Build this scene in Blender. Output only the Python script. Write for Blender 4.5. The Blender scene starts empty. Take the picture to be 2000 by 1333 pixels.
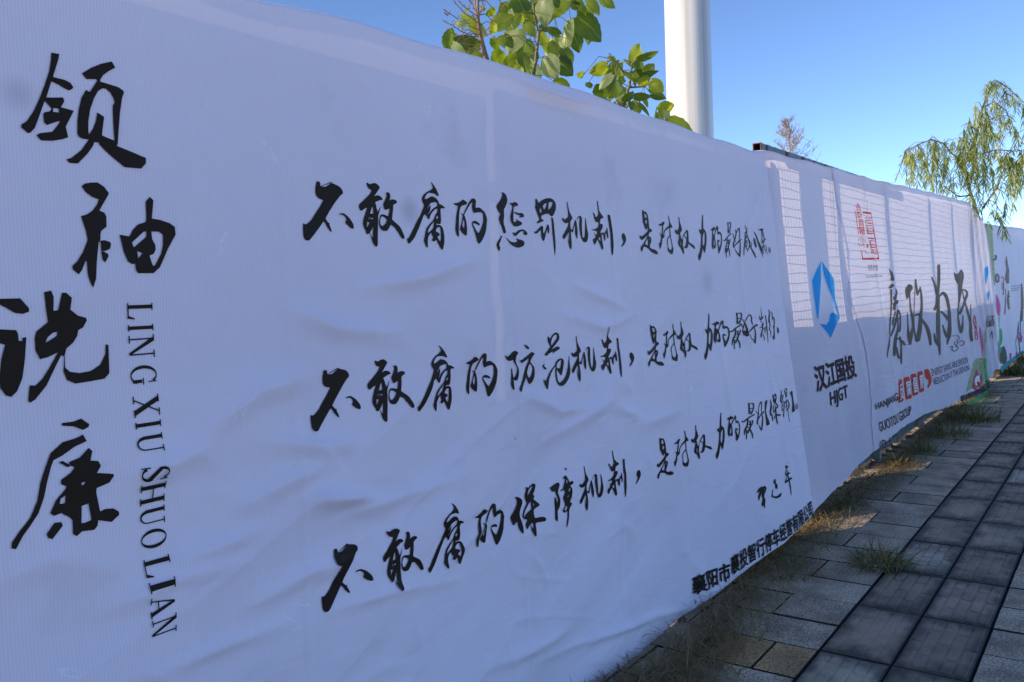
import bpy, math, random
import numpy as np
from mathutils import Vector, Matrix, noise
from mathutils.geometry import delaunay_2d_cdt
R = math.radians
scene = bpy.context.scene
col = scene.collection

# ------------------------------------------------------------------ camera
# world axes: X runs along the fence, Y points through it (cloth at Y = 1.72), Z up
cam_d = bpy.data.cameras.new("camera"); cam = bpy.data.objects.new("camera", cam_d); col.objects.link(cam)
AZ, PITCH, ROLL = R(36.4), R(3.0), R(2.2)
fwd = Vector((math.cos(AZ) * math.cos(PITCH), math.sin(AZ) * math.cos(PITCH), -math.sin(PITCH)))
r0 = Vector((math.sin(AZ), -math.cos(AZ), 0)); u0 = r0.cross(fwd)
rt = math.cos(ROLL) * r0 - math.sin(ROLL) * u0; up = math.cos(ROLL) * u0 + math.sin(ROLL) * r0
M = Matrix((rt, up, -fwd)).transposed().to_4x4(); M.translation = (0, 0, 1.55)
cam.matrix_world = M
cam_d.sensor_width = 36; cam_d.lens = 29.7; cam_d.clip_start = .05; cam_d.clip_end = 3000
scene.camera = cam

# ------------------------------------------------------------------ light
SUN_EL, SUN_AZ = R(21), R(145)          # azimuth counted from +X towards +Y
world = bpy.data.worlds.new("World"); scene.world = world; world.use_nodes = True
wn = world.node_tree.nodes; wl = world.node_tree.links
bg = wn['Background']; sky = wn.new('ShaderNodeTexSky'); sky.sky_type = 'NISHITA'; sky.sun_disc = False
sky.sun_elevation = SUN_EL; sky.sun_rotation = R(90) - SUN_AZ; sky.air_density = 0.45; sky.dust_density = 0.0; sky.ozone_density = 3.0
wl.new(sky.outputs[0], bg.inputs[0]); bg.inputs[1].default_value = 0.15
sun_d = bpy.data.lights.new("sun", 'SUN'); sun_d.energy = 3.6; sun_d.angle = R(.5); sun_d.color = (1, .82, .60)
sun = bpy.data.objects.new("sun", sun_d); col.objects.link(sun); sun.location = (-8, 6, 12)
sd = Vector((math.cos(SUN_AZ) * math.cos(SUN_EL), math.sin(SUN_AZ) * math.cos(SUN_EL), math.sin(SUN_EL)))
sun.rotation_euler = sd.to_track_quat('Z', 'Y').to_euler()
scene.view_settings.view_transform = 'Standard'; scene.view_settings.look = 'None'
scene.view_settings.exposure = 0.97; scene.view_settings.gamma = 1.0
scene.cycles.max_bounces = 8; scene.cycles.transparent_max_bounces = 8

# ------------------------------------------------------------------ traced data (fence coordinates, half millimetres, delta coded)
SHAPES = {
"title": [[1,1674,4128,30,1,-3,-18,-27,-77,45,-3,23,-8,10,-14,-4,-8,-12,-9,-16,4,-25,12,-28,8,-23,-67,64,11,5,-9,-2,-9,-13,-22,51,-6,-36,-68,7,-41,-21,-10,-41,-12,-44,-4,-16,18,14,10,48,12,29,38,1,9,-50,-24,-10,10,-1,30,5,8,22,8,6,11,-25,27,-24,-64,-19,-47,-18,-21,-9,-3,-23,19,1,11,20,15,27,41,25,52,26,64,18,51,10,47],[-1,1668,3912,22,2,0,-16,-23,-1],[1,1791,4070,40,30,42,24,46,18,14,-22,-29,-20,-26,-22,-13,-20,0,-8,35,-4,41,-5,21,-11,3,-8,-10,-24,-13,-66,-8,-57,-10,-73,-5,-7,64,-18,64,-19,-1,-23,-23,-25,-74,-1,-44,31,-35,28,-25,24,-1,8,-19,-2,-7,-17,-26,-35,-40,-42,-32,-1,-13,12,22,10,41,35,33,47,-22,-1,-17,6,-6,12,3,50,8,48,14,48,21,37,6,-5,8,-1,5,5,29,45,-2,6,-42,-7],[-1,1870,4023,16,3,20,-14,11,-20,5,-18,-9,-14,-2,-64,0,-81,-49,14,-3,4,14,75,-28,14,-8,-37,-14,-33,-17,-24,-3,6,3,47,10,48,19,49,18,31],[1,1762,3614,15,12,24,6,28,3,27,-16,15,-20,3,-7,-17,-27,-28,-45,20,-7,8,-15,-2,-44,-23,-17,-5,-16,-1,-24,-7,-5,-9,-50,-8,-55,-7,-48,-14,-37,-9,18,-8,35,0,56,-6,0,-7,-17,-9,-19,-15,-18,-22,21,0,14,20,17,26,39,18,40,4,12,-5,35,-16,58,24,8,25,17,22,29,7,19,-25,7,-27,18],[1,1819,3393,23,6,24,-7,4,-11,-6,-18,-21,-9,-12,0,23,-11,2,-10,-16,-27,-10,12,-3,28,0,44],[1,2035,3571,21,21,15,-14,-12,-79,38,-4,45,-12,24,-16,1,-34,-18,-26,-24,-38,-41,-81,-32,-26,-72,0,-8,13,-4,29,-12,-4,-19,12,-15,44,-12,68,43,-6,17,29,23,23,36,12,5,13],[-1,1962,3393,56,47,11,3,1,-15,-5,-12,-56,-45],[-1,2053,3443,36,0,18,-13,-4,-41,-11,-42,-31,-52,-11,-1,-14,44,20,7,10,18,1,21,-12,25],[-1,1982,3356,24,-7,-22,-25],[1,1390,3164,38,2,69,0,28,-38,0,-14,-24,-8,-28,5,-28,20,-37,22],[1,1378,3056,96,-11,6,-16,1,-24,14,-4,0,14,15,1,-11,-95,-12,-63,-21,-46,-23,-20,-19,9,-18,29,-3,37,12,72,16,53,-14,6,-38,6],[1,1587,3188,27,6,7,-26,-4,-54,19,1,18,69,17,0,21,-21,-8,-46,30,-26,33,-10,3,-11,-17,-28,-20,-10,-5,-22,-18,-27,-29,-22,-7,-25,-1,-50,18,-19,39,-9,45,4,42,22,24,44,3,39,12,-3,-3,-118,-22,-21,-59,-5,-62,-3,-32,18,-12,35,5,60,-11,7,-27,-48,-36,-67,-45,-50,-21,-11,-6,9,8,59,23,-3,27,24,29,41,36,58,-39,-16,-31,-6,-16,34,-1,48,8,27,33,25,13,10,-6,49],[-1,1581,2990,8,19,22,18,19,4,-3,-16,-28,-17],[1,1622,2667,47,-1,31,8,33,-28,-4,-11,-23,-9,-38,21,-46,9],[1,1704,2608,12,-29,-48,-14,-56,-29,-33,-11,-12,-25,-20,-52,-19,-61,-24,-55,-34,-41,-27,-31,-28,-46,-15,7,3,22,28,36,41,44,30,58,19,67,25,56,24,50,51,36,55,8],[1,1613,2517,-14,-4,31,-25,14,3,-7,16,45,11,39,33,13,-16,-12,-36,32,-8,10,-22,-19,-26,46,-11,23,-7,0,-9,-20,-23,-53,-12,-3,-17,5,-41,5,-42,22,7,35,-6,23,-19,1,-14,-34,-22,-57,22,-4,-22,-15,-14,-51,7,-23,-14,-14,12,3,56,-11,14,-31,24,-27,-5,-15,14,24,45,34,31,12,15,-21,15,1,16,40,21,17,19],[-1,1675,2321,28,5,7,-70,-29,-5,-13,3],[-1,1593,2369,21,10,-4,-32,-21,2],[-1,1681,2416,16,1,-6,-11,-11,-2],[1,1529,2244,34,36,26,-3,5,-16,-46,-42,-15,10]],
"sig": [[1,8776,904,22,14,16,7,37,11,20,1,35,-6,18,-1,30,1,14,-4,20,-15,6,-8,1,-12,-5,-8,-20,-17,-11,-10,-20,-16,-7,-8,-9,-8,2,-7,13,-16,5,-9,3,-16,-2,-10,-10,-22,-5,-14,-5,-29,-4,-7,-9,2,-7,8,-15,25,-8,4,-14,-8,-7,-1,-12,7,1,9,14,27,8,14,14,24,-1,10,-17,12,-3,9,7,19,6,11,16,17,-1,1,-23,-17,-11,-10,-20,-19,-11,-11,-19,-20,-8,-5,-9,2,-3,7,-2,24,4,12,16,21,8,9,15,11,-3,4,-25,-1,-11,-2,-14,-4,-4,1,-1,11],[-1,8936,904,15,-6,3,-5,-5,-10,-5,1,-10,17],[1,9192,925,10,13,9,7,24,9,10,-1,11,-13,1,-9,-8,-20,4,-9,22,-14,8,-7,4,-13,-2,-11,-13,-25,-6,-3,-8,12,-8,3,-22,0,-6,6,2,21,0,11,0,18,-6,6,-24,3,-7,3,2,7],[1,9150,851,12,-2,0,-7,-9,-20,-6,-11,-10,-16,3,-8,22,-12,17,-5,41,-7,19,-2,28,-3,13,2,17,9,12,2,30,0,13,2,16,6,3,-2,-7,-14,-9,-8,-22,-16,-18,-5,-44,-1,-22,1,-35,4,-18,5,-33,12,-19,8,-38,17,-7,6,11,7,7,6,12,16,6,10,9,21],[1,9565,1039,-2,-3,-3,-3,-2,-2,-2,-3,0,-3,2,-2,2,-3,1,-2,30,-13,32,4,2,1,2,2,2,1,1,2,0,3,-1,3,-1,3,-1,4,-29,13],[1,9584,1012,-9,-9,-8,-8,-8,-8,-8,-8,-8,-8,-8,-8,-6,-8,-1,-8,7,-9,13,-7,12,-5,10,-5,17,-1,2,7,-12,6,-12,4,-7,4,-4,4,0,5,5,7,6,8,7,8,6,9,8,8,7,9,7,8,-6,4],[1,9603,988,-1,-7,-1,-8,-1,-7,-1,-7,9,-4,9,1,-1,8,0,7,0,7,-1,8,-6,2],[1,9587,922,12,2,12,3,11,2,8,1,5,2,6,2,8,1,9,2,4,8,-20,8,-11,1,-12,1,-14,1,-14,-1,-13,-3,-10,-4,-9,-4,-9,-4,7,-12],[1,9593,925,3,-11,3,-11,2,-11,3,-13,2,-13,2,-15,2,-16,2,-16,2,-17,2,-18,2,-18,2,-17,2,-14,3,-14,3,-14,2,-13,9,-4,9,1,0,13,1,13,0,13,0,15,0,17,-2,17,-1,19,-2,17,-2,16,-3,16,-3,15,-3,14,-3,13,-4,11,-4,11,-5,12,-13,5],[1,9569,917,-12,-7,-13,-8,-12,-7,-12,-7,-10,-6,-9,-5,-8,-5,-9,-5,17,-12,28,-1,3,7,2,6,3,7,5,7,9,7,10,8,12,8,12,8,-5,4],[1,9524,850,24,2,24,3,24,2,23,2,21,3,20,2,19,3,20,2,1,12,-29,9,-21,-2,-20,-2,-21,-2,-21,-2,-21,-3,-23,-4,-22,-3,-22,-4,0,-10]],
"lian": [[1,15554,3339,55,-13,51,-16,127,-42,48,-34,41,-81,-3,-24,-52,-6,-51,-1,-129,2,-27,16,35,51,-12,39,-77,89],[1,16677,2975,209,66,117,13,204,-22,67,-18,31,-41,-36,-23,-159,-38,-48,-35,-13,-91,2,-59,20,-122,22,-57,60,-83,7,-61,-33,-130,-50,-65,-142,-103,-84,-54,-157,-89,-67,-17,-81,25,-30,32,-28,90,10,66,62,143,28,79,35,136,24,33,50,-22,4,-53,-40,-166,-7,-66,16,-70,49,-6,163,51,58,42,44,98,-4,68,-57,142,-6,79,35,139,-34,29,-154,-36,-57,2,-52,40,-18,34,-14,79],[1,22009,3272,262,-45,205,14,474,95,195,10,213,-63,61,-41,1,-80,-62,-52,-216,-104,-101,-62,-141,-116,-116,-71,-269,-137,-100,-44,-90,-23,-26,22,-7,103,31,78,114,177,-9,55,-145,14,-82,26,-149,77,-55,50,-47,101],[1,15570,2987,61,9,64,9,59,9,43,8,21,7,5,6,0,6,2,6,-7,18,-76,4,-26,0,-24,1,-27,-1,-33,-3,-40,-9,-47,-12,-48,-13,-47,-13,10,-26],[1,15511,2973,-2,-41,0,-40,-4,-42,-15,-49,-27,-57,-37,-64,-44,-66,-46,-67,-50,-69,-56,-72,-56,-70,-51,-64,-45,-55,-42,-50,-40,-48,-39,-49,-39,-50,-36,-50,-37,-49,-36,-50,20,-6,25,1,43,49,42,50,43,49,44,50,43,48,43,48,45,50,48,55,55,64,60,71,59,72,54,69,49,68,46,67,40,63,34,58,25,50,18,43,14,41,16,41,-79,14],[1,15917,2981,3,-19,6,-17,-2,-16,-14,-19,-40,-28,-59,-34,-57,-30,-25,-11,86,-4,-22,12,-27,21,-28,19,-35,4,-28,-7,3,-19,1,-22,13,-22,139,-9,65,22,58,33,52,37,32,32,4,25,-17,20,-23,17,-20,17,-36,4],[1,15684,2644,89,28,93,30,83,26,45,12,-142,-1,-32,11,15,-11,19,-12,108,-13,86,18,3,11,6,15,-57,28,-199,-5,-59,-24,-57,-31,-57,-35,-55,-32,35,-16],[1,15582,2736,21,-24,23,-26,17,-22,4,-14,-3,-4,-5,-1,-27,-4,-33,-6,2,-18,73,-7,30,4,41,3,53,11,22,19,-14,21,-33,25,-39,25,-35,23,-58,6],[1,15683,2593,-61,-44,-65,-46,-57,-42,-42,-33,-20,-23,-3,-15,4,-11,1,-11,42,-8,45,5,2,12,0,10,5,12,20,20,42,33,58,42,65,46,62,45,-38,12],[1,15940,2615,-42,-27,-40,-25,-43,-27,-51,-33,-60,-41,-66,-47,-70,-46,-72,-42,-76,-34,-81,-30,-83,-30,-82,-30,30,-17,74,-1,85,29,89,29,88,32,82,36,75,43,69,49,63,47,57,41,51,33,43,27,41,25,43,27,-47,15],[1,15952,2590,33,-25,35,-22,28,-25,11,-32,-13,-46,-31,-57,-39,-55,-34,-42,-26,-22,-24,-10,-27,-7,-30,-11,23,-14,64,-1,30,9,34,7,38,14,34,26,36,43,37,56,31,58,17,49,-5,36,-21,29,-26,24,-21,24,-91,9],[1,15620,2438,106,2,106,3,109,2,109,3,22,11,-41,10,-109,-3,-108,-3,-107,-2,-105,-3,-21,-11],[1,15817,2526,0,-57,3,-57,-4,-55,-23,-49,-50,-40,-70,-34,-76,-32,-68,-37,-58,-40,-53,-41,-47,-41,-38,-40,-24,-37,-15,-35,-9,-34,-12,-34,82,-23,100,7,30,33,30,32,31,34,31,35,31,39,32,43,34,42,36,41,44,36,53,36,51,39,37,44,18,52,5,56,0,58,3,57,-52,9],[1,15515,2101,79,0,80,-1,80,-1,82,-1,38,14,-51,16,-82,2,-81,2,-81,2,-79,2,-44,-16],[1,15516,1985,10,-39,9,-42,11,-38,16,-32,23,-23,30,-15,27,-10,23,-9,93,-8,40,18,-23,11,-19,8,-15,9,-17,17,-20,29,-21,39,-21,41,-21,41,-67,12],[1,15841,2140,15,-37,17,-37,13,-37,3,-39,-13,-41,-23,-44,-26,-44,-20,-41,-10,-39,-6,-36,-4,-35,-5,-36,31,-7,34,2,19,35,19,34,20,35,18,38,20,41,21,44,18,45,11,44,1,40,-6,38,-9,37,-8,37,-68,12],[1,15850,2064,61,-16,62,-17,53,-15,35,-10,17,-5,15,-5,16,-9,20,-10,89,-13,69,12,4,9,7,10,-8,16,-36,18,-61,18,-72,16,-74,15,-69,14,-116,-1],[1,17536,3134,-7,-32,-8,-31,-6,-32,0,-36,9,-38,15,-42,18,-42,16,-41,124,-15,109,19,-23,42,-25,42,-23,41,-18,38,-10,34,-6,31,-4,32,-5,31,-78,11],[1,17698,2820,89,30,90,30,91,31,91,31,-53,21,-116,-3,-76,-32,-76,-32,-75,-32,-75,-31,34,-14],[1,17932,2983,2,-41,4,-39,1,-41,-5,-44,-9,-49,-13,-54,-18,-54,-27,-52,-37,-47,-47,-45,-51,-46,-52,-49,-51,-53,-50,-54,-54,-54,-59,-53,-69,-51,-75,-50,-79,-51,-77,-51,143,-44,220,6,73,52,77,52,73,54,64,55,47,58,36,58,30,56,32,54,39,49,40,47,38,48,29,50,21,55,14,56,6,55,-3,52,-16,46,-26,41,-30,40,-29,40,-59,7],[1,17544,3135,-45,-89,-46,-89,-45,-87,-45,-85,-45,-81,-45,-78,-43,-77,-39,-77,-38,-81,-37,-83,-31,-79,-17,-69,0,-55,15,-46,19,-41,16,-42,168,-23,125,23,-69,43,-72,41,-62,43,-37,54,-5,69,19,79,31,83,34,81,36,78,44,77,47,78,46,81,45,85,46,88,46,89,46,89,-29,5],[1,17314,2440,89,4,91,5,70,3,17,0,-6,0,24,-9,33,-15,36,-15,94,-7,52,16,-22,15,-19,18,-41,19,-100,17,-117,0,-93,-8,-83,-10,-76,-9,-13,-15],[1,17774,2353,105,-42,108,-41,98,-41,77,-41,55,-44,39,-46,30,-49,30,-47,28,-45,24,-44,22,-45,23,-45,87,-16,83,9,9,44,12,44,6,45,-9,47,-22,49,-32,51,-48,52,-70,50,-98,48,-117,44,-120,41,-113,41,-146,6],[1,19241,3163,55,-42,56,-43,53,-42,46,-43,34,-46,26,-50,28,-48,40,-39,67,-27,98,-17,69,-6,47,-5,163,12,-11,33,-68,8,-48,3,-12,2,-33,12,-42,32,-41,46,-44,51,-54,49,-66,44,-73,42,-76,42,-74,41,-84,5],[1,20012,3426,-19,-63,-17,-62,-21,-63,-31,-63,-44,-65,-52,-66,-58,-67,-61,-68,-62,-72,-64,-75,-68,-70,-71,-56,-75,-39,-81,-28,-91,-26,-93,-30,72,-35,189,-1,105,27,111,26,117,34,106,47,87,63,74,73,65,78,60,73,56,70,49,69,44,68,36,67,27,66,17,65,14,64,15,63,-163,20],[1,19775,2783,-58,-54,-57,-51,-58,-56,-59,-65,-62,-79,-64,-87,-62,-90,-56,-89,-54,-86,-53,-87,-43,-86,-24,-83,3,-78,22,-76,31,-74,27,-74,90,-18,92,7,39,71,38,71,38,72,41,75,42,82,44,86,46,89,47,88,48,90,49,92,50,89,47,79,46,66,44,56,45,53,45,55,-144,27],[1,20094,2744,125,18,123,20,87,10,-15,-1,9,-5,66,-19,74,-31,65,-40,54,-52,43,-65,30,-70,17,-72,1,-73,-15,-76,-25,-75,-32,-69,-40,-62,-50,-58,-54,-54,-51,-53,-48,-53,-50,-52,-50,-53,-51,-52,62,-17,93,1,116,46,123,46,115,49,95,53,66,56,45,58,31,62,25,66,21,72,13,78,3,79,-5,76,-12,74,-18,74,-32,69,-53,59,-78,49,-102,41,-128,32,-192,22,-221,-9,-130,-25,-98,-26,-92,-22,23,-22],[1,19923,2416,98,-21,99,-22,92,-21,85,-23,82,-26,83,-31,85,-32,86,-33,188,-10,90,28,-87,33,-86,33,-92,33,-101,31,-112,27,-114,23,-110,21,-106,20,-153,-2],[1,19891,2141,44,-40,43,-42,46,-41,50,-38,56,-35,61,-31,62,-29,61,-30,203,-18,118,27,-59,31,-57,29,-59,31,-68,33,-80,37,-90,40,-93,41,-90,40,-91,8],[1,18885,2024,-17,-35,-20,-35,-12,-35,9,-36,40,-35,59,-31,63,-29,59,-29,161,-15,88,23,-59,30,-59,29,-51,27,-40,27,-28,31,-19,34,-15,37,-18,36,-71,13],[1,22396,3004,-31,-83,-30,-82,-34,-84,-43,-88,-61,-96,-72,-101,-71,-100,-54,-92,-36,-84,-23,-80,-12,-72,-1,-60,15,-44,29,-32,34,-25,30,-27,194,-23,152,20,-28,28,-28,24,-25,28,-25,42,-31,61,-36,72,-24,81,0,85,37,92,63,100,72,102,66,97,55,89,53,84,53,82,52,84,-114,15],[1,22810,2841,161,-7,166,-6,140,-8,98,-10,75,-13,54,-13,23,-16,-16,-23,-82,-35,-141,-45,-174,-50,-181,-55,-186,-61,-201,-65,-205,-67,-199,-64,87,-30,186,0,217,63,226,66,219,65,195,61,175,56,162,54,132,50,79,45,7,38,-65,32,-109,23,-128,17,-159,13,-179,8,-173,4,-161,5,-89,-13],[1,22624,2254,-62,-60,-61,-60,-63,-58,-68,-50,-74,-40,-80,-34,-82,-32,-82,-32,130,-34,206,2,55,36,57,35,56,38,50,45,41,54,34,60,31,63,33,62,-55,9],[1,22868,2854,43,-73,41,-73,45,-73,54,-74,70,-76,80,-77,82,-76,75,-73,72,-69,73,-65,60,-62,33,-62,-8,-62,-37,-62,-44,-62,-24,-58,4,-53,18,-48,23,-46,21,-46,146,-23,143,9,10,46,9,45,9,47,12,50,20,57,28,63,20,66,-6,68,-38,67,-60,66,-73,66,-79,70,-91,74,-104,77,-103,77,-91,75,-73,74,-64,73,-60,73,-62,73,-95,8],[1,24041,2453,-55,-105,-55,-104,-56,-104,-57,-104,75,-12,85,5,51,105,50,105,49,105,49,106,-64,9]],
"doodle": [[1,20667,1616,80,-1,80,-1,81,-1,81,-1,20,8,-39,8,-81,1,-81,1,-80,1,-79,1,-19,-8],[1,20933,1608,-44,-12,-51,-11,-41,-13,-4,-16,47,-19,78,-20,100,-18,112,-11,121,0,127,6,117,11,83,12,37,17,-1,19,-23,19,-44,15,-79,7,-72,-1,-66,-3,-61,-3,-7,-9,47,-6,63,2,64,3,47,1,6,0,18,-7,19,-15,1,-15,-25,-12,-69,-10,-106,-10,-113,-6,-88,0,-72,8,-80,14,-66,17,-34,13,3,9,34,10,50,11,45,11,-22,10],[1,21330,1715,-59,-11,-66,-11,-56,-12,-21,-15,37,-20,72,-21,93,-18,112,-6,81,13,72,24,59,27,30,23,-13,18,-47,14,-52,11,-43,11,-53,2,-14,-9,46,-11,48,-10,31,-9,8,-11,-27,-20,-55,-26,-66,-22,-50,-9,-30,2,-67,13,-60,18,-26,13,13,8,47,10,66,10,60,11,-17,10],[1,21748,1638,104,3,105,3,106,2,107,3,11,9,-49,8,-106,-3,-106,-3,-105,-3,-104,-3,-11,-9],[1,22139,1671,112,-16,120,-17,93,-14,41,-12,-9,-15,-53,-18,-74,-16,-69,-9,-63,0,-84,6,-88,9,-68,7,-31,5,-14,4,-16,7,-21,7,-55,3,-23,-7,19,-6,17,-8,33,-9,54,-8,77,-9,99,-10,111,-7,106,0,91,11,84,18,61,21,10,23,-68,21,-113,18,-122,16,-110,16,-51,-1],[1,21584,1767,79,1,83,3,68,1,32,-2,18,-6,14,-13,-1,-14,-15,-9,-32,-5,-57,-3,-70,-2,-67,-3,-6,-6,36,-5,65,2,72,2,69,4,51,7,22,14,1,16,-18,16,-46,13,-78,6,-82,-1,-84,-3,-77,-1,-10,-7],[1,19839,2020,117,-20,122,-20,116,-20,99,-20,59,-20,36,-21,58,-23,128,-18,234,-13,311,-8,313,-7,226,-9,92,-10,18,-8,-2,-12,13,-13,32,-4,24,3,-13,12,2,13,-40,16,-120,12,-236,9,-314,8,-307,8,-222,11,-104,15,-47,19,-36,22,-67,23,-106,21,-119,20,-122,20,-118,20,-27,-1],[1,16209,1980,101,-7,101,-8,103,-7,104,-8,12,2,-8,4,-104,8,-103,8,-101,8,-101,7,-14,-2]],
"seal3": [[1,24515,2169,-69,-38,-74,-38,-63,-39,-33,-39,17,-38,52,-36,55,-39,31,-47,-11,-66,-36,-80,-32,-76,-1,-55,55,-31,128,-14,108,2,70,4,52,4,44,9,24,16,10,25,-10,41,-26,52,-30,57,-21,54,-7,50,0,50,-2,50,-9,48,-22,45,-28,42,-32,41,-30,42,-60,6,-51,-6,29,-41,31,-41,29,-41,21,-44,9,-47,1,-50,0,-50,7,-51,22,-54,29,-56,26,-52,10,-39,-9,-24,-19,-12,-21,-4,-34,-3,-60,-4,-59,-2,-27,2,-37,22,1,53,32,76,36,80,12,68,-33,50,-57,40,-50,35,-16,35,31,37,61,37,75,38,70,38,-44,10],[1,24389,1959,90,1,91,1,91,1,92,1,23,9,-55,9,-91,-1,-91,-2,-91,-1,-90,-1,-21,-9],[1,24447,1826,91,0,91,1,91,0,93,1,22,9,-54,9,-92,-1,-92,0,-91,-1,-90,-1,-22,-9],[1,24426,1716,86,1,88,0,88,1,88,0,27,12,-68,11,-89,-1,-87,0,-87,-1,-87,0,-26,-12],[1,24682,1954,-45,-26,-45,-25,-45,-25,-45,-25,33,-7,49,1,45,25,45,25,45,25,46,25,-34,8],[1,24411,1652,91,0,90,0,92,0,92,0,28,12,-68,11,-92,0,-91,0,-90,0,-90,-1,-28,-11]],
"logo": [[1,11679,3418,-42,-248,-287,-524,-45,25,-63,494,157,101],[1,11723,3419,484,-219,34,-42,-19,-259,139,-256,-107,38,-160,238,-178,167,-125,148],[1,12060,2718,299,-83,-525,-266,-116,75,-333,145,287,-30,182,48,56,88]],
"stamp": [[1,13768,4346,22,-28,109,-22,-47,-18,-80,24,-90,-27,-13,6,77,31],[1,14036,4225,484,13,23,-30,-494,-12],[1,14501,4237,49,-1,333,-749,-56,7],[1,13810,3491,1066,23,12,-31,-1072,-22],[1,13762,3598,35,1,47,-111,-46,-1],[1,13578,4210,33,2,90,-360,-37,-2],[1,13665,4265,229,9,-2,-6,-228,-9],[1,13688,4242,215,8,-2,-6,-214,-8],[1,13696,4217,215,8,-1,-6,-215,-8],[1,13692,4198,185,6,-4,-19,-186,-6],[1,13711,4162,245,9,-2,-7,-245,-9],[1,13707,4143,244,9,-1,-6,-245,-9],[1,13703,4129,201,6,-5,-17,-200,-6],[1,13736,4093,261,9,-3,-9,-260,-9],[1,13747,4078,245,7,-2,-7,-245,-8],[1,13757,4063,252,8,-3,-11,-252,-8],[1,13778,4035,247,7,-2,-8,-247,-7],[1,13782,4018,250,7,-2,-8,-250,-7],[1,13783,3999,250,7,-2,-7,-250,-7],[1,13718,3965,348,11,-5,-20,-349,-10],[1,13739,3938,343,10,-2,-8,-343,-9],[1,13762,3921,321,8,-3,-11,-321,-8],[1,13772,3903,306,7,-3,-11,-306,-7],[1,13776,3886,297,7,-3,-10,-297,-7],[1,13777,3869,291,7,-2,-8,-291,-6],[1,13903,3859,161,1,-2,-7,-161,-1],[1,13687,4275,26,2,12,-162,-26,-1],[1,13881,4280,26,1,64,-153,-26,-1],[1,13736,4093,26,2,56,-220,-26,-1],[1,13996,4099,27,2,68,-239,-27,-1],[1,14168,4138,29,0,-4,-16,-29,1],[1,14228,4140,75,2,-4,-16,-75,-2],[1,14355,4142,111,3,-4,-14,-111,-3],[1,14193,4098,276,11,-3,-12,-276,-12],[1,14298,4061,200,7,-4,-15,-201,-8],[1,14241,4016,268,10,-3,-11,-268,-9],[1,14335,3975,139,3,-3,-11,-139,-3],[1,14268,3930,288,9,-3,-13,-288,-9],[1,14223,3897,366,12,-6,-19,-365,-11],[1,14261,3819,358,9,-5,-17,-358,-9],[1,14326,3779,318,7,-4,-14,-319,-7],[1,14369,3718,298,6,-4,-12,-298,-6],[1,14388,3680,290,5,-6,-17,-289,-5],[1,14422,3639,62,-1,-5,-17,-62,1],[1,14548,3642,126,0,-4,-12,-126,-1],[1,14571,3615,111,0,-4,-11,-111,0],[1,14543,3575,158,1,-4,-14,-159,-1],[1,14180,4093,27,2,68,-196,-27,-1],[1,14240,4012,27,2,60,-113,-28,-1],[1,14486,4024,29,1,77,-113,-28,-2],[1,14322,3767,28,1,77,-202,-27,-1],[1,14367,3765,28,0,30,-107,-28,0],[1,14635,3776,29,1,30,-112,-29,-1],[1,14627,3643,29,1,73,-73,-29,0],[1,14497,3629,28,1,13,-58,-28,-1],[1,14450,3628,28,0,7,-57,-28,-1],[1,13673,3758,15,11,13,12,15,10,21,8,35,6,46,5,46,2,34,-1,25,-6,22,-11,15,-13,6,-14,-4,-14,-13,-17,-20,-16,-22,-13,-28,-9,-34,-9,-36,-6,-31,-3,-28,-1,-28,1,-25,3,-18,4,-9,6,-4,9,0,10,-3,10,-13,1,-12,-3,2,-9,1,-11,4,-9,12,-9,23,-5,31,-4,34,-1,36,1,38,5,39,6,39,10,32,11,25,14,21,17,13,17,5,16,-7,14,-16,15,-25,12,-32,7,-45,2,-53,-3,-51,-5,-42,-8,-28,-10,-17,-11,-14,-12,-14,-11,9,-3],[1,13770,3760,20,7,21,8,18,6,10,2,11,-1,15,-4,12,-6,3,-7,-11,-8,-21,-9,-26,-11,-24,-10,5,-3,14,0,24,11,27,10,22,11,13,9,-3,9,-15,8,-20,5,-25,2,-26,-4,-21,-7,-21,-8,-20,-7,4,-4],[1,13905,3704,15,-9,15,-10,15,-10,15,-10,18,-1,10,4,-16,10,-16,10,-15,10,-16,10,-16,0],[1,14035,3799,11,-13,12,-13,11,-13,11,-12,13,-1,10,3,-11,13,-11,13,-11,13,-11,12,-14,1],[1,14119,3709,8,-9,10,-8,4,-7,-1,-3,-1,-3,-8,-7,-15,-9,-13,-9,10,-7,29,1,26,8,30,7,29,9,16,13,-9,11,-23,8,-26,6,-23,6,-29,0],[1,13771,3603,49,0,50,0,47,1,41,-1,33,-2,27,-2,25,-2,28,-3,13,2,-2,4,-27,2,-26,3,-29,2,-36,2,-43,1,-48,-1,-50,0,-48,0,-10,-3],[1,13981,3593,53,-9,53,-9,53,-10,53,-9,11,1,1,3,-54,9,-53,10,-53,9,-52,9,-11,-1],[1,14069,3746,14,-3,14,-2,14,-3,14,-2,14,2,2,3,-14,3,-14,2,-15,3,-14,2,-14,-2]],
"boxes": [[1,15495,1413,72,11,37,1,62,-6,21,-8,16,-19,-2,-63,-22,-203,-16,-61,-34,-11,-65,-1,-197,4,-67,5,-46,11,-9,14,11,41,41,59,139,174],[1,15851,1418,57,8,62,0,165,-7,57,-6,37,-13,16,-66,22,-224,-5,-66,-35,-11,-68,-2,-201,5,-69,4,-44,13,-11,68,1,230],[1,16380,1419,61,9,72,0,197,-8,69,-6,47,-16,12,-67,-5,-221,-12,-66,-38,-11,-72,-2,-213,6,-71,6,-46,14,-13,68,-4,227],[1,17034,1404,42,8,73,0,219,-9,71,-7,32,-14,12,-66,9,-221,-10,-65,-40,-12,-83,-1,-250,9,-82,7,-48,17,-3,67,37,222],[1,17730,1399,246,-13,103,-33,115,-108,27,-50,-21,-69,-65,-37,-204,-61,-68,-12,-42,17,14,18,93,50,28,26,6,39,-38,19,-139,26,-54,41,-54,117]],
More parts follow.
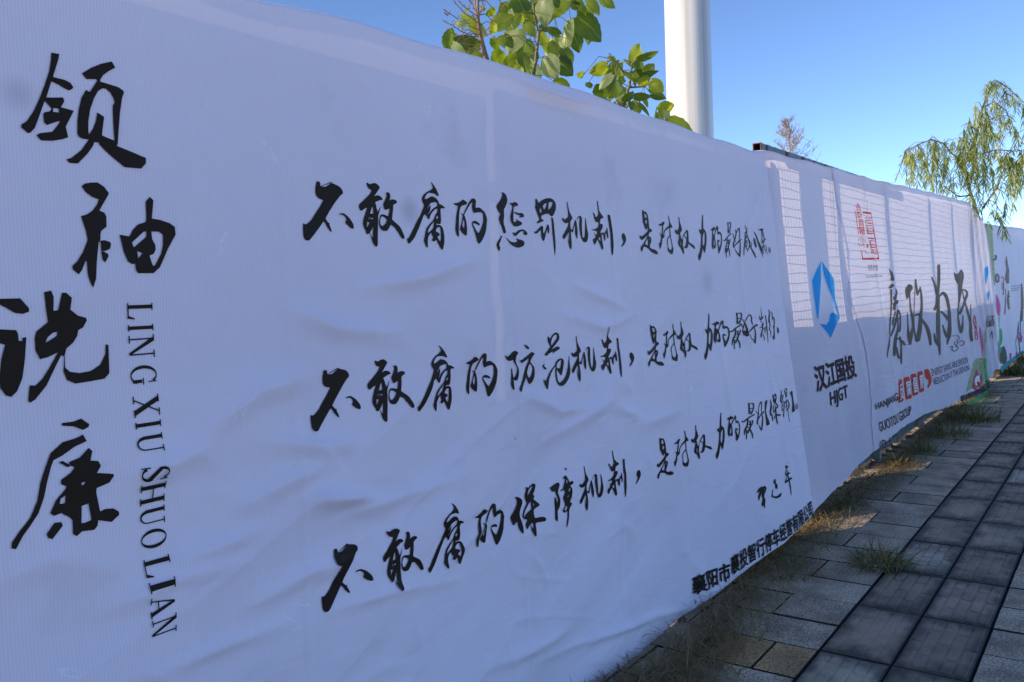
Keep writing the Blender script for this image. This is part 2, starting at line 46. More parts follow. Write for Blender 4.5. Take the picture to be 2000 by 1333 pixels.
"brown5": [[1,32721,3814,-75,-60,-81,-60,-70,-60,-41,-57,14,-52,50,-45,42,-44,-3,-48,-79,-60,-130,-69,-133,-71,-88,-66,-22,-57,19,-49,33,-45,26,-46,393,-30,381,34,-5,48,-8,45,0,46,17,50,52,61,80,71,78,74,41,68,-15,58,-50,49,-60,44,-47,46,-34,53,-30,58,-29,59,-30,59,-95,6],[1,32320,3648,120,-37,120,-38,121,-37,122,-38,193,-3,116,21,-123,38,-124,38,-122,37,-122,38,-190,2],[1,33079,3391,-102,-117,-104,-116,-105,-116,-106,-115,151,-16,175,12,91,116,91,117,88,118,88,118,-125,10],[1,31994,3020,251,-2,254,-2,258,-1,262,-2,182,26,-144,28,-262,1,-259,2,-254,1,-252,2,-169,-26],[1,31771,2747,-156,-204,-159,-202,-161,-199,-163,-198,110,-15,128,5,150,200,148,202,145,203,143,205,-87,9],[1,32533,2660,-135,-74,-145,-73,-126,-75,-77,-76,-8,-77,41,-79,59,-77,50,-78,196,-19,186,13,-11,78,-16,77,-7,77,18,74,50,74,76,74,87,76,83,76,-142,18],[1,32193,2498,150,-13,152,-13,154,-13,154,-13,148,6,-9,19,-156,13,-155,13,-153,13,-152,13,-142,-6],[1,36622,2845,-86,-107,-88,-106,-88,-105,-88,-104,-87,-102,-86,-100,-89,-102,-99,-108,-112,-117,-122,-122,-126,-124,-124,-122,238,-32,292,6,191,121,198,122,188,123,161,117,129,111,105,104,83,104,63,105,34,109,7,109,-5,108,-2,109,-238,19]],
"red5": [[1,30879,3088,192,13,192,20,71,6,72,-27,1,-99,-72,-146,-107,-146,-104,-99,-83,-32,10,3,-98,15,-122,10,-96,-5,10,-13,95,-7,123,-18,224,1,113,40,107,102,109,147,72,148,-1,102,-131,41,-274,-4,-208,-21,-174,-12,-15,-13],[1,31000,2942,-38,-55,-37,-54,-38,-55,-38,-54,82,-9,93,6,39,55,38,55,38,55,38,55,-84,8]],
"lines5": [[1,33536,2782,638,1,661,2,685,2,710,1,64,11,-73,11,-711,-3,-685,-2,-660,-2,-638,-2,-55,-10],[1,33481,2711,634,-1,657,-2,681,-2,707,-2,66,11,-71,10,-706,2,-681,1,-657,2,-634,1,-58,-10],[1,33429,2641,545,-1,562,-2,580,-1,598,-2,64,11,-71,10,-598,1,-580,2,-562,1,-545,1,-56,-10]],
"branch5": [[1,34530,1526,-160,-106,-171,-108,-148,-103,-92,-98,-8,-86,54,-79,65,-78,30,-88,-20,-100,-44,-108,-54,-111,-51,-109,135,-21,144,0,31,112,34,113,26,110,11,103,-28,89,-52,79,-40,76,11,85,82,97,131,105,151,109,141,108,-80,11],[1,34002,1113,-227,-45,-238,-42,-214,-46,-150,-56,-63,-70,-3,-80,22,-83,9,-81,101,-14,99,2,-19,82,-31,84,-6,79,55,68,143,54,209,45,240,42,231,45,-53,13],[1,34270,768,233,45,236,46,239,46,241,47,-46,11,-88,2,-240,-47,-238,-46,-234,-46,-231,-45,43,-10],[1,35687,1807,-171,-130,-181,-129,-163,-128,-120,-125,-60,-124,-19,-123,-2,-122,-11,-121,109,-15,112,2,14,123,5,122,19,123,55,124,107,126,145,129,161,131,152,131,-69,9],[1,32853,385,272,1,278,2,280,1,283,3,282,3,283,4,287,5,292,4,5,25,-208,22,-301,-2,-296,-2,-290,-2,-283,-3,-275,-3,-267,-5,-262,-4,-260,-5,-4,-23]],
"band5": [[1,28956,429,1234,43,698,13,1241,1,812,4,1681,12,484,-14,-63,-61,-462,-33,-1496,-52,-835,-17,-1466,-12,-692,-8,-1032,-18,-307,20,-100,86]],
"bu": [[1,2892,3519,4,-4,3,-1,7,-2,5,2,10,5,6,4,13,10,8,7,13,16,8,10,14,17,7,8,10,11,7,9,18,24,5,7,-1,3,-3,1,-10,1,-6,2,-11,5,-5,3,-8,8,-3,5,-2,12,0,7,1,14,1,7,4,12,1,5,2,8,2,3,7,2,4,1,7,-2,3,-2,2,-5,1,-3,0,-7,1,-3,6,-2,6,-1,15,-1,11,3,22,12,8,5,6,6,3,1,5,-2,5,-2,14,-4,8,-2,14,-4,7,-3,10,-7,4,-4,6,-8,2,-5,1,-9,-3,-4,-11,-7,-7,-5,-12,-12,-7,-7,-11,-11,-7,-8,-14,-15,-8,-9,-14,-17,-7,-8,-11,-15,-6,-7,-10,-14,-2,-5,4,-5,4,-5,8,-9,4,-2,5,1,1,-2,0,-8,1,-4,4,-9,3,-6,5,-15,-1,-4,-7,2,-4,3,-7,8,-4,4,-7,8,-4,5,-5,10,-4,5,-7,8,-5,-1,-12,-13,-8,-9,-16,-17,-9,-9,-16,-17,-10,-10,-17,-16,-6,-6,-6,-4,-6,-1,-12,0,-5,2,-6,7,-3,4,-3,8,-1,8,0,18,0,12,2,24],[1,3026,3721,21,7,14,5,24,10,8,2,2,-2,-6,-3,-22,-9,-12,-4,-22,-7,-7,-2,-5,1],[1,3135,3577,11,4,5,2,10,1,4,0,8,-1,5,-2,9,-5,6,-3,11,-7,7,-5,11,-12,5,-6,8,-10,3,-6,3,-13,0,-5,-5,-5,-4,-1,-9,2,-6,3,-15,9,-7,5,-11,9,-3,4,1,5,2,3,4,4,0,3,-1,8,-2,4,-7,6,-4,2,-9,4,-6,1,-12,0,-5,0,-8,1]],
"gan": [[1,3351,3760,4,4,2,0,3,-2,3,-2,9,-3,6,0,12,4,6,2,12,3,6,0,10,-2,6,-2,9,-6,5,-3,6,-6,0,-4,-5,-7,-6,-6,-12,-13,-7,-8,-13,-13,-1,-3,7,1,5,2,9,3,6,0,13,-1,6,-2,9,-3,4,-3,6,-7,1,-3,-3,-3,-4,-2,-13,-1,-8,-2,-15,-6,-7,-2,-8,-5,-2,-3,6,-8,2,-7,3,-14,2,-7,4,-11,3,-1,6,7,4,5,6,9,4,5,6,9,1,0,-4,-9,-2,-6,-5,-10,-3,-6,-6,-11,-3,-6,-4,-11,-1,-6,0,-13,-1,-12,-3,-31,-1,-18,-3,-31,-2,-17,-3,-30,-3,-10,-8,-6,-4,0,-8,5,-4,5,-10,13,-4,9,-6,19,-3,9,-5,14,-2,3,-3,-3,-3,-2,-7,-4,-4,0,-7,3,-3,4,-3,10,-3,6,-8,11,-3,6,-5,12,0,8,3,14,3,9,9,19,4,9,8,15,4,7,5,11,-3,2,-13,-4,-6,-3,-10,-6,-5,-3,-9,-3,-4,1,-5,4,-3,4,-3,7,-1,4,0,9,3,5,9,7,7,6,18,12,10,8,17,13,9,7,13,11,6,7,8,12,-1,4,-11,2,-6,2,-9,8,-4,5,-4,12],[-1,3394,3632,2,-11,0,-7,-1,-15,-2,-4,-9,-1,-4,-1,-9,0,-1,3,5,11,3,6,5,11,3,4,6,6],[-1,3355,3565,6,6,4,3,7,2,1,-1,-6,-5,-3,-3,-3,-4,-2,-1,-4,1],[-1,3372,3565,9,5,4,1,7,-1,2,-2,0,-4,-5,-1,-15,1],[-1,3347,3547,13,-4,2,-3,-7,-8,-4,-5,-8,-9,-2,-1,-2,3,1,3,2,10,1,4,1,9],[-1,3387,3518,3,0,-1,-10,-4,-36,-2,-10,-6,2,-2,3,-5,10,-3,5,-3,6,2,4,8,9,4,5,6,9],[1,3499,3715,4,5,3,1,6,2,3,0,8,-2,3,-3,5,-6,1,-5,0,-9,-1,-6,-3,-12,2,-2,8,4,5,1,10,2,6,0,12,-1,5,-2,9,-5,3,-2,1,-3,-1,-2,-5,-5,-4,-2,-9,-3,-5,-2,-7,-4,-3,-6,-1,-16,-1,-9,-3,-17,-2,-11,-5,-19,2,-7,13,-8,7,-5,15,-8,8,-5,13,-10,6,-6,10,-12,5,-8,9,-15,3,-7,5,-13,0,-5,-5,-5,-4,-1,-8,1,-6,3,-10,10,-5,5,-7,10,-4,6,-10,9,-6,6,-8,11,-8,6,-21,10,-8,-1,-10,-13,-6,-7,-13,-12,-8,-4,-18,1,-8,1,-12,5,-5,4,-6,9,-3,6,-3,15,0,8,3,15,3,7,5,12,4,5,9,5,6,1,13,-1,7,-1,12,-4,5,-1,8,-2,3,4,6,17,2,9,3,13,-1,3,-9,-3,-6,-3,-13,-4,-6,0,-7,3,-3,4,-2,9,-1,5,-3,8,1,5,6,7,4,6,7,11,3,6,7,11,2,5,0,7,-1,3,-5,1],[-1,3466,3584,13,-4,8,-3,12,-9,2,-6,-6,-10,-5,-6,-11,-10,-6,-4,-11,-4,-5,1,-7,6,-2,5,-2,13,0,7,6,14,3,5,6,4]],
"fu": [[1,3892,3813,6,-1,5,-3,14,-11,6,-6,11,-11,5,-6,8,-12,4,-7,8,-14,0,-5,-7,-4,-3,0,-7,5,-5,2,-11,5,-7,1,-17,1,-10,0,-19,0,-9,-3,-13,-8,-6,-5,-8,-8,-3,-6,-4,-9,4,-2,18,4,9,3,14,7,8,3,11,5,7,0,14,-3,7,-2,13,-5,6,-4,10,-9,4,-6,3,-10,4,-4,11,-1,6,-2,13,-5,6,-4,10,-6,2,-3,-5,-3,-7,0,-18,1,-6,-3,-4,-11,-1,-8,1,-19,0,-11,0,-20,-1,-9,-3,-13,-3,-4,-7,-2,-7,0,-19,2,-5,-1,-1,-5,6,-1,23,0,10,-2,14,-9,6,-5,4,-12,3,-9,3,-19,1,-12,-2,-25,-2,-13,-9,-22,-4,-9,-7,-13,-5,-2,-7,4,-6,6,-12,17,-6,9,-10,16,-4,4,-5,1,-5,-1,-11,-6,-6,-1,-10,3,-3,3,1,6,2,3,7,6,0,5,-7,12,-3,5,-5,9,-4,0,-9,-8,-5,-6,-10,-13,-4,-9,-3,-19,-1,-11,-2,-20,-3,-5,-6,2,-4,4,-8,13,-3,7,-6,11,0,8,6,14,3,9,6,19,4,10,6,14,6,9,15,14,10,8,18,13,9,6,11,9,6,8,10,18,7,8,13,12,5,8,2,15,-4,3,-16,-6,-9,-4,-15,-11,-7,-6,-12,-11,-6,-9,-10,-19,-4,-5,-5,2,-5,4,-9,13,-6,5,-8,5,-5,-1,-9,-9,-7,-10,-16,-26,-10,-16,-19,-29,-12,-17,-22,-31,-15,-15,-28,-22,-10,-5,-6,4,-4,4,-5,13,0,5,3,4,3,2,8,2,8,8,21,27,13,17,26,34,13,17,23,27,14,19,27,41,5,14,-8,8,-4,5,-4,13,-1,6,1,8,3,5,9,10,7,7,16,11,12,7,26,10,10,5,14,8,3,5,-1,10,-3,6,-10,13],[-1,3849,3653,8,9,5,5,11,9,4,4,2,3,5,3,17,4,11,3,24,2,6,-4,0,-16,-4,-6,-14,-5,-8,-4,-17,-9,-10,-7,-17,-15,-7,-7,-9,-7,-3,-2,0,3,4,5,14,17,4,9,4,15,1,6,1,7,-3,-1,-13,-12,-6,-5,-7,-6,-3,-1,-1,1],[-1,3927,3604,8,7,4,1,6,-4,0,-4,-3,-9,-3,-2,-7,-1,-3,1,-3,7],[-1,3844,3506,2,11,5,7,13,15,9,9,19,17,7,7,6,8,1,-3,-3,-17,-2,-8,-5,-15,-5,-7,-15,-9,-9,-5,-19,-10],[-1,3918,3518,4,10,4,5,12,9,6,2,11,-1,5,-3,4,-12,1,-9,-1,-19,-1,-11,-3,-20,-2,-6,-4,-5,-4,0,-9,7,-4,5,-6,12,2,5,15,5,4,4,-2,7,-3,3,-11,5,-6,2,-10,2]],
"de": [[1,4097,3697,14,3,9,2,17,3,10,3,15,5,9,4,13,10,9,1,16,-5,8,-3,13,-8,3,-4,-4,-4,-5,-3,-15,-5,-8,-3,-16,-3,-7,-3,-10,-5,-5,-6,-7,-12,-3,-10,-5,-23,-2,-15,-3,-30,-2,-15,-3,-25,-1,-15,-1,-28,-1,-9,-5,-4,-4,2,-9,9,-5,9,-7,22,0,13,6,25,3,14,3,25,3,12,5,20,4,12,9,24,0,7,-10,1,-8,2,-18,5,-6,2,-2,2],[1,4296,3743,12,-2,5,-3,7,-7,2,-6,-2,-15,-1,-9,-1,-14,3,-3,12,2,8,1,14,1,8,-1,14,-6,9,-5,18,-10,9,-8,11,-17,4,-8,4,-10,0,-10,-5,-26,-3,-14,-5,-24,-5,-13,-14,-24,-9,-12,-18,-21,-11,-10,-19,-14,-9,-3,-10,6,-5,5,-4,12,-3,10,-7,20,-5,12,-11,25,-5,11,-9,15,-2,7,1,10,3,5,7,5,6,2,12,3,7,0,15,-4,7,-3,14,-7,5,-3,3,-5,-1,-2,-5,-4,-6,0,-14,5,-11,3,-26,4,-7,-1,1,-8,5,-8,15,-19,8,-10,16,-14,8,-2,13,11,7,8,14,19,7,12,12,23,4,13,1,24,-1,10,-5,13,-7,3,-21,0,-11,-1,-19,-2,-10,-2,-19,-4,-7,2,-5,10,-3,6,-4,13,-1,7,2,13,2,6,2,12,-2,1,-13,-7,-8,-7,-18,-19,-9,-10,-17,-19,-8,-8,-11,-12,-1,-7,7,-14,4,-8,5,-18,2,-11,1,-22,0,-12,-3,-20,-1,-9,-4,-12,-3,-3,-7,-1,-6,2,-16,9,-7,5,-13,10,-5,5,-5,10,1,5,5,11,4,7,7,15,4,9,7,18,3,8,4,10,-1,4,-9,6,-4,3,-5,3,2,1,10,-2,5,-2,7,-3,5,4,12,20,7,10,13,15,7,9,13,16,9,9,17,16,7,6,11,3],[-1,4189,3604,4,0,2,-5,2,-17,0,-9,-3,-16,-2,-5,-4,-5,-4,2,-9,12,0,10,10,25]],
"cheng": [[1,4608,3806,9,1,7,-1,16,-4,8,-5,12,-11,4,-7,4,-14,0,-7,-3,-13,-4,-9,-12,-18,-7,-9,-14,-14,-3,-8,1,-14,0,-8,0,-15,-2,-10,-6,-23,-2,-10,2,-12,2,-8,8,-15,3,-8,5,-15,1,-6,-4,-10,-5,-3,-13,1,-6,3,-5,14,-4,9,-9,20,-6,10,-11,17,-4,8,-5,12,1,7,8,13,4,6,7,12,-1,4,-12,1,-6,4,-7,10,-5,6,-7,9,-3,5,-1,6,2,4,8,11,8,7,20,15,9,9,13,17,6,8,5,13,-1,5,-5,7],[1,4693,3739,21,2,12,2,22,7,12,1,19,-4,8,-4,8,-9,0,-4,-9,-3,-11,-2,-28,-6,-10,-8,-4,-22,-2,-12,-4,-23,-2,-13,0,-21,6,-6,19,1,9,1,11,5,1,4,-8,9,3,0,19,-7,10,-3,17,-3,8,-3,11,-9,1,-4,-7,-7,-9,-3,-22,-7,-15,-3,-30,-3,-14,1,-17,7,-7,6,-10,14,-4,9,-4,18,1,10,7,21,4,11,10,18,3,8,3,13,-2,5,-13,6,-6,3,-10,5],[1,4743,3681,13,1,10,0,22,-4,12,-1,22,3,10,0,16,-3,6,-5,5,-14,0,-4,-10,-3,-11,-1,-31,-3,-5,3,14,13,1,2,-14,-3,-10,1,-21,5,-10,3,-15,4,-5,2,-2,3],[1,4713,3540,19,-2,9,0,13,3,9,4,18,11,14,4,31,6,15,0,22,-4,10,-5,15,-11,4,-5,-2,-9,-3,-2,-10,-2,-8,0,-15,2,-6,2,-4,6,1,4,5,11,-4,2,-21,-2,-12,-3,-22,-10,-11,-6,-16,-11,-7,-4,-11,-3,-7,0,-10,6,-6,3,-9,6,-3,4,-3,5],[1,4586,3514,7,0,-1,-6,-13,-21,-7,-11,-14,-16,-2,-9,8,-13,2,-8,0,-13,-3,-5,-9,-1,-5,2,-10,10,-5,8,-8,17,1,9,12,15,9,8,17,13,7,6,9,12],[1,4640,3505,14,-9,8,-5,14,-10,10,-4,24,-3,12,-1,19,1,11,2,18,6,1,5,-18,15,3,2,25,-7,14,-2,22,-2,10,-2,13,-5,5,-3,6,-9,0,-6,-8,-12,-7,-5,-18,-5,-10,-3,-18,-5,-14,-1,-30,3,-16,3,-25,8,-11,5,-17,11,-8,7,-14,12,-7,7,-10,12]],
"fa": [[1,5014,3792,7,2,4,-3,9,-10,5,-5,8,-10,8,0,17,10,14,7,34,13,21,5,38,7,20,1,29,-5,12,-4,17,-11,7,-8,7,-16,1,-9,-3,-16,-4,-10,-13,-20,-9,-11,-21,-19,-10,-5,-15,4,-7,4,-14,8,-13,2,-32,-3,-16,-3,-26,-7,-10,-4,-8,-8,-1,-5,1,-9,4,-3,12,-2,5,-3,8,-8,-3,-3,-18,-3,-13,-4,-28,-8,-12,-2,-11,-1,-4,2,1,7,7,4,24,9,5,6,-7,12,-4,8,-11,18,-5,10,-8,18,-5,7,-7,10,0,6,6,8,2,11,2,30],[-1,5060,3721,8,10,4,0,6,-9,2,-5,0,-11,-2,-5,-10,-8,-5,0,-8,7,-1,5,3,10],[-1,5103,3749,16,12,10,4,18,4,4,-2,-5,-14,-5,-8,-12,-13,-7,-5,-11,-7,-5,3,-6,18],[-1,5182,3777,17,3,10,1,17,1,3,-4,-6,-16,-7,-9,-18,-16,-10,-6,-19,-8,-4,2,4,16,2,10,5,19],[1,4980,3558,13,-2,12,5,29,19,14,9,20,12,9,2,12,-5,3,-8,-3,-24,2,-10,8,-10,8,4,19,28,8,13,9,19,6,5,11,-1,5,-6,7,-19,1,-12,-5,-20,-4,-6,-7,-2,-4,5,-5,19,-2,5,-4,0,-4,-7,-11,-21,-7,-16,-14,-32,-6,-9,-10,1,-6,5,-13,17,-4,11,-3,24,-1,9,-3,10,-7,-1,-22,-13,-10,-6,-17,-7,-8,-1,-11,5,-4,3,-4,7],[1,5207,3667,10,2,5,-5,8,-18,4,-15,5,-35,3,-21,5,-41,2,-23,2,-40,-1,-25,-8,-49,-4,-8,-3,22,-3,16,-5,38,-3,24,-7,49,-3,27,-4,48,-2,20,-5,21,-1,7,2,4]],
"ji": [[1,5424,3797,6,1,3,-5,4,-19,3,-12,7,-24,7,-11,14,-16,9,-9,13,-16,4,-6,-2,-7,-5,-5,-17,-11,-5,-9,-2,-19,0,-10,2,-17,4,-7,13,-5,7,2,10,14,6,9,10,17,6,10,10,19,5,5,7,-1,3,-3,5,-9,3,-10,6,-24,2,-15,3,-29,-1,-16,-6,-30,-5,-5,-10,12,-5,9,-8,22,-2,12,2,22,-1,11,-3,17,-4,-1,-11,-20,-4,-12,-6,-22,-6,-4,-16,7,-6,1,-5,-1,-1,-8,3,-25,2,-15,2,-26,0,-16,-3,-29,-3,-10,-7,-7,-5,1,-11,12,-5,8,-8,19,-3,11,-3,19,-1,11,2,19,3,10,10,18,-5,-2,-26,-22,-12,-11,-19,-16,-8,-4,-8,5,-4,4,-4,12,1,7,11,11,8,8,19,17,12,12,24,25,7,10,3,13,-6,2,-25,-4,-12,0,-17,4,-8,4,-13,9,-5,5,-4,8,1,3,7,4,5,1,8,-2,2,-3,0,-8,5,-1,21,7,11,5,21,9,6,8,-1,18,-2,12,-2,23,-3,16,-4,31],[-1,5439,3570,3,0,1,-6,2,-22,-1,-14,-5,-29,-2,-4,-4,17,-1,9,-1,17,1,10,4,17],[1,5558,3665,7,13,6,6,12,11,7,4,12,3,7,0,15,-5,5,-4,4,-12,1,-14,-4,-34,-1,-20,1,-34,1,-16,3,-20,4,-7,12,-2,6,3,10,11,4,11,4,27,3,17,3,29,1,17,1,30,1,8,5,1,3,-7,5,-25,3,-15,6,-30,3,-14,9,-22,1,-13,-4,-22,-4,-11,-11,-17,-7,-6,-15,-5,-9,-1,-19,3,-10,5,-15,15,-7,10,-11,21,-4,13,-6,25,-1,13,-1,25,1,14,4,24,0,10,-1,11,-3,3,-10,-3,-6,-4,-12,-12,-5,-5,-5,-5]],
"zhi": [[1,5872,3835,8,1,3,-7,6,-25,4,-14,5,-25,7,-11,17,-14,9,-7,17,-9,8,-6,9,-10,-2,-4,-18,-3,-10,-3,-19,-8,-6,-9,-4,-22,2,-5,10,3,7,0,15,-3,6,-4,3,-10,-2,-7,-10,-13,-8,-8,-17,-14,-4,-8,3,-11,6,-1,18,9,10,0,15,-6,7,1,11,10,6,5,14,8,5,6,4,15,3,2,7,-6,3,-8,3,-23,2,-13,2,-24,-1,-7,-7,-4,-4,2,-10,14,-3,8,-5,16,-4,2,-11,-8,-2,-9,1,-23,-1,-10,-5,-13,-4,-1,-11,10,-4,9,-4,23,-6,7,-18,2,-5,-5,0,-21,2,-14,7,-31,3,-14,4,-20,-1,-9,-8,-10,-6,-1,-9,7,-6,7,-12,18,-7,10,-13,20,-8,8,-12,9,-7,-2,-13,-14,-8,-8,-16,-14,-7,-1,-9,8,-4,7,-5,19,0,7,7,5,6,2,15,1,6,4,8,10,-4,9,-20,21,-4,4,7,-3,7,-5,16,-13,9,0,16,15,2,7,-10,9,-11,3,-29,0,-13,1,-14,2,-3,1,2,4,7,2,22,0,14,2,25,7,11,4,16,11,6,9,5,20,-4,6,-22,-1,-10,2,-14,6,-7,7,-9,17,-4,9,-6,15,-4,6,-7,8,0,3,8,2,5,-2,12,-9,5,-7,7,-13,6,-3,15,3,8,4,16,10,4,9,-1,23,-2,13,-6,25,-2,13,-4,23],[-1,5872,3538,21,14,6,-4,3,-28,-3,-6,-11,7,-6,4,-13,7],[1,6033,3731,10,4,6,1,12,-2,5,-5,5,-17,3,-15,6,-36,4,-20,7,-36,2,-21,3,-36,2,-19,1,-31,-2,-23,-12,-51,-6,-15,-10,0,-4,8,-3,30,-1,20,0,39,0,21,-1,39,-2,23,-8,41,-3,22,-6,36,-3,15,-7,21]],
"dou": [[1,6286,3595,18,-10,7,-8,10,-18,2,-10,-4,-16,-6,-9,-18,-17,-11,-9,-23,-13,-9,-5,-11,0,-2,2,6,9,7,7,17,16,5,7,-3,8,-3,7,-12,18,-2,10,2,16,5,7,16,8]],
"shi": [[1,6638,3808,9,1,6,-2,10,-8,8,-2,20,2,11,-3,18,-12,8,-8,11,-18,4,-11,4,-20,1,-12,2,-23,0,-12,0,-20,6,-6,21,-3,10,-3,14,-9,1,-4,-9,-7,-9,-4,-23,-6,-10,-4,-12,-8,-4,-6,-4,-13,5,-4,19,-2,9,-3,12,-10,3,-8,-2,-15,-5,-9,-15,-16,-7,-10,-6,-18,5,-8,25,-8,16,-3,34,-2,18,-3,28,-8,12,-7,17,-16,-1,-5,-17,-3,-15,0,-34,4,-21,4,-39,11,-20,8,-32,17,-24,8,-49,10,-17,-1,-12,-14,-6,-9,-13,-18,-6,-4,-11,5,-5,5,-7,12,0,7,6,10,10,8,32,19,16,11,29,21,16,12,26,22,9,8,3,6,-10,-3,-40,-18,-20,-8,-31,-12,-13,-2,-13,2,-8,4,-12,12,-4,6,1,8,2,4,9,6,3,-1,2,-11,12,0,42,11,24,10,46,22,15,9,6,11,-1,6,-11,11,-5,-1,-9,-16,-7,-3,-13,6,-7,7,-10,17,-7,11,-15,19,-4,12,1,20,0,13,-3,25,-1,13,-1,21],[-1,6682,3783,14,-3,6,-4,11,-13,2,-6,0,-10,-7,-3,-22,0,-7,4,-5,14,0,7,3,11],[-1,6690,3722,12,6,5,-1,8,-6,2,-5,-2,-13,-4,-5,-10,-7,-6,0,-9,9,-2,5,2,12],[-1,6662,3522,21,19,11,9,17,16,5,-1,-1,-21,-1,-12,-3,-23,-7,-6,-21,3,-9,3,-14,6],[-1,6740,3564,9,3,2,-2,1,-10,-2,-5,-9,-5,-2,2,-1,13]],
"dui": [[1,6934,3701,14,-2,10,1,21,5,11,4,18,10,10,4,15,3,6,-1,9,-8,-1,-4,-9,-9,-5,-5,-10,-11,-4,-10,-2,-24,-3,-14,-6,-24,2,-7,15,-2,3,2,-2,11,2,6,10,14,9,8,21,14,14,8,24,11,12,5,19,5,6,8,5,23,-1,13,-8,24,-2,10,-3,10,2,4,8,3,4,-3,5,-16,3,-11,6,-21,6,-10,17,-12,10,-9,15,-18,2,-6,-11,-2,-9,0,-21,2,-7,-4,-1,-18,1,-11,5,-21,1,-10,-1,-14,3,-9,10,-18,6,-15,10,-32,7,-15,13,-22,2,-11,-7,-19,-5,-9,-10,-14,-7,-4,-15,1,-13,3,-29,9,-13,6,-17,13,-5,11,2,24,-2,16,-10,32,0,13,10,13,10,8,28,15,10,6,7,8,0,9,-4,21,-2,12,-2,18,-7,3,-21,-9,-12,-5,-22,-7,-11,-5,-18,-10,-7,-8,-5,-16,-3,-9,-2,-16,-5,-6,-12,-6,-7,-3,-15,-3,-6,-7,-4,-24,-5,-14,-14,-24,-6,-10,-10,-12,-5,-3,-8,4,-4,6,-4,19,-3,8,-5,10,3,4,18,3,8,7,10,22,5,10,6,16,-4,10,-22,18,-8,6,-4,3,4,-1,19,-8,8,-4,12,-5,5,5,7,24,4,16,5,32,-4,8,-18,-5,-10,-1,-17,2,-8,3,-11,9],[-1,7106,3567,23,15,10,6,15,5,7,-4,8,-16,4,-11,8,-24,4,-14,7,-24,-3,-10,-19,-13,-10,-3,-18,1,-10,5,-17,15,-5,11,-2,21,-2,12,-4,18]],
"quan": [[1,7357,3787,8,-1,3,-9,2,-30,5,-13,14,-19,7,-12,11,-25,1,-10,-7,-11,-7,-7,-17,-11,-3,-8,5,-17,4,-9,8,-16,6,-7,12,-8,5,4,8,19,6,10,14,14,13,11,34,23,14,9,17,8,9,-1,15,-9,5,-10,3,-28,1,-19,-1,-36,11,-13,36,-11,21,-5,39,-11,16,-8,18,-18,2,-6,-10,-3,-13,3,-35,12,-19,7,-35,13,-15,5,-19,5,-7,-4,-8,-20,-6,-8,-14,-8,-12,-3,-28,-1,-13,2,-15,7,2,3,23,5,10,7,14,23,6,12,5,20,-5,9,-21,15,-12,6,-22,6,-8,-1,-7,-12,-3,-9,-1,-22,-2,-13,-5,-22,2,-13,11,-22,4,-14,4,-27,-1,-10,-6,-6,-6,3,-15,13,-8,10,-14,19,-8,8,-11,11,-7,3,-13,1,-7,4,-15,12,-5,7,-2,14,3,10,11,22,4,14,5,25,-4,6,-19,-2,-12,1,-24,6,-11,6,-14,16,-2,7,6,8,6,3,12,-1,3,-3,0,-8,8,0,28,8,12,7,14,17,4,13,1,30,0,18,0,32],[-1,7463,3626,26,11,11,7,13,13,3,-5,1,-29,-2,-13,-6,-17,-6,-2,-15,11,-9,6,-18,12],[-1,7375,3558,9,0,4,-8,4,-27,0,-9,-7,-3,-3,3,-6,11,-2,8,-1,19]],
"li": [[1,7898,3838,10,-3,1,-10,-5,-36,-3,-25,-5,-52,4,-16,18,-2,10,-5,21,-19,9,-13,8,-27,1,-19,-7,-39,-6,-20,-15,-33,-9,-19,-16,-34,-8,-7,-12,5,-6,6,-10,16,-6,8,-10,10,-5,-3,-8,-22,-7,-15,-16,-33,-12,-17,-28,-26,-11,-5,-12,9,-4,10,-4,24,5,13,24,19,12,16,19,35,9,22,10,41,4,22,3,35,-3,13,-16,7,-8,8,-14,18,-5,8,-2,8,4,0,19,-8,12,0,25,6,9,14,6,41,5,23,10,38,4,15,7,14],[-1,7893,3649,25,13,7,-6,0,-34,-2,-19,-7,-33,-6,-16,-15,-22,-8,-4,-15,11,-4,12,2,33,3,19,10,33]],
"de2": [[1,8075,3699,27,5,15,6,25,15,15,2,26,-7,4,-6,-12,-13,-9,-6,-23,-6,-9,-8,-7,-21,4,-8,19,-8,11,7,21,35,12,17,24,26,12,9,17,3,7,-2,5,-14,0,-12,-7,-25,7,-7,32,4,15,-3,22,-16,8,-14,5,-35,-1,-19,-10,-35,-10,-19,-25,-35,-15,-18,-27,-27,-10,-6,-10,7,-2,11,0,31,-3,17,-10,31,0,16,10,22,7,7,17,1,10,-3,18,-11,3,-5,-6,-4,-8,1,-23,6,-6,-4,1,-20,5,-12,18,-25,9,-1,17,23,9,15,16,29,4,17,-2,31,-4,12,-12,11,-13,1,-32,-10,-12,0,-9,11,-1,11,3,29,-6,4,-22,-15,-12,-13,-20,-29,-7,-10,-6,-9,1,-10,8,-28,3,-17,1,-34,-3,-15,-10,-17,-10,-2,-26,7,-10,5,-9,8,-1,-3,4,-20,-1,-5,-11,-2,-5,7,-11,26,-1,19,8,39,7,26,15,54,-1,16,-19,4,-10,2,-12,5],[-1,8127,3558,10,34,6,9,10,-3,3,-9,0,-31,-4,-13,-11,-14,-6,0,-9,14]],
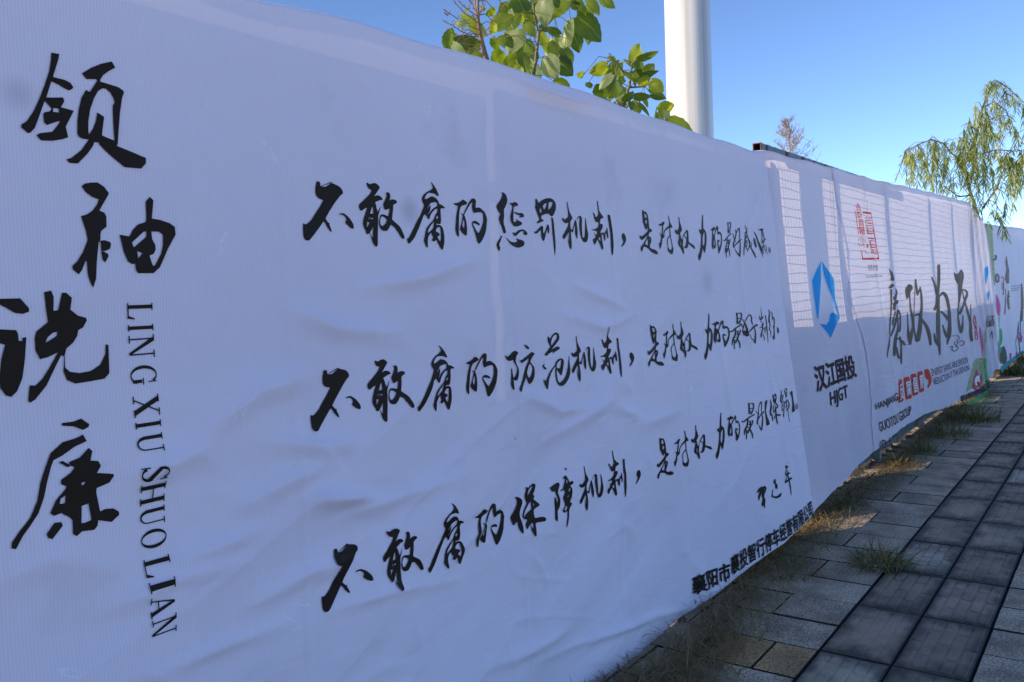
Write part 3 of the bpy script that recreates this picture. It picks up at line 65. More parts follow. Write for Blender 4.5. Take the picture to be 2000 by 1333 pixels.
"zui": [[1,8502,3789,1,-12,1,-12,0,-12,-1,-13,-1,-14,-3,-15,-3,-16,-3,-15,13,-3,15,4,1,15,2,16,1,15,1,14,0,13,-1,13,-1,12,-1,12,-11,2],[1,8532,3776,12,4,12,5,10,3,2,1,-1,-1,3,-2,3,-5,1,-7,0,-9,-2,-11,-3,-12,-5,-13,-9,-12,-10,-13,-12,-13,-11,-13,7,-4,12,2,11,13,11,14,10,13,8,13,6,13,5,12,2,12,1,10,-1,8,-3,6,-6,4,-14,3,-15,-3,-11,-5,-11,-6,-10,-4,1,-3],[1,8523,3728,12,2,11,2,12,1,12,2,4,4,-8,2,-11,-2,-12,-1,-11,-2,-12,-2,-4,-3],[1,8526,3699,9,2,9,2,9,2,9,2,2,4,-9,2,-9,-2,-8,-2,-9,-2,-9,-2,-2,-4],[1,8374,3596,4,-1,5,-4,16,-2,18,3,18,9,22,11,22,13,22,12,22,9,22,9,23,9,23,9,-2,6,-15,1,-23,-9,-22,-9,-23,-10,-23,-10,-23,-11,-23,-13,-21,-11,-15,-7,-3,-1,3,0,-5,2,-6,2,-14,-1],[1,8462,3625,-2,-15,-2,-15,-4,-15,-5,-13,-8,-12,-11,-11,-12,-11,-10,-12,-6,-14,-4,-16,-3,-15,-4,-15,5,-2,6,2,8,15,8,15,8,15,8,13,9,12,10,11,10,11,8,13,5,14,4,15,2,15,3,16,-11,3],[1,8451,3563,10,1,10,2,10,1,10,1,3,4,-7,2,-10,-1,-10,-1,-10,-2,-10,-1,-3,-4],[1,8436,3531,14,2,15,3,14,3,14,2,3,4,-8,2,-14,-3,-14,-2,-15,-3,-14,-2,-2,-4],[1,8434,3516,-4,-24,-4,-24,-4,-24,-4,-23,6,-2,7,2,5,24,5,23,5,24,5,24,-8,2],[1,8493,3603,1,-14,1,-14,0,-14,-2,-12,-6,-10,-8,-9,-8,-8,-7,-9,-6,-8,-4,-9,-3,-8,-4,-8,6,-2,9,1,6,8,6,8,7,8,6,8,7,8,7,9,7,10,5,11,2,13,1,14,-1,14,1,14,-12,3],[1,8543,3614,-5,-9,-5,-8,-6,-9,-7,-10,-9,-12,-12,-13,-12,-13,-12,-13,6,-3,9,1,12,13,13,13,12,13,10,12,8,11,5,9,4,9,5,9,-7,2],[1,8494,3600,13,2,13,1,13,2,13,2,3,3,-6,2,-13,-1,-12,-2,-13,-1,-13,-2,-4,-3],[1,8483,3520,6,-11,6,-11,6,-11,4,-11,2,-11,1,-11,0,-12,1,-11,6,-2,7,2,1,12,2,11,1,12,-1,11,-4,12,-5,11,-7,12,-6,11,-11,1]],
"hao": [[1,8619,3680,4,-9,5,-9,5,-9,5,-10,4,-11,3,-13,4,-12,4,-9,5,-6,7,-3,5,0,4,-1,9,1,2,4,-4,2,-3,0,-2,1,-3,4,-3,9,-4,12,-5,13,-5,12,-7,9,-7,9,-7,9,-7,8,-6,1],[1,8694,3720,2,-9,4,-8,2,-9,-2,-11,-6,-14,-9,-17,-12,-18,-11,-15,-14,-14,-15,-13,-15,-13,-9,-13,-1,-12,4,-11,6,-10,4,-10,14,-2,11,5,-3,10,-4,10,-3,10,2,10,6,10,11,13,14,13,12,15,11,16,12,18,10,18,6,15,0,12,-5,9,-7,8,-6,8,-5,0],[1,8719,3683,17,12,16,12,16,10,13,9,11,6,7,4,-6,-1,-4,1,2,-7,2,-13,-1,-15,-2,-14,-4,-14,-6,-14,-7,-14,-7,-15,9,-3,12,3,6,14,6,15,6,14,4,14,4,15,2,15,1,14,-2,9,-13,6,-21,-4,-10,-5,-11,-7,-11,-9,-13,-12,-13,-12,-13,-12,3,-3],[1,8640,3535,24,12,24,11,23,11,23,10,23,10,22,10,20,8,13,4,-3,0,-8,1,4,-1,7,-2,19,1,5,8,-3,1,-3,4,-19,4,-22,-4,-17,-7,-17,-10,-20,-10,-20,-11,-22,-10,-23,-11,-24,-11,-24,-12,3,-5],[1,8772,3611,1,-14,1,-13,0,-14,-1,-14,-3,-16,-4,-17,-4,-17,-4,-16,-2,-15,-2,-14,-2,-14,-2,-15,9,-3,10,3,6,14,6,15,6,14,4,16,3,16,2,17,1,17,0,15,-1,15,-1,14,-2,14,-2,13,-9,2],[1,8651,3515,9,-9,9,-10,9,-9,11,-9,12,-10,14,-9,14,-10,14,-9,18,0,8,7,-17,9,-16,9,-16,8,-14,9,-13,9,-10,8,-11,9,-10,9,-7,0]],
"wei": [[1,8962,3778,1,-13,0,-12,2,-13,6,-15,11,-17,14,-19,16,-21,15,-21,13,-24,12,-26,13,-26,16,-24,19,-21,22,-19,21,-17,19,-15,15,-13,14,-11,13,-11,13,-11,17,-1,10,6,-9,11,-8,12,-10,12,-15,14,-21,16,-26,16,-26,17,-22,20,-17,22,-16,26,-14,25,-14,24,-14,22,-15,21,-13,19,-11,17,-8,15,-6,12,-4,11,-6,13,-4,0],[1,9007,3756,5,-7,5,-7,5,-7,5,-7,6,-1,4,2,-5,7,-6,7,-5,7,-5,7,-5,1],[1,8957,3686,13,5,14,4,13,5,11,3,6,3,3,2,2,1,2,1,-1,6,-15,1,-4,-1,-3,0,-4,-1,-7,-1,-11,-3,-14,-4,-14,-5,-14,-4,-1,-10],[1,8947,3683,-3,-16,-3,-15,-3,-17,-5,-18,-8,-23,-9,-25,-10,-25,-7,-23,-5,-19,-3,-18,-3,-16,-2,-18,6,-2,8,2,5,18,6,16,5,18,7,19,8,23,9,25,9,25,8,23,6,19,5,16,4,16,5,16,-14,3],[1,8969,3663,6,-5,7,-4,5,-4,1,-3,-3,-4,-7,-4,-10,-5,-10,-6,3,-3,11,0,10,5,11,5,11,5,6,7,-2,6,-7,5,-8,5,-7,4,-12,0],[1,8940,3600,16,3,16,4,17,4,16,4,2,5,-11,1,-16,-4,-16,-4,-16,-4,-16,-4,-1,-4],[1,8965,3609,-10,-11,-11,-12,-9,-11,-4,-11,5,-10,11,-8,13,-8,10,-7,9,-9,8,-9,8,-10,9,-9,7,-1,5,3,-7,10,-6,9,-7,10,-7,9,-11,9,-12,7,-9,8,-4,7,3,9,8,11,10,11,9,11,-7,4],[1,8996,3609,-3,-13,-3,-13,-4,-12,-5,-9,-7,-6,-8,-4,-10,-4,-11,-5,2,-3,8,-1,11,4,12,4,12,6,10,7,6,11,3,12,2,14,3,12,-9,2],[1,9077,3625,-1,-13,0,-13,-2,-13,-6,-13,-10,-14,-13,-14,-15,-15,-15,-15,8,-4,13,2,15,15,15,15,15,15,9,15,4,14,-1,13,-3,13,-2,13,-6,1],[1,9117,3602,0,-13,1,-13,0,-13,0,-13,8,-2,7,2,-1,14,-2,13,-1,13,-1,13,-6,1]],
"she": [[1,9218,3715,9,-9,9,-8,9,-9,10,-12,13,-17,15,-21,15,-22,15,-21,14,-21,14,-21,13,-21,15,-20,16,-19,18,-18,17,-18,17,-18,14,-1,10,4,-8,20,-7,19,-8,19,-11,20,-16,20,-17,21,-19,20,-18,20,-18,21,-18,22,-17,21,-16,17,-15,12,-13,9,-12,7,-13,8,-11,0],[1,9196,3642,0,-12,-2,-13,1,-12,3,-13,7,-12,11,-12,11,-11,11,-12,25,-2,18,8,-5,13,-4,12,-5,12,-5,12,-7,11,-8,12,-9,11,-8,12,-18,2],[1,9363,3741,24,-1,25,-1,26,0,24,1,21,2,16,3,13,4,12,3,9,12,-27,5,-14,-2,-13,-2,-11,-1,-13,-2,-19,-3,-23,-4,-25,-4,-25,-3,-7,-4],[1,9439,3745,-1,-16,-2,-16,-1,-16,-2,-17,0,-18,0,-19,0,-18,0,-19,24,-5,23,8,-3,19,-4,18,-3,19,-1,17,0,17,2,16,2,16,2,15,-17,4],[1,9501,3737,6,-13,6,-12,6,-12,5,-12,3,-11,3,-11,3,-11,2,-11,12,-2,10,4,-2,11,-3,11,-2,11,-4,11,-6,12,-6,12,-7,13,-7,12,-11,1],[1,9480,3707,14,2,14,2,14,2,15,3,3,4,-9,2,-14,-3,-14,-2,-14,-3,-14,-2,-3,-4],[1,9459,3674,21,3,21,3,22,3,21,3,4,4,-9,3,-21,-4,-21,-3,-21,-3,-21,-4,-4,-3],[1,9441,3594,21,6,21,5,21,7,22,6,21,7,20,8,19,7,20,8,-1,6,-19,1,-21,-7,-21,-6,-21,-7,-20,-6,-21,-5,-22,-5,-22,-5,-23,-4,-3,-13],[1,9551,3646,-19,-19,-20,-19,-19,-18,-15,-15,-14,-12,-12,-9,-9,-10,-2,-12,9,-13,17,-14,19,-13,18,-14,10,0,5,3,-15,14,-16,14,-13,14,-7,11,2,9,8,8,12,9,13,12,15,16,16,18,18,20,17,18,-7,4],[1,9477,3542,21,10,23,11,19,8,-2,2,-2,-5,-11,-13,-13,-16,-13,-14,7,-3,9,2,12,14,14,16,11,14,0,9,-23,-2,-20,-9,-24,-11,-21,-10,3,-3],[1,9581,3580,4,-11,5,-11,4,-11,-1,-11,-7,-10,-11,-10,-13,-10,-12,-10,4,-2,8,1,12,10,14,10,11,10,7,11,2,12,-4,11,-5,12,-4,11,-7,1],[1,9544,3534,21,-17,21,-17,21,-17,21,-17,7,0,4,2,-21,17,-20,17,-21,18,-20,17,-8,0],[1,9689,3558,6,-8,7,-7,6,-7,1,-7,-4,-10,-7,-11,-9,-10,-2,-2,2,1,-7,8,-5,9,-2,9,4,8,7,9,9,9,8,9,-5,2,-9,-1,-9,-9,-9,-9,-9,-9,-4,-9,2,-10,6,-11,8,-8,16,-4,14,7,10,10,9,12,4,10,-3,9,-6,7,-8,8,-7,7,-9,0]],
"fang": [[1,4570,2705,5,0,3,-2,6,-8,7,0,19,6,10,5,18,11,10,5,18,6,9,1,14,-5,8,-4,11,-7,0,-4,-10,-7,-5,-4,-9,-10,-3,-8,-3,-20,2,-11,9,-16,5,-9,12,-16,4,-10,3,-18,-2,-11,-7,-23,-5,-10,-12,-12,-7,-2,-12,2,-6,2,-8,7,-3,-5,-1,-24,0,-13,0,-23,-2,-7,-6,0,-5,2,-10,10,-4,7,-5,15,0,10,5,21,2,13,4,25,1,14,0,25,1,7,7,0,3,-6,4,-21,2,-12,4,-20,4,-5,11,2,6,5,12,16,5,11,5,22,-3,12,-15,19,-7,9,-9,11,-3,6,-2,10,-5,1,-19,-5,-10,-2,-16,1,-9,3,-14,9,-6,7,-6,17],[1,4789,2759,13,2,9,-1,17,-6,9,-5,16,-11,2,-5,-4,-5,-6,-1,-13,1,-6,3,-9,7,-4,4,-6,8,-5,3,-13,4],[1,4732,2663,4,-2,2,-1,5,-4,8,0,24,7,16,6,32,11,18,7,33,14,14,3,15,-5,7,-3,6,-6,-2,-5,-15,-10,-8,-6,-14,-12,-6,-7,-6,-12,2,-7,14,-12,8,-7,15,-15,5,-9,2,-19,-1,-12,-5,-26,-6,-13,-18,-21,-11,-8,-23,-8,-9,0,-10,8,-5,6,-9,17,-4,9,-4,13,-5,-2,-17,-22,-9,-12,-15,-22,-11,-12,-26,-20,-9,-4,-9,6,-2,5,-1,11,2,6,9,6,5,4,12,8,8,9,17,24,9,15,15,27,8,14,15,25,10,13,19,21,7,11,6,15,-5,2,-23,-9,-16,-5,-32,-10,-11,-2,-11,3,-5,6,-8,14],[-1,4857,2622,16,-11,6,-6,6,-14,0,-10,-6,-20,-6,-10,-15,-16,-7,-6,-12,-4,-5,1,-9,11,-3,7,-5,17,2,10,9,20,6,10,15,19]],
"fan": [[1,5101,2801,9,-4,5,-3,9,-10,8,2,18,18,14,8,30,12,15,1,24,-8,10,-7,8,-16,0,-9,-8,-16,-9,-8,-23,-15,-15,-9,-31,-17,-13,-8,-18,-11,3,0,27,9,16,4,30,6,14,0,20,-6,5,-3,0,-9,-6,-3,-20,-6,-12,-3,-20,-5,-11,-4,-21,-8,-4,1,6,12,-5,2,-25,-5,-17,-5,-34,-13,-14,-2,-15,3,-4,3,1,6,8,6,24,14,15,9,25,19,6,5,-5,2,-4,5,-12,14,-5,9,-7,16,-1,9,5,14],[-1,5145,2776,13,15,11,7,25,11,11,2,12,-7,2,-5,-3,-12,-5,-7,-16,-13,-12,-8,-25,-17,-11,-6,-12,-1,-2,6,6,24],[1,5041,2607,-10,-11,1,-5,14,-8,6,-5,6,-10,0,-4,-7,-2,-6,2,-14,8,-7,6,-11,13,0,5,10,6,6,3,12,3],[1,5016,2498,15,-15,11,1,20,18,11,12,21,22,13,11,25,17,15,8,25,14,8,7,3,11,8,6,23,12,15,4,30,3,13,-2,17,-10,6,-7,2,-17,-1,-11,-8,-25,-6,-15,-14,-29,-7,-9,-9,-3,-5,3,-11,13,-8,8,-19,16,-7,7,-7,9,-2,-6,1,-27,1,-16,6,-28,5,-11,11,-15,10,-3,23,2,15,5,31,13,15,11,22,22,10,16,12,32,6,19,7,33,3,13,1,17,1,4,5,-3,2,-10,0,-31,3,-16,7,-29,1,-14,-1,-23,-6,-13,-18,-23,-13,-12,-27,-20,-16,-8,-31,-11,-15,-2,-23,0,-12,3,-19,11,-9,9,-14,19,-6,12,-5,26,-1,14,1,24,2,13,7,21,-4,3,-21,-12,-13,-10,-26,-22,-12,-12,-18,-23,-9,-13,-11,-26,-6,-13,-8,-21,-5,-5,-10,3,-6,6,-13,18,-5,10,-3,17,-2,9,-1,14],[-1,5197,2580,5,13,8,7,26,13,11,4,12,0,3,-5,-4,-19,-4,-11,-8,-20,-8,-5,-17,0,-9,1,-12,4,-3,3,-1,9]],
"bao": [[1,4648,1713,13,0,9,-3,16,-9,8,-6,13,-14,4,-8,2,-14,-2,-8,-8,-15,-6,-10,-10,-20,-4,-11,-1,-22,2,-13,8,-24,3,-14,5,-23,0,-14,-5,-27,-3,-7,-8,2,-5,5,-11,17,-5,10,-9,18,-2,12,1,22,-4,5,-13,-5,-8,-4,-14,-9,-7,0,-8,9,-6,11,-11,33,1,12,11,8,9,8,22,20,10,10,15,19,6,11,5,21,-2,10,-12,13],[1,4761,1759,17,-1,6,-3,4,-7,9,0,27,8,14,4,23,5,11,-1,20,-8,6,-5,3,-10,-2,-8,-10,-18,-7,-10,-16,-15,-2,-6,10,-8,1,-4,-5,-6,-3,-3,-6,-8,3,-6,17,-13,10,-9,20,-17,3,-7,-9,-6,-10,-3,-25,-3,-11,-3,-13,-6,-5,-8,-3,-21,1,-10,3,-17,13,-5,42,-4,20,-2,30,-7,12,-5,12,-11,2,-6,-3,-9,-4,-3,-13,0,-23,3,-66,10,-18,-4,0,-28,-1,-17,-5,-34,-3,-10,-7,0,-6,4,-14,16,-7,11,-10,25,-3,14,-1,23,-4,4,-13,-9,-7,-4,-14,-10,-6,0,-8,9,-2,7,-2,18,6,8,20,15,-3,7,-28,10,-10,6,-10,13,0,8,6,12,7,9,21,17,12,11,23,20,3,10,-11,17,-6,12,-10,27,-1,12,8,12,3,6,3,11,-1,5,-6,7],[-1,4795,1716,7,15,8,7,23,8,10,1,15,-3,1,-3,-11,-11,-7,-7,-16,-13,-8,-7,-15,-11,-6,1,-2,15],[-1,4726,1567,16,18,12,12,31,24,13,10,18,12,6,1,3,-8,0,-10,-3,-27,-8,-10,-24,-5,-14,-5,-25,-11,-9,-5,-7,-5,-4,0,-7,3],[-1,4846,1628,11,-10,0,-5,-9,-7,-3,2,-2,18],[-1,4797,1499,17,-7,4,-7,-1,-20,-2,-6,-5,-3,-4,3,-9,15,-2,8,-2,15]],
"zhang": [[1,5059,1698,16,2,13,3,26,6,15,3,27,2,10,-1,12,-7,2,-7,-5,-13,-5,-8,-11,-12,-5,-8,-6,-16,1,-9,9,-16,4,-9,6,-17,0,-12,-6,-26,-5,-12,-15,-17,-6,-5,-8,-2,-3,-6,-3,-23,-1,-14,-4,-28,-3,-7,-8,-2,-6,5,-15,17,-2,9,6,16,2,13,2,28,0,17,-2,30,0,15,3,26,4,7,7,-2,4,-5,7,-16,3,-10,4,-18,3,-1,7,16,1,9,-2,15,-3,9,-9,17,-3,8,0,12,-5,3,-17,3,-9,2,-16,8,-6,7,-8,16],[1,5268,1802,18,-3,7,-3,7,-7,-2,-4,-13,-5,-4,1,1,7,-3,5,-12,7],[1,5231,1731,14,8,9,3,16,4,7,-2,7,-12,5,-7,11,-14,3,-8,2,-12,8,-3,28,2,11,-2,10,-10,0,-4,-11,-7,-10,-3,-23,-5,-1,-4,15,-13,6,-9,3,-22,-3,-13,-11,-25,-9,-12,-17,-17,1,-8,21,-10,3,-6,-12,-10,-7,-5,-14,-8,-6,-7,-7,-13,-1,-11,1,-24,-2,-16,-7,-31,-5,-15,-10,-20,-4,-5,-5,3,-1,8,1,23,2,15,5,29,1,15,-1,28,-7,6,-25,-5,-11,1,-15,8,-4,5,-1,9,6,6,20,13,6,8,4,14,-3,11,-12,23,-2,10,3,11,6,7,17,14,3,10,-10,18,-8,4,-19,-5,-10,0,-13,4,-2,2,6,1,7,2,22,3,8,4,6,12,6,8,15,18,5,9,3,14,-4,5,-19,2],[-1,5280,1717,7,-13,0,-8,-6,-13,-4,-1,-8,10,0,8,7,17],[-1,5287,1626,12,16,6,3,8,-5,1,-5,-3,-11,-6,-3,-16,1],[-1,5265,1583,20,11,5,0,-3,-10,-6,-3,-17,-1],[-1,5218,1503,20,19,8,3,7,-7,2,-6,-4,-13,-5,-4,-14,-5,-7,1,-10,5]],
"de_mid": [[1,7996,2753,42,2,22,4,37,12,22,0,41,-10,7,-6,-17,-11,-15,-5,-35,-3,-12,-7,-10,-20,6,-8,30,-10,17,6,30,31,18,16,34,23,18,7,27,1,10,-3,9,-15,0,-11,-9,-24,12,-7,48,0,24,-5,35,-18,13,-15,9,-34,-1,-19,-13,-33,-14,-18,-36,-31,-22,-16,-40,-24,-15,-4,-15,8,-5,11,-1,30,-6,18,-17,31,-1,15,13,22,11,5,27,-1,15,-4,28,-13,6,-5,-9,-3,-13,1,-36,9,-9,-3,2,-19,9,-13,29,-27,15,-2,24,21,13,13,23,27,5,16,-5,31,-7,12,-20,12,-19,2,-49,-6,-18,2,-14,12,-3,11,3,28,-9,4,-33,-12,-17,-11,-30,-26,-10,-9,-8,-8,1,-10,15,-29,5,-17,3,-33,-3,-14,-14,-15,-15,-1,-40,10,-16,6,-14,9,-2,-3,8,-19,-2,-6,-15,0,-10,7,-17,27,-2,18,9,37,8,25,21,51,-3,15,-30,6,-14,3,-20,7],[-1,8084,2610,14,32,9,8,15,-4,4,-9,2,-31,-4,-12,-17,-12,-9,0,-14,15]],
"de_low": [[1,8204,1772,31,0,16,2,28,10,16,-1,29,-11,5,-7,-13,-10,-11,-4,-25,-2,-10,-5,-7,-20,3,-8,22,-11,12,5,23,29,14,14,26,21,13,6,20,0,7,-4,6,-14,-1,-11,-7,-23,8,-7,35,-3,17,-6,24,-19,9,-16,5,-33,-1,-18,-11,-32,-11,-17,-27,-28,-16,-14,-30,-22,-12,-3,-10,8,-3,11,0,30,-3,17,-11,31,0,15,10,20,8,5,19,-3,11,-4,20,-14,4,-5,-7,-3,-9,2,-26,11,-6,-3,1,-19,6,-13,19,-27,11,-3,18,19,10,13,18,25,4,15,-2,30,-4,13,-14,12,-14,3,-36,-3,-13,2,-10,13,-2,11,4,26,-6,5,-25,-10,-13,-10,-22,-24,-8,-9,-6,-7,0,-10,10,-28,3,-17,1,-33,-3,-13,-11,-15,-11,0,-29,12,-11,6,-10,10,-1,-3,5,-19,-2,-6,-11,1,-6,7,-12,27,-1,18,8,37,7,23,17,49,-1,16,-22,7,-10,4,-14,7],[-1,8263,1627,11,31,7,7,11,-4,3,-10,0,-29,-4,-12,-13,-11,-6,0,-10,15]],
"zui_mid": [[1,8595,2839,1,-13,2,-12,2,-13,0,-14,-2,-14,-4,-16,-3,-15,-4,-16,21,-5,22,3,2,16,2,16,2,15,0,15,-1,14,-2,13,-3,13,-2,12,-17,4],[1,8642,2822,20,3,19,4,16,2,4,0,-2,0,5,-3,4,-5,3,-8,0,-9,-2,-12,-5,-12,-8,-13,-12,-12,-17,-12,-18,-12,-17,-12,12,-5,19,1,16,12,17,13,16,12,13,13,9,13,6,13,4,12,0,10,-2,8,-5,7,-10,5,-22,4,-24,-1,-18,-4,-17,-5,-16,-4,2,-2],[1,8632,2773,18,1,18,0,19,0,19,1,6,3,-12,3,-18,0,-19,0,-18,-1,-19,0,-6,-4],[1,8639,2742,14,1,13,2,14,1,14,1,3,4,-13,2,-14,-1,-14,-1,-14,-1,-14,-1,-3,-4],[1,8403,2653,7,-2,8,-4,24,-5,29,2,29,6,33,10,35,11,34,9,34,7,35,7,36,7,36,7,-3,6,-24,3,-36,-7,-36,-7,-35,-7,-36,-8,-36,-9,-37,-11,-32,-9,-23,-5,-5,-1,5,0,-7,2,-11,4,-20,-1],[1,8541,2672,-3,-15,-3,-16,-4,-15,-7,-13,-13,-11,-17,-10,-18,-10,-15,-12,-8,-14,-6,-15,-4,-16,-4,-15,7,-2,10,1,11,14,12,15,11,14,12,13,14,11,15,10,15,11,12,12,8,15,4,15,3,16,4,15,-17,5],[1,8526,2609,16,0,16,0,15,1,16,0,6,3,-12,4,-16,-1,-15,0,-16,0,-16,0,-5,-4],[1,8505,2577,23,1,22,1,22,1,23,1,4,4,-12,3,-23,-1,-22,-1,-23,-1,-22,-1,-4,-4],[1,8502,2562,-5,-24,-5,-25,-4,-24,-5,-24,10,-3,11,1,6,24,7,25,6,24,7,24,-13,4],[1,8591,2646,2,-15,2,-15,1,-14,-3,-13,-8,-9,-12,-9,-13,-7,-11,-9,-7,-8,-6,-8,-5,-8,-6,-8,10,-3,14,1,9,7,10,7,9,8,10,7,10,8,11,8,10,10,7,11,3,13,0,15,-1,15,0,14,-18,4],[1,8670,2652,-8,-9,-7,-9,-8,-8,-11,-10,-15,-11,-17,-12,-19,-13,-18,-12,9,-4,15,1,19,12,19,12,19,12,15,11,11,11,8,9,6,8,7,9,-11,4],[1,8593,2643,20,0,21,0,20,0,21,0,5,3,-9,3,-21,0,-20,0,-21,0,-20,0,-7,-3],[1,8580,2560,10,-12,11,-12,9,-13,7,-12,5,-12,1,-11,2,-12,1,-12,11,-3,10,1,2,12,2,12,1,12,-3,12,-6,13,-10,13,-11,12,-10,13,-18,3]],
"zui_low": [[1,8733,1866,1,-13,2,-13,1,-13,0,-14,-3,-15,-3,-15,-4,-15,-4,-16,20,-6,21,1,2,16,3,15,1,16,1,15,0,14,-2,14,-3,13,-2,13,-16,5],[1,8778,1845,19,2,18,2,16,1,3,0,-1,0,4,-4,5,-5,2,-8,0,-9,-3,-12,-4,-12,-8,-12,-13,-11,-16,-12,-17,-11,-17,-11,11,-5,19,-1,16,11,16,12,16,11,12,12,9,12,6,13,4,12,1,10,-2,8,-5,8,-10,6,-20,6,-23,0,-18,-2,-16,-4,-15,-2,1,-3],[1,8767,1796,17,-1,18,-1,18,-1,18,-1,6,3,-11,4,-18,2,-18,1,-17,1,-18,1,-6,-4],[1,8773,1765,13,0,14,0,13,0,13,0,3,4,-12,3,-14,0,-13,0,-14,0,-13,0,-3,-4],[1,8545,1692,7,-3,7,-5,24,-6,27,-1,28,5,32,7,33,8,34,7,32,5,34,4,34,5,35,4,-3,7,-23,4,-34,-4,-35,-5,-34,-4,-34,-5,-35,-7,-35,-8,-31,-7,-22,-4,-5,0,5,-1,-7,4,-10,3,-20,2],[1,8678,1701,-4,-15,-2,-16,-5,-15,-7,-13,-12,-10,-17,-9,-17,-9,-14,-11,-9,-13,-5,-15,-5,-16,-4,-15,7,-3,9,0,11,14,11,14,12,14,11,12,14,11,14,9,15,9,12,12,8,14,4,15,3,16,4,15,-16,6],[1,8662,1638,15,-1,15,-1,15,-1,15,-1,6,3,-11,4,-15,1,-15,1,-15,1,-15,1,-5,-3],[1,8642,1607,21,0,21,-1,22,-1,21,0,4,3,-11,4,-22,1,-21,0,-22,1,-21,1,-4,-4],[1,8638,1592,-5,-24,-5,-25,-5,-24,-5,-24,9,-4,11,1,7,24,6,24,7,24,7,24,-13,4],[1,8725,1670,1,-15,2,-15,1,-15,-3,-12,-8,-9,-11,-8,-13,-7,-11,-7,-7,-8,-6,-8,-5,-7,-6,-8,10,-4,13,-1,9,7,10,7,9,7,9,7,10,7,10,8,10,8,8,11,3,13,0,15,0,15,-1,15,-17,6],[1,8801,1670,-8,-8,-7,-8,-8,-8,-11,-9,-14,-10,-17,-11,-18,-11,-17,-12,8,-4,14,-1,18,11,19,11,19,11,15,10,10,10,8,8,6,9,7,8,-10,4],[1,8727,1667,20,-1,19,-2,20,-1,19,-1,6,2,-9,4,-20,1,-20,2,-19,2,-20,1,-6,-3],[1,8713,1585,10,-14,9,-13,9,-13,7,-13,3,-12,2,-12,1,-12,1,-13,10,-3,10,0,2,12,2,12,1,12,-2,13,-6,13,-9,14,-10,13,-10,14,-17,4]],
"hao_bold": [[1,8652,2736,12,-9,12,-9,12,-9,12,-9,13,-9,13,-8,14,-8,13,-8,14,0,5,6,-14,8,-14,7,-14,8,-14,8,-14,8,-14,9,-15,8,-15,9,-4,0],[1,8736,2772,10,-10,10,-10,9,-9,8,-9,6,-8,5,-8,5,-8,5,-10,6,-13,6,-15,6,-16,5,-15,5,-15,3,-14,4,-15,3,-14,16,-5,14,4,0,15,0,15,-1,15,-4,15,-7,16,-10,16,-10,15,-9,13,-7,10,-6,9,-6,7,-9,9,-11,9,-13,9,-13,9,-13,9,-5,0],[1,8791,2728,-11,-9,-10,-9,-11,-10,-9,-12,-9,-13,-9,-16,-8,-15,-8,-16,12,-6,17,3,6,16,6,16,6,15,7,13,10,11,10,10,11,8,11,10,-7,5],[1,8816,2741,10,9,10,9,11,8,13,8,19,7,23,8,22,5,13,2,7,-1,10,-5,10,-8,6,-8,1,-8,-4,-10,-4,-11,-1,-12,5,-11,7,-11,9,-11,8,-10,10,-2,8,3,-5,11,-6,11,-4,11,-3,10,1,10,5,10,3,11,-1,11,-8,10,-12,10,-17,9,-25,4,-27,-4,-25,-7,-24,-9,-20,-9,-13,-9,-10,-10,-7,-9,-8,-9,4,-4],[1,8867,2613,21,5,20,5,20,5,23,6,25,8,26,8,26,8,23,7,19,3,18,3,18,1,20,3,8,13,-30,8,-18,-3,-18,-3,-20,-4,-23,-6,-25,-7,-26,-9,-25,-10,-23,-8,-19,-8,-16,-7,-16,-7,-17,-7,1,-3],[1,9027,2664,3,-15,3,-15,3,-15,1,-15,-2,-15,-4,-16,-4,-15,-3,-16,-2,-14,-1,-14,-2,-14,-1,-14,10,-4,11,2,7,14,7,13,7,14,5,15,3,15,0,16,0,17,-2,16,-4,15,-5,16,-6,14,-5,15,-10,3],[1,8876,2597,10,-12,9,-12,10,-12,12,-10,14,-7,16,-5,14,-4,12,-5,9,-8,9,-9,9,-10,9,-10,22,-2,11,8,-13,9,-13,9,-13,10,-15,8,-16,6,-16,4,-15,4,-12,5,-12,9,-11,11,-11,12,-11,12,-5,0],[1,8738,2640,39,3,21,-1,37,-7,14,-12,9,-36,-7,-10,-35,0,-23,4,-48,16,-14,12,-3,23]],
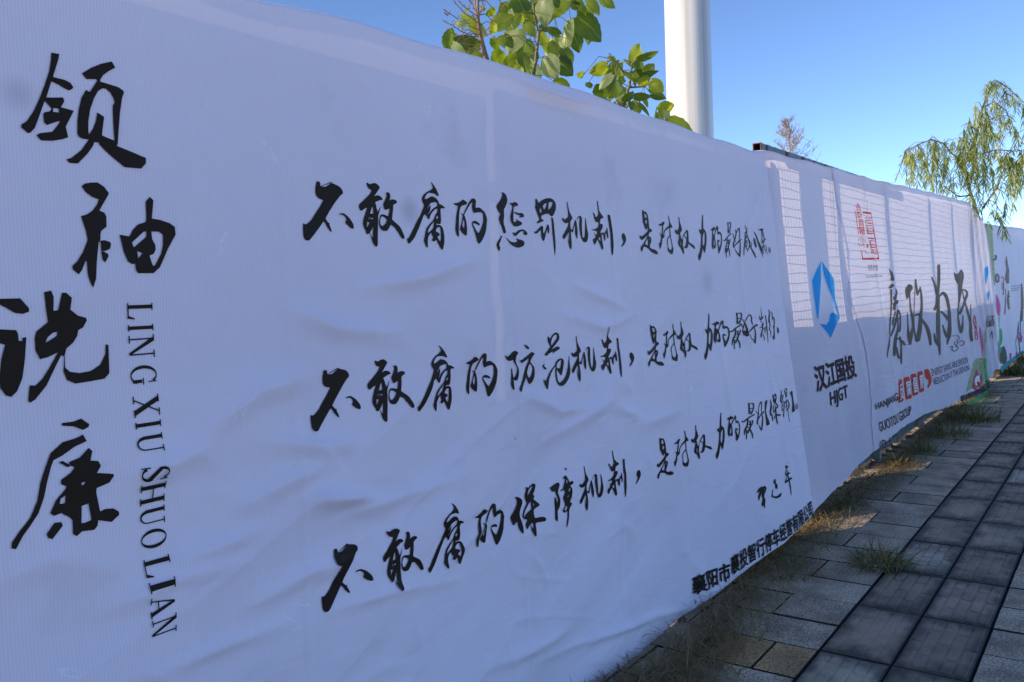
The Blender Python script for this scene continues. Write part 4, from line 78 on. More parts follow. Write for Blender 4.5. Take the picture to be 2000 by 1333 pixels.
"yue": [[1,9499,2841,3,-9,5,-7,3,-9,-1,-10,-5,-14,-9,-17,-10,-17,-7,-16,-4,-12,-1,-11,-1,-10,-2,-11,17,-5,18,4,3,10,3,10,3,11,3,12,6,15,8,18,6,17,3,15,-2,12,-6,10,-7,7,-6,8,-12,2],[1,9498,2710,0,-14,0,-13,0,-13,-2,-12,-7,-11,-9,-11,-9,-11,-4,-10,8,-9,13,-7,11,-5,8,-8,0,-11,-3,-15,-4,-15,-4,-15,5,-1,6,1,5,14,6,16,4,14,1,13,-7,9,-11,8,-9,5,-3,6,3,8,8,10,9,11,6,12,2,13,0,14,-1,13,-1,14,-11,3],[1,9579,2816,4,-9,4,-10,3,-9,1,-12,-1,-13,-4,-16,-4,-16,-3,-16,8,-2,9,2,5,15,5,16,5,16,2,14,-2,12,-5,10,-5,10,-5,9,-10,2],[1,9604,2730,14,6,14,6,9,3,-9,1,2,-6,0,-12,-2,-16,-2,-17,-4,-18,-5,-19,-5,-21,-5,-21,-5,-20,-4,-22,-4,-20,-5,-16,-6,-12,-7,-9,-7,-8,-7,-8,19,-9,27,3,4,9,5,9,4,9,4,14,2,17,2,20,1,21,3,21,5,20,5,21,6,20,4,18,2,17,3,16,-1,13,-5,10,-26,3,-15,-6,-13,-7,-11,-6,3,-3],[1,9585,2653,3,-8,3,-8,3,-8,3,-8,11,-2,8,3,-5,7,-5,8,-5,8,-5,8,-6,1],[1,9556,2534,6,-8,5,-8,6,-8,6,-8,13,-3,10,4,-6,8,-6,8,-5,9,-6,8,-13,2],[1,9724,2627,8,-8,9,-8,7,-8,3,-8,-2,-10,-5,-12,-7,-9,1,-2,5,1,-6,9,-6,11,-3,10,1,8,3,8,5,9,4,9,-7,3,-10,-1,-6,-9,-6,-9,-4,-9,-2,-9,3,-11,7,-12,8,-9,18,-6,14,6,9,10,6,13,2,11,-4,9,-9,9,-10,8,-9,8,-11,1],[1,9261,2876,0,-21,-1,-23,0,-20,1,-18,1,-13,1,-10,2,-8,1,-9,18,-4,15,6,-6,8,-7,8,-5,10,-5,12,-3,18,-1,20,-1,23,-1,21,-5,1],[1,9196,2779,0,-11,-2,-12,2,-12,20,-12,35,1,25,7,24,8,22,7,-2,12,-29,3,-23,-7,-22,-8,-17,-5,3,-2,1,0,-7,9,-6,12,-7,11,-9,2],[1,9222,2718,13,-3,13,-3,12,-3,13,-4,9,1,1,4,-11,4,-11,4,-10,5,-11,4,-17,-2],[1,9185,2644,21,1,22,0,25,1,23,6,15,9,10,10,7,11,8,9,-20,9,-28,-3,-5,-11,-4,-10,-5,-9,-6,-5,-10,-3,-16,-3,-21,-2,-20,-2,-5,-5],[1,9272,2678,-7,-15,-6,-15,-7,-14,-9,-14,-12,-13,-15,-12,-14,-12,-9,-11,-3,-10,2,-9,4,-7,3,-7,11,-3,10,3,1,7,1,7,2,6,4,8,9,10,12,12,14,13,12,14,9,14,7,15,7,16,7,14,-15,6],[1,9249,2578,7,-7,8,-8,6,-8,6,-8,6,-10,6,-11,5,-12,6,-11,8,-2,7,2,-3,12,-2,11,-4,12,-5,10,-8,10,-9,8,-10,7,-10,7,-9,1],[1,9282,2624,13,4,13,5,8,2,1,0,6,-9,3,-14,3,-17,3,-16,8,-2,8,2,-3,16,-3,17,-4,15,-7,10,-18,4,-15,-4,-13,-5,-12,-4,1,-3],[1,9338,2630,10,7,9,7,8,5,-4,1,2,-6,2,-13,0,-14,1,-14,8,-2,7,2,-1,14,-1,14,-1,13,-5,8,-17,1,-9,-6,-8,-8,-9,-7,3,-2],[1,9379,2780,3,-15,4,-15,3,-16,3,-19,2,-24,1,-26,1,-29,1,-30,1,-32,1,-34,1,-35,1,-34,5,-2,6,1,2,35,3,34,2,34,1,32,0,30,0,29,-1,27,-2,24,-3,19,-4,17,-4,14,-5,16,-12,3]],
"xian": [[1,9157,1833,38,8,13,1,9,-6,0,-8,-11,-20,-8,-12,-17,-24,-9,-14,-13,-25,-1,-17,8,-37,10,-20,29,-34,12,-16,15,-26,0,-9,-14,-8,-17,-3,-48,-1,-15,6,-5,22,-2,16,-2,37,-1,22,1,42,1,23,3,39,3,20,8,32],[1,9955,1841,55,12,19,0,12,-13,3,-14,-1,-39,1,-23,3,-43,3,-24,9,-43,3,-18,2,-22,-18,-7,-64,-4,-19,4,-6,16,5,17,24,42,8,26,4,49,-4,22,-18,30,-10,12,-21,13],[1,9303,1831,2,-13,1,-14,1,-13,0,-12,-3,-11,-5,-11,-6,-10,-6,-10,-8,-9,-10,-9,-10,-9,-5,-12,1,-12,6,-11,7,-11,7,-11,11,-3,9,2,-1,11,-1,11,0,10,3,8,6,8,10,8,10,9,9,11,6,11,5,11,3,13,0,12,-4,14,-6,14,-7,14,-7,14,-10,2],[1,9303,1675,3,-12,4,-13,3,-12,3,-12,3,-10,2,-11,3,-10,2,-11,8,-3,7,2,1,10,2,10,1,11,-1,11,-3,12,-4,12,-5,13,-4,12,-14,4],[1,9380,1880,2,-13,3,-12,2,-12,2,-12,1,-11,2,-11,1,-10,2,-11,20,-6,19,4,-3,11,-4,11,-3,10,-4,12,-5,12,-5,12,-6,13,-6,12,-10,3],[1,9417,1854,14,7,15,9,12,6,-4,1,-5,0,2,-8,0,-11,-2,-12,-7,-12,-10,-15,-11,-15,-10,-15,14,-8,19,2,9,15,9,16,8,15,5,14,3,13,0,12,-2,10,-16,9,-21,-3,-12,-8,-12,-10,-12,-8,5,-4],[1,9415,1783,19,-12,21,-12,15,-12,6,-7,-4,-6,-14,-5,-19,-6,-19,-7,-15,-9,-16,-8,-16,-9,-15,-8,6,-7,15,-1,15,9,15,9,15,8,15,8,18,6,21,6,19,7,9,10,-9,13,-18,13,-21,13,-19,12,-17,1],[1,9402,1769,-9,-10,-10,-9,-9,-9,-8,-10,-4,-10,-3,-11,-1,-10,-3,-10,9,-4,9,2,2,10,1,10,2,10,3,10,7,9,9,10,10,9,10,9,-6,4],[1,9427,1744,-3,-12,-4,-11,-2,-12,-1,-17,2,-25,4,-29,4,-29,5,-24,3,-17,4,-12,4,-9,4,-11,8,-3,7,1,0,11,0,10,0,11,-2,16,-3,24,-4,30,-4,29,-3,24,-1,17,1,12,1,11,1,12,-10,4],[1,9389,1635,-5,-6,-6,-6,-6,-5,-5,-6,8,-7,16,0,6,6,7,5,7,6,7,6,-10,7],[1,9416,1635,19,-2,19,-1,18,-1,15,-2,12,-2,12,-2,14,-3,15,-3,23,6,-11,12,-14,3,-14,3,-18,3,-19,2,-21,1,-19,-1,-19,-1,-18,-1,-7,-5],[1,9656,1897,-8,-18,-8,-19,-9,-18,-8,-16,-8,-13,-9,-12,-8,-12,-9,-11,13,-7,20,1,9,11,9,12,9,12,8,14,6,17,4,19,5,19,4,18,-9,4],[1,9662,1829,15,2,17,3,10,1,-5,2,-1,-5,-5,-10,-9,-12,-11,-10,-12,-10,-16,-10,-17,-10,-16,-11,6,-5,14,0,16,10,17,10,16,10,14,11,11,11,9,12,6,11,0,9,-21,5,-18,-2,-16,-3,-15,-2,0,-4],[1,9649,1759,-7,-24,-6,-23,-7,-23,-6,-23,10,-5,12,2,6,23,6,23,6,24,6,23,-10,4],[1,9678,1753,16,4,17,4,10,2,-4,2,1,-9,-3,-15,-4,-18,-5,-14,-4,-11,-5,-10,-4,-10,-5,-10,11,-5,14,1,5,10,5,10,5,10,4,11,4,15,5,18,1,16,-4,12,-23,6,-18,-4,-15,-6,-14,-4,1,-3],[1,9657,1718,15,-1,14,0,15,-1,15,0,4,2,-6,3,-15,1,-15,0,-14,1,-15,0,-4,-3],[1,9653,1663,15,1,15,1,15,1,15,0,4,5,-12,4,-15,-1,-15,0,-15,-1,-15,-1,-3,-5],[1,9696,1662,-12,-17,-12,-17,-12,-17,-11,-17,14,-7,19,1,8,17,9,18,9,18,8,18,-8,4],[1,9752,1890,6,-12,7,-12,6,-12,6,-11,6,-9,6,-7,6,-7,5,-7,21,-4,14,5,-5,7,-5,7,-6,7,-7,9,-9,10,-10,12,-11,12,-10,13,-12,2],[1,9791,1886,12,6,14,6,11,5,-3,0,-1,0,5,-7,3,-9,0,-10,-4,-11,-8,-13,-10,-13,-9,-13,10,-5,14,1,8,13,9,14,7,13,5,12,0,11,-2,10,-6,8,-15,7,-20,-2,-12,-6,-11,-7,-10,-6,3,-4],[1,9798,1793,14,6,14,6,14,7,15,6,-7,6,-16,1,-13,-7,-13,-6,-13,-7,-13,-7,5,-4],[1,9775,1736,21,8,20,8,21,8,20,8,-6,7,-19,2,-19,-9,-19,-9,-19,-8,-19,-9,5,-5],[1,9835,1772,10,-13,12,-14,9,-14,5,-12,0,-10,-3,-10,-7,-9,-10,-9,-15,-7,-20,-6,-22,-6,-22,-6,6,-9,23,-3,20,7,21,7,20,7,17,9,11,10,7,10,3,12,-1,12,-7,13,-12,14,-13,14,-12,14,-12,2],[1,9806,1750,-10,-17,-10,-18,-9,-18,-10,-17,11,-5,13,1,8,18,8,18,8,18,9,18,-8,3],[1,9779,1686,20,3,21,3,20,3,21,2,0,4,-10,3,-21,-3,-20,-3,-20,-3,-20,-3,-1,-4],[1,9816,1646,4,-35,5,-34,4,-35,4,-34,6,-2,6,1,-4,34,-3,35,-3,34,-4,34,-7,3],[1,10134,1683,9,-9,11,-8,8,-8,2,-8,-6,-8,-11,-9,-13,-7,-1,-2,0,2,-9,10,-6,11,-2,10,4,6,9,6,12,6,11,6,-6,5,-12,0,-12,-6,-12,-6,-12,-6,-6,-8,2,-11,7,-13,10,-11,20,-9,22,3,15,8,13,11,6,10,-3,9,-10,10,-11,9,-11,8,-12,2],[1,8889,1762,10,-9,11,-9,9,-8,8,-7,5,-5,4,-4,2,-4,3,-4,8,-2,5,3,-3,4,-2,3,-4,5,-6,5,-8,8,-11,8,-12,9,-11,8,-6,1],[1,8976,1800,-7,-18,-6,-18,-7,-18,-8,-18,-10,-18,-12,-18,-12,-18,-9,-16,-5,-13,-3,-10,-2,-10,-3,-11,13,-6,14,2,4,10,3,10,3,10,5,13,7,16,8,18,8,19,7,19,7,18,5,19,6,18,6,18,-6,3],[1,8984,1788,17,13,17,14,16,12,12,8,6,1,-6,1,1,-1,2,-5,0,-9,-3,-13,-4,-13,-4,-14,-3,-12,-4,-12,-3,-13,-4,-12,6,-3,8,1,5,12,5,12,5,12,4,12,5,14,5,14,3,13,1,10,-3,7,-8,7,-19,2,-12,-5,-12,-9,-14,-13,-14,-15,-13,-14,3,-2],[1,8941,1661,20,10,19,11,20,10,20,8,21,6,21,4,23,4,22,4,-1,11,-25,6,-19,-6,-20,-6,-20,-7,-19,-8,-20,-9,-20,-10,-19,-11,-20,-11,5,-5],[1,9030,1721,1,-13,2,-14,0,-14,-1,-15,-3,-17,-5,-19,-6,-19,-6,-17,-5,-16,-5,-15,-5,-15,-5,-15,8,-4,10,1,8,14,9,14,8,15,7,16,6,18,5,19,3,20,2,18,-1,15,-3,15,-4,14,-3,13,-9,3],[1,8940,1602,3,-9,3,-9,4,-8,5,-9,6,-8,7,-7,7,-8,8,-7,19,-3,9,6,-8,8,-8,7,-7,7,-8,7,-8,8,-7,8,-8,9,-8,8,-6,1]],
"lotus_leaf": [[1,23801,1060,233,30,312,-12,914,-75,259,-69,-35,-167,-53,-115,-154,-240,-147,-70,-360,-12,-402,20,-1020,79,-457,22,-633,2,-118,22,195,76,162,60,387,137,241,86,475,169]],
"lotus_pale": [[1,24643,981,388,-16,154,-37,152,-114,27,-65,-56,-113,-83,-21,-235,39,-136,25,-250,48,-85,36,-55,79,1,44,55,77]],
"lotus_pink": [[1,23225,603,196,59,111,33,200,60,95,30,138,43,54,-9,53,-78,68,-34,189,-43,107,-24,194,-44,96,0,148,44,39,-13,-10,-91,-27,-46,-86,-75,-101,-27,-271,-20,-169,-5,-327,3,-167,0,-267,-2,-136,15,-217,56,-43,40,61,87],[1,24810,1040,354,-29,81,-14,-73,-19,-80,3,-209,30,-79,13,-72,19]],
"lotus_white": [[1,23661,646,176,23,136,0,312,-22,105,-27,60,-71,0,-42,-56,-76,-110,-21,-328,3,-144,11,-187,36,-69,27,-61,62,8,31,85,47]],
"lotus_orange": [[1,23829,533,156,-8,94,-19,176,-59,27,-28,-86,-40,-84,-9,-213,7,-64,16,-17,50,-10,28,-17,50],[1,23149,561,82,-63,72,-32,171,-51,43,-22,-21,-30,-58,2,-181,36,-76,26,-87,57,-14,30,35,51],[1,24439,622,235,-64,72,-33,19,-52,-42,-12,-164,9,-66,18,-71,57,-25,30,-18,51]],
"lotus_grass": [[1,22091,149,-230,74,38,16,366,-15,227,-6,441,-7,325,-9,730,-22,414,-11,742,-18,272,-21,200,-57,-39,-26,-336,-38,-291,-6,-680,15,-379,15,-666,34,-346,19,-568,33],[1,25592,976,230,-18,38,-64,-96,-208,-1,-92,91,-121,76,-83,176,-174,19,-66,-111,-58,-129,-5,-343,39,-86,43,31,116,-10,75,-64,152,-11,84,24,151,24,77,61,123]],
"lotus_lilac": [[1,23377,367,720,-41,194,-32,-57,-76,-109,-19,-324,5,-194,2,-365,4,-93,31,26,106]],
"l4_pink": [[1,25301,1767,181,69,74,-32,80,-182,23,-107,-2,-198,-76,-106,-265,-176,-168,-47,-327,7,-68,60,79,205,93,134,254,275],[1,29492,2615,283,-96,144,-80,223,-190,0,-103,-223,-175,-156,-38,-327,36,-131,55,-140,162,12,118,185,263],[1,31334,672,482,-37,47,-45,-321,-118,-190,-18,-356,53,-45,43,195,103],[1,33056,611,295,-47,64,-34,-70,-70,-115,-19,-338,2,-62,33,112,115]],
"l4_green": [[1,25972,1811,82,-85,-45,-206,-255,-640,-149,-171,-260,23,-3,100,245,334,123,197,187,367],[1,28098,4800,1111,11,389,-144,78,-537,-10,-266,-53,-407,-56,-215,-142,-359,-104,-49,-222,180,-87,163,-99,397,-81,234,-199,433,-191,200,-489,279],[1,29548,1577,329,-40,99,-70,15,-206,-72,-86,-263,-96,-199,-24,-436,8,-54,53,237,185,100,94,120,151],[1,28744,1251,243,-126,42,-128,-97,-325,-112,-102,-295,-40,-140,61,-208,256,41,136,357,236],[1,29642,1932,104,-5,-4,-63,-118,-221,-67,-60,-119,6,4,63,134,219]],
"l4_dark": [[1,30087,986,352,-141,108,-93,25,-188,-167,-64,-606,-40,-324,15,-548,92,-106,77,157,187,214,77,619,90]],
"l4_teal": [[1,29033,1078,384,-72,65,-42,-156,-79,-133,-8,-313,45,-63,42,86,104],[1,28861,450,1302,21,642,-15,947,-80,-145,-28,-1417,-17,-619,17,-831,76]],
"l4_blue": [[1,27192,3387,228,64,74,-17,35,-127,-18,-83,-98,-168,-93,-70,-227,-81,-67,13,-13,124,18,88,77,186],[1,27166,2647,327,88,98,-2,16,-95,-36,-62,-142,-123,-70,-10,-110,87,-56,36,-92,44]],
"l4_dark2": [[1,29389,3633,138,4,157,4,188,7,192,19,124,28,75,30,41,30,3,26,-68,20,-116,11,-98,4,-79,4,-162,-9,-18,-22,70,-8,65,-7,20,-4,-1,-4,-11,-15,-30,-22,-48,-22,-44,-11,-35,-3,-95,-4,-145,-3,-150,-5,-116,-28],[1,29812,3157,101,17,99,18,57,9,-98,0,28,-8,77,-25,63,-30,24,-28,-26,-30,-63,-34,-82,-30,-63,-15,-14,-1,-21,0,-39,4,-40,9,-20,26,8,39,21,45,14,43,-130,13,-141,-12,-29,-43,-36,-45,-22,-42,18,-34,100,-27,176,-16,216,-2,191,15,119,27,97,35,74,39,31,38,-29,36,-72,36,-98,31,-145,23,-266,-4,-126,-21,-90,-20,-83,-17,52,-20]],
}
EDGE = {"top":[[1.308,2.287],[1.677,2.312],[2.044,2.322],[2.393,2.326],[2.826,2.326],[3.578,2.316],[4.167,2.311],[4.673,2.309],[4.923,2.337],[5.924,2.365],[7.315,2.388],[9.38,2.457],[11.178,2.507],[12.327,2.535],[13.953,2.342],[15.083,2.363],[19.281,2.492]],"bot":[[2.91,-0.032],[3.679,0.023],[4.289,0.075],[5.124,0.148],[5.516,0.189],[6.605,0.271],[6.762,0.275],[7.666,0.318],[8.519,0.302],[10.116,0.207],[10.956,0.173],[12.889,0.17],[13.755,0.264],[14.563,0.175],[17.54,0.194]],"e12":[[4.853,2.321],[4.967,1.973],[4.997,1.427],[5.098,0.805],[5.16,0.161]],"e12lit":[[4.99,2.306],[5.109,1.325]],"e23":[[6.275,2.311],[6.375,2.076],[6.56,1.696],[6.453,1.316],[6.793,0.996],[6.862,0.813],[6.89,0.571],[6.754,0.257]],"e34":[[12.327,2.535],[12.547,1.988],[12.629,1.45],[12.569,0.911],[12.566,0.507],[12.628,0.15]],"e45":[[13.953,2.342],[14.408,1.732],[14.417,1.121],[14.142,0.529],[13.796,0.245]],"shadow":[[5.109,1.325],[6.158,1.317],[6.709,1.306],[7.529,1.302],[8.317,1.296],[9.513,1.26],[11.061,1.23],[12.461,1.238]],"lowshadow":[[7.104,0.686],[7.735,0.461],[8.595,0.445],[9.918,0.395],[10.871,0.319]],"pole_sh":[[5.601,2.339],[5.849,1.718],[6.08,2.388],[6.485,1.726],[6.351,1.383]],"posts":[[6.224,2.313],[7.932,2.296],[8.128,2.31],[9.857,2.392],[10.057,2.406],[9.01,1.297],[6.966,1.163]],"spots":[[1.849,1.815],[0.771,1.972],[2.326,1.061],[3.967,1.589],[2.277,2.317],[2.234,1.655],[2.215,1.005]],"seam":[[2.263,2.314],[2.29,1.861]],"creases":[[[1.111,1.264],[1.275,1.351],[1.436,1.37]],[[1.283,1.221],[1.458,1.184],[1.603,1.172]],[[1.378,1.065],[1.639,1.012]],[[1.516,0.981],[1.71,0.985],[2.032,0.99]],[[1.416,1.059],[1.655,1.007]],[[1.015,0.992],[1.14,1.006],[1.279,1.017]],[[2.127,0.334],[2.335,0.313],[2.621,0.297]],[[2.382,0.258],[2.966,0.168],[3.689,0.03]],[[2.771,0.186],[3.332,0.115],[3.689,0.03]],[[3.689,0.03],[3.936,0.154]],[[3.689,0.03],[3.818,0.236]],[[3.689,0.03],[4.235,0.075]],[[2.431,2.308],[2.523,2.291],[2.783,2.288],[2.917,2.318]],[[3.025,1.082],[3.245,1.016]],[[3.219,0.982],[3.65,0.997]],[[2.497,1.029],[2.861,1.093],[3.028,1.134]],[[1.172,1.071],[1.354,1.121],[1.49,1.135]],[[0.869,0.937],[1.02,0.957],[1.207,0.952]],[[0.971,0.767],[1.125,0.769],[1.331,0.76]],[[2.663,1.485],[2.962,1.412],[3.227,1.464]],[[2.741,1.59],[3.138,1.489]],[[2.322,1.234],[2.604,1.126],[2.902,1.108]],[[4.388,1.887],[4.405,1.557],[4.471,1.165]],[[4.066,1.406],[4.139,1.033],[4.26,0.641]],[[4.912,2.238],[4.619,1.954],[4.371,1.777]],[[4.89,2.266],[4.709,1.814],[4.694,1.553]],[[1.63,1.594],[1.881,1.622],[2.155,1.687]],[[0.941,1.201],[1.037,1.217],[1.155,1.244]],[[1.465,0.743],[1.693,0.728],[2.011,0.664]],[[1.214,0.837],[1.404,0.87],[1.563,0.853]],[[3.912,0.444],[4.193,0.572],[4.398,0.756]],[[4.68,1.148],[4.799,0.696],[4.929,0.283]],[[1.382,1.546],[1.549,1.486],[1.783,1.458]]]}
QUADS = {"company_a":[[3.6911,0.1755],[4.0548,0.1562],[4.0543,0.0669],[3.6961,0.087]],"company_b":[[4.0664,0.1771],[5.1322,0.2492],[5.1445,0.1552],[4.0673,0.0813]],"ling":[[1.0196,1.5655],[1.0219,0.8314],[0.9674,0.8528],[0.9605,1.5683]],"hjgz":[[5.4984,1.0284],[6.4109,1.0338],[6.456,0.8711],[5.5145,0.8595]],"hjgt":[[5.7834,0.8289],[6.2167,0.8328],[6.2154,0.7202],[5.7659,0.7161]],"ddjt":[[7.0287,1.6946],[7.3524,1.6988],[7.3587,1.648],[7.0517,1.6457]],"ddjt_en":[[6.9637,1.611],[7.4893,1.6166],[7.4966,1.589],[6.976,1.5839]],"fan0":[[7.74,0.6773],[7.8323,0.6745],[7.8289,0.5457],[7.6636,0.5449]],"fan1":[[7.9465,0.6801],[8.0985,0.6752],[8.1046,0.5487],[7.9647,0.5471]],"fan2":[[8.2148,0.6852],[8.3843,0.6756],[8.3771,0.5393],[8.216,0.5467]],"fan3":[[8.5548,0.6776],[8.7114,0.67],[8.7021,0.5408],[8.5475,0.5464]],"energy":[[9.1497,0.6757],[11.3783,0.6215],[11.3593,0.5454],[9.1547,0.6072]],"reduct":[[9.1819,0.5805],[11.4551,0.5225],[11.4601,0.4556],[9.2084,0.5134]],"han":[[6.9003,0.6117],[7.626,0.6185],[7.6092,0.5352],[6.9115,0.552]],"gtou":[[6.9185,0.4614],[8.0688,0.4502],[8.0542,0.3728],[6.9498,0.3848]],"ltd":[[6.839,0.3216],[7.476,0.2976],[7.4999,0.2146],[6.8578,0.2406]],"small":[[7.6401,0.517],[8.8033,0.4803],[8.8378,0.4054],[7.639,0.4651]],"base3":[[10.6244,0.235],[12.4138,0.1483],[12.5078,0.0922],[10.6076,0.1579]],"base3b":[[12.6405,0.2031],[13.0112,0.1854],[13.0346,0.0605],[12.675,0.0669]],"b4a":[[13.3284,1.0275],[14.0373,1.015],[13.9619,0.8592],[13.282,0.8778]],"b4b":[[13.5003,0.8259],[13.7658,0.8114],[13.6837,0.701],[13.4435,0.6998]],"b5a":[[16.7988,1.6073],[17.7898,1.6102],[17.7639,1.5748],[16.7713,1.5678]],"b5b":[[16.7434,1.5284],[17.7298,1.5291],[17.6859,1.4711],[16.6967,1.4637]]}
ROWS = [[('bu',0.0,0.0),('gan',0.0,0.0),('fu',0.0,0.0),('de',0.0,0.0),('ji',0.0,0.0),('zhi',0.0,0.0),('dou',0.0,0.0),('shi',0.0,0.0),('dui',0.0,0.0),('quan',0.0,0.0),('li',0.0,0.0),('de2',0.0,0.0),('zui',0.0,0.0),('cheng',0,0),('fa',0,0),('hao',0,0),('wei',0,0),('she',0,0)],[('bu',-0.01,-0.494),('gan',-0.001,-0.496),('fu',0.004,-0.497),('de',0.022,-0.503),('ji',0.03,-0.507),('zhi',0.036,-0.504),('dou',0.03,-0.502),('shi',0.03,-0.502),('dui',0.009,-0.496),('quan',-0.015,-0.49),('li',0.019,-0.49),('de_mid',0,0),('zui_mid',0,0),('fang',0,0),('fan',0,0),('hao_bold',0,0),('yue',0,0)],[('bu',-0.005,-0.973),('gan',0.016,-0.987),('fu',0.027,-0.992),('de',0.04,-1.006),('ji',0.046,-1.014),('zhi',0.054,-1.011),('dou',0.061,-1.011),('shi',0.096,-1.013),('dui',0.084,-1.004),('quan',0.084,-0.993),('li',0.091,-0.994),('de_low',0,0),('zui_low',0,0),('bao',0,0),('zhang',0,0),('xian',0,0)]]
LEAVES = {"A":[[[3.395,2.237,2.937],[3.387,2.238,2.828],0.093,"P"],[[3.535,2.205,2.958],[3.487,2.264,2.891],0.07,"L"],[[3.758,2.275,3.009],[3.728,2.317,3.03],0.048,"D"],[[3.778,2.217,3.041],[3.803,2.177,2.964],0.055,"Y"],[[3.867,2.196,3.059],[3.902,2.145,3.013],0.056,"G"],[[3.781,2.276,2.957],[3.837,2.192,2.856],0.123,"D"],[[4.048,2.4,3.095],[4.053,2.378,2.927],0.103,"D"],[[3.851,2.372,2.931],[3.87,2.338,2.83],0.092,"D"],[[3.672,2.364,2.838],[3.667,2.361,2.727],0.115,"P"],[[3.607,2.233,2.878],[3.583,2.253,2.732],0.057,"P"],[[3.623,2.309,2.848],[3.591,2.356,2.886],0.047,"D"],[[3.414,2.246,2.672],[3.431,2.216,2.584],0.101,"P"],[[3.477,2.221,2.666],[3.513,2.168,2.611],0.091,"D"],[[3.514,2.205,2.726],[3.526,2.183,2.651],0.07,"D"],[[3.454,2.231,2.567],[3.495,2.172,2.522],0.08,"O"],[[3.499,2.403,2.687],[3.52,2.368,2.614],0.072,"P"],[[3.438,2.379,2.79],[3.415,2.4,2.688],0.106,"D"],[[3.365,2.374,2.818],[3.334,2.409,2.725],0.105,"P"],[[3.521,2.372,2.927],[3.487,2.416,2.89],0.086,"D"],[[3.219,2.226,2.783],[3.242,2.192,2.738],0.05,"O"],[[3.241,2.254,2.863],[3.227,2.279,2.927],0.1,"D"],[[3.324,2.33,2.877],[3.317,2.336,2.829],0.055,"Y"],[[3.228,2.356,2.816],[3.277,2.293,2.857],0.088,"L"],[[3.27,2.385,2.775],[3.289,2.355,2.726],0.052,"D"],[[3.361,2.391,2.693],[3.324,2.436,2.636],0.077,"O"],[[3.13,2.201,2.568],[3.116,2.217,2.533],0.052,"Y"],[[3.329,2.325,2.687],[3.334,2.311,2.611],0.062,"D"],[[3.425,2.341,2.706],[3.414,2.353,2.661],0.032,"P"],[[3.457,2.301,2.851],[3.472,2.279,2.822],0.035,"D"],[[3.447,2.223,2.961],[3.461,2.2,2.918],0.052,"D"],[[3.392,2.294,2.974],[3.414,2.26,2.931],0.069,"G"]],"B":[[[2.632,2.101,2.626],[2.606,2.137,2.627],0.038,"P"],[[2.991,2.304,2.71],[2.948,2.371,2.805],0.059,"Y"],[[2.74,2.288,2.595],[2.755,2.273,2.668],0.067,"D"],[[2.704,2.211,2.589],[2.756,2.139,2.573],0.065,"D"],[[2.607,2.152,2.544],[2.63,2.118,2.504],0.042,"P"],[[2.937,2.298,2.641],[2.907,2.336,2.599],0.061,"G"],[[2.821,2.217,2.569],[2.842,2.187,2.539],0.045,"O"],[[2.884,2.292,2.785],[2.876,2.301,2.772],0.014,"Y"],[[2.99,2.284,2.807],[2.979,2.299,2.815],0.019,"Y"],[[2.951,2.202,2.777],[2.931,2.228,2.753],0.035,"O"],[[2.921,2.179,2.703],[2.909,2.192,2.665],0.039,"Y"],[[2.98,2.224,2.725],[3.029,2.16,2.761],0.077,"L"],[[3.043,2.183,2.788],[3.044,2.176,2.718],0.03,"P"]],"C":[[[3.57,2.019,2.621],[3.528,2.073,2.591],0.066,"Y"],[[3.72,2.053,2.692],[3.7,2.082,2.706],0.025,"Y"],[[3.979,2.175,2.748],[3.938,2.227,2.705],0.05,"G"],[[3.614,1.99,2.559],[3.593,2.013,2.485],0.115,"D"],[[3.568,1.991,2.574],[3.533,2.033,2.521],0.045,"P"],[[4.065,2.13,2.768],[4.095,2.098,2.853],0.077,"Y"],[[3.972,2.047,2.745],[4.031,1.969,2.769],0.041,"D"],[[4.112,2.108,2.735],[4.059,2.183,2.775],0.031,"D"],[[4.068,2.093,2.758],[4.061,2.096,2.693],0.058,"D"],[[4.07,2.062,2.688],[4.1,2.025,2.736],0.069,"G"],[[4.222,2.219,2.737],[4.171,2.29,2.761],0.024,"D"],[[3.935,2.027,2.649],[3.991,1.952,2.66],0.033,"D"],[[4.177,2.079,2.672],[4.209,2.032,2.623],0.074,"Y"],[[3.943,2.029,2.614],[3.978,1.984,2.642],0.048,"Y"],[[4.263,2.132,2.654],[4.307,2.067,2.611],0.04,"D"],[[3.917,2.046,2.543],[3.961,1.986,2.536],0.045,"D"],[[4.136,2.065,2.586],[4.174,2.012,2.564],0.027,"D"],[[4.032,2.159,2.611],[4.026,2.159,2.521],0.021,"Y"],[[3.898,2.057,2.549],[3.868,2.096,2.525],0.045,"D"],[[3.919,2.114,2.558],[3.891,2.15,2.537],0.034,"P"],[[4.221,2.197,2.587],[4.2,2.223,2.556],0.052,"G"],[[3.873,2.004,2.481],[3.859,2.019,2.441],0.044,"G"],[[3.863,1.995,2.489],[3.888,1.956,2.436],0.022,"D"],[[3.879,2.035,2.651],[3.896,2.011,2.635],0.029,"Y"],[[4.013,2.164,2.624],[3.993,2.188,2.591],0.046,"L"],[[4.063,2.128,2.676],[4.065,2.121,2.637],0.019,"D"],[[3.605,2.037,2.455],[3.579,2.074,2.474],0.046,"D"],[[3.718,2.059,2.484],[3.716,2.059,2.459],0.018,"G"],[[3.71,2.023,2.593],[3.724,2.003,2.577],0.039,"G"]],"E":[[[4.073,1.99,2.489],[4.118,1.93,2.508],0.076,"Y"],[[3.957,1.89,2.425],[3.946,1.908,2.455],0.04,"P"],[[4.274,2.047,2.461],[4.355,1.932,2.392],0.119,"L"],[[4.277,2.095,2.52],[4.283,2.082,2.459],0.052,"D"],[[4.241,2.109,2.477],[4.258,2.093,2.556],0.01,"Y"],[[4.268,2.056,2.489],[4.275,2.045,2.464],0.024,"O"]]}
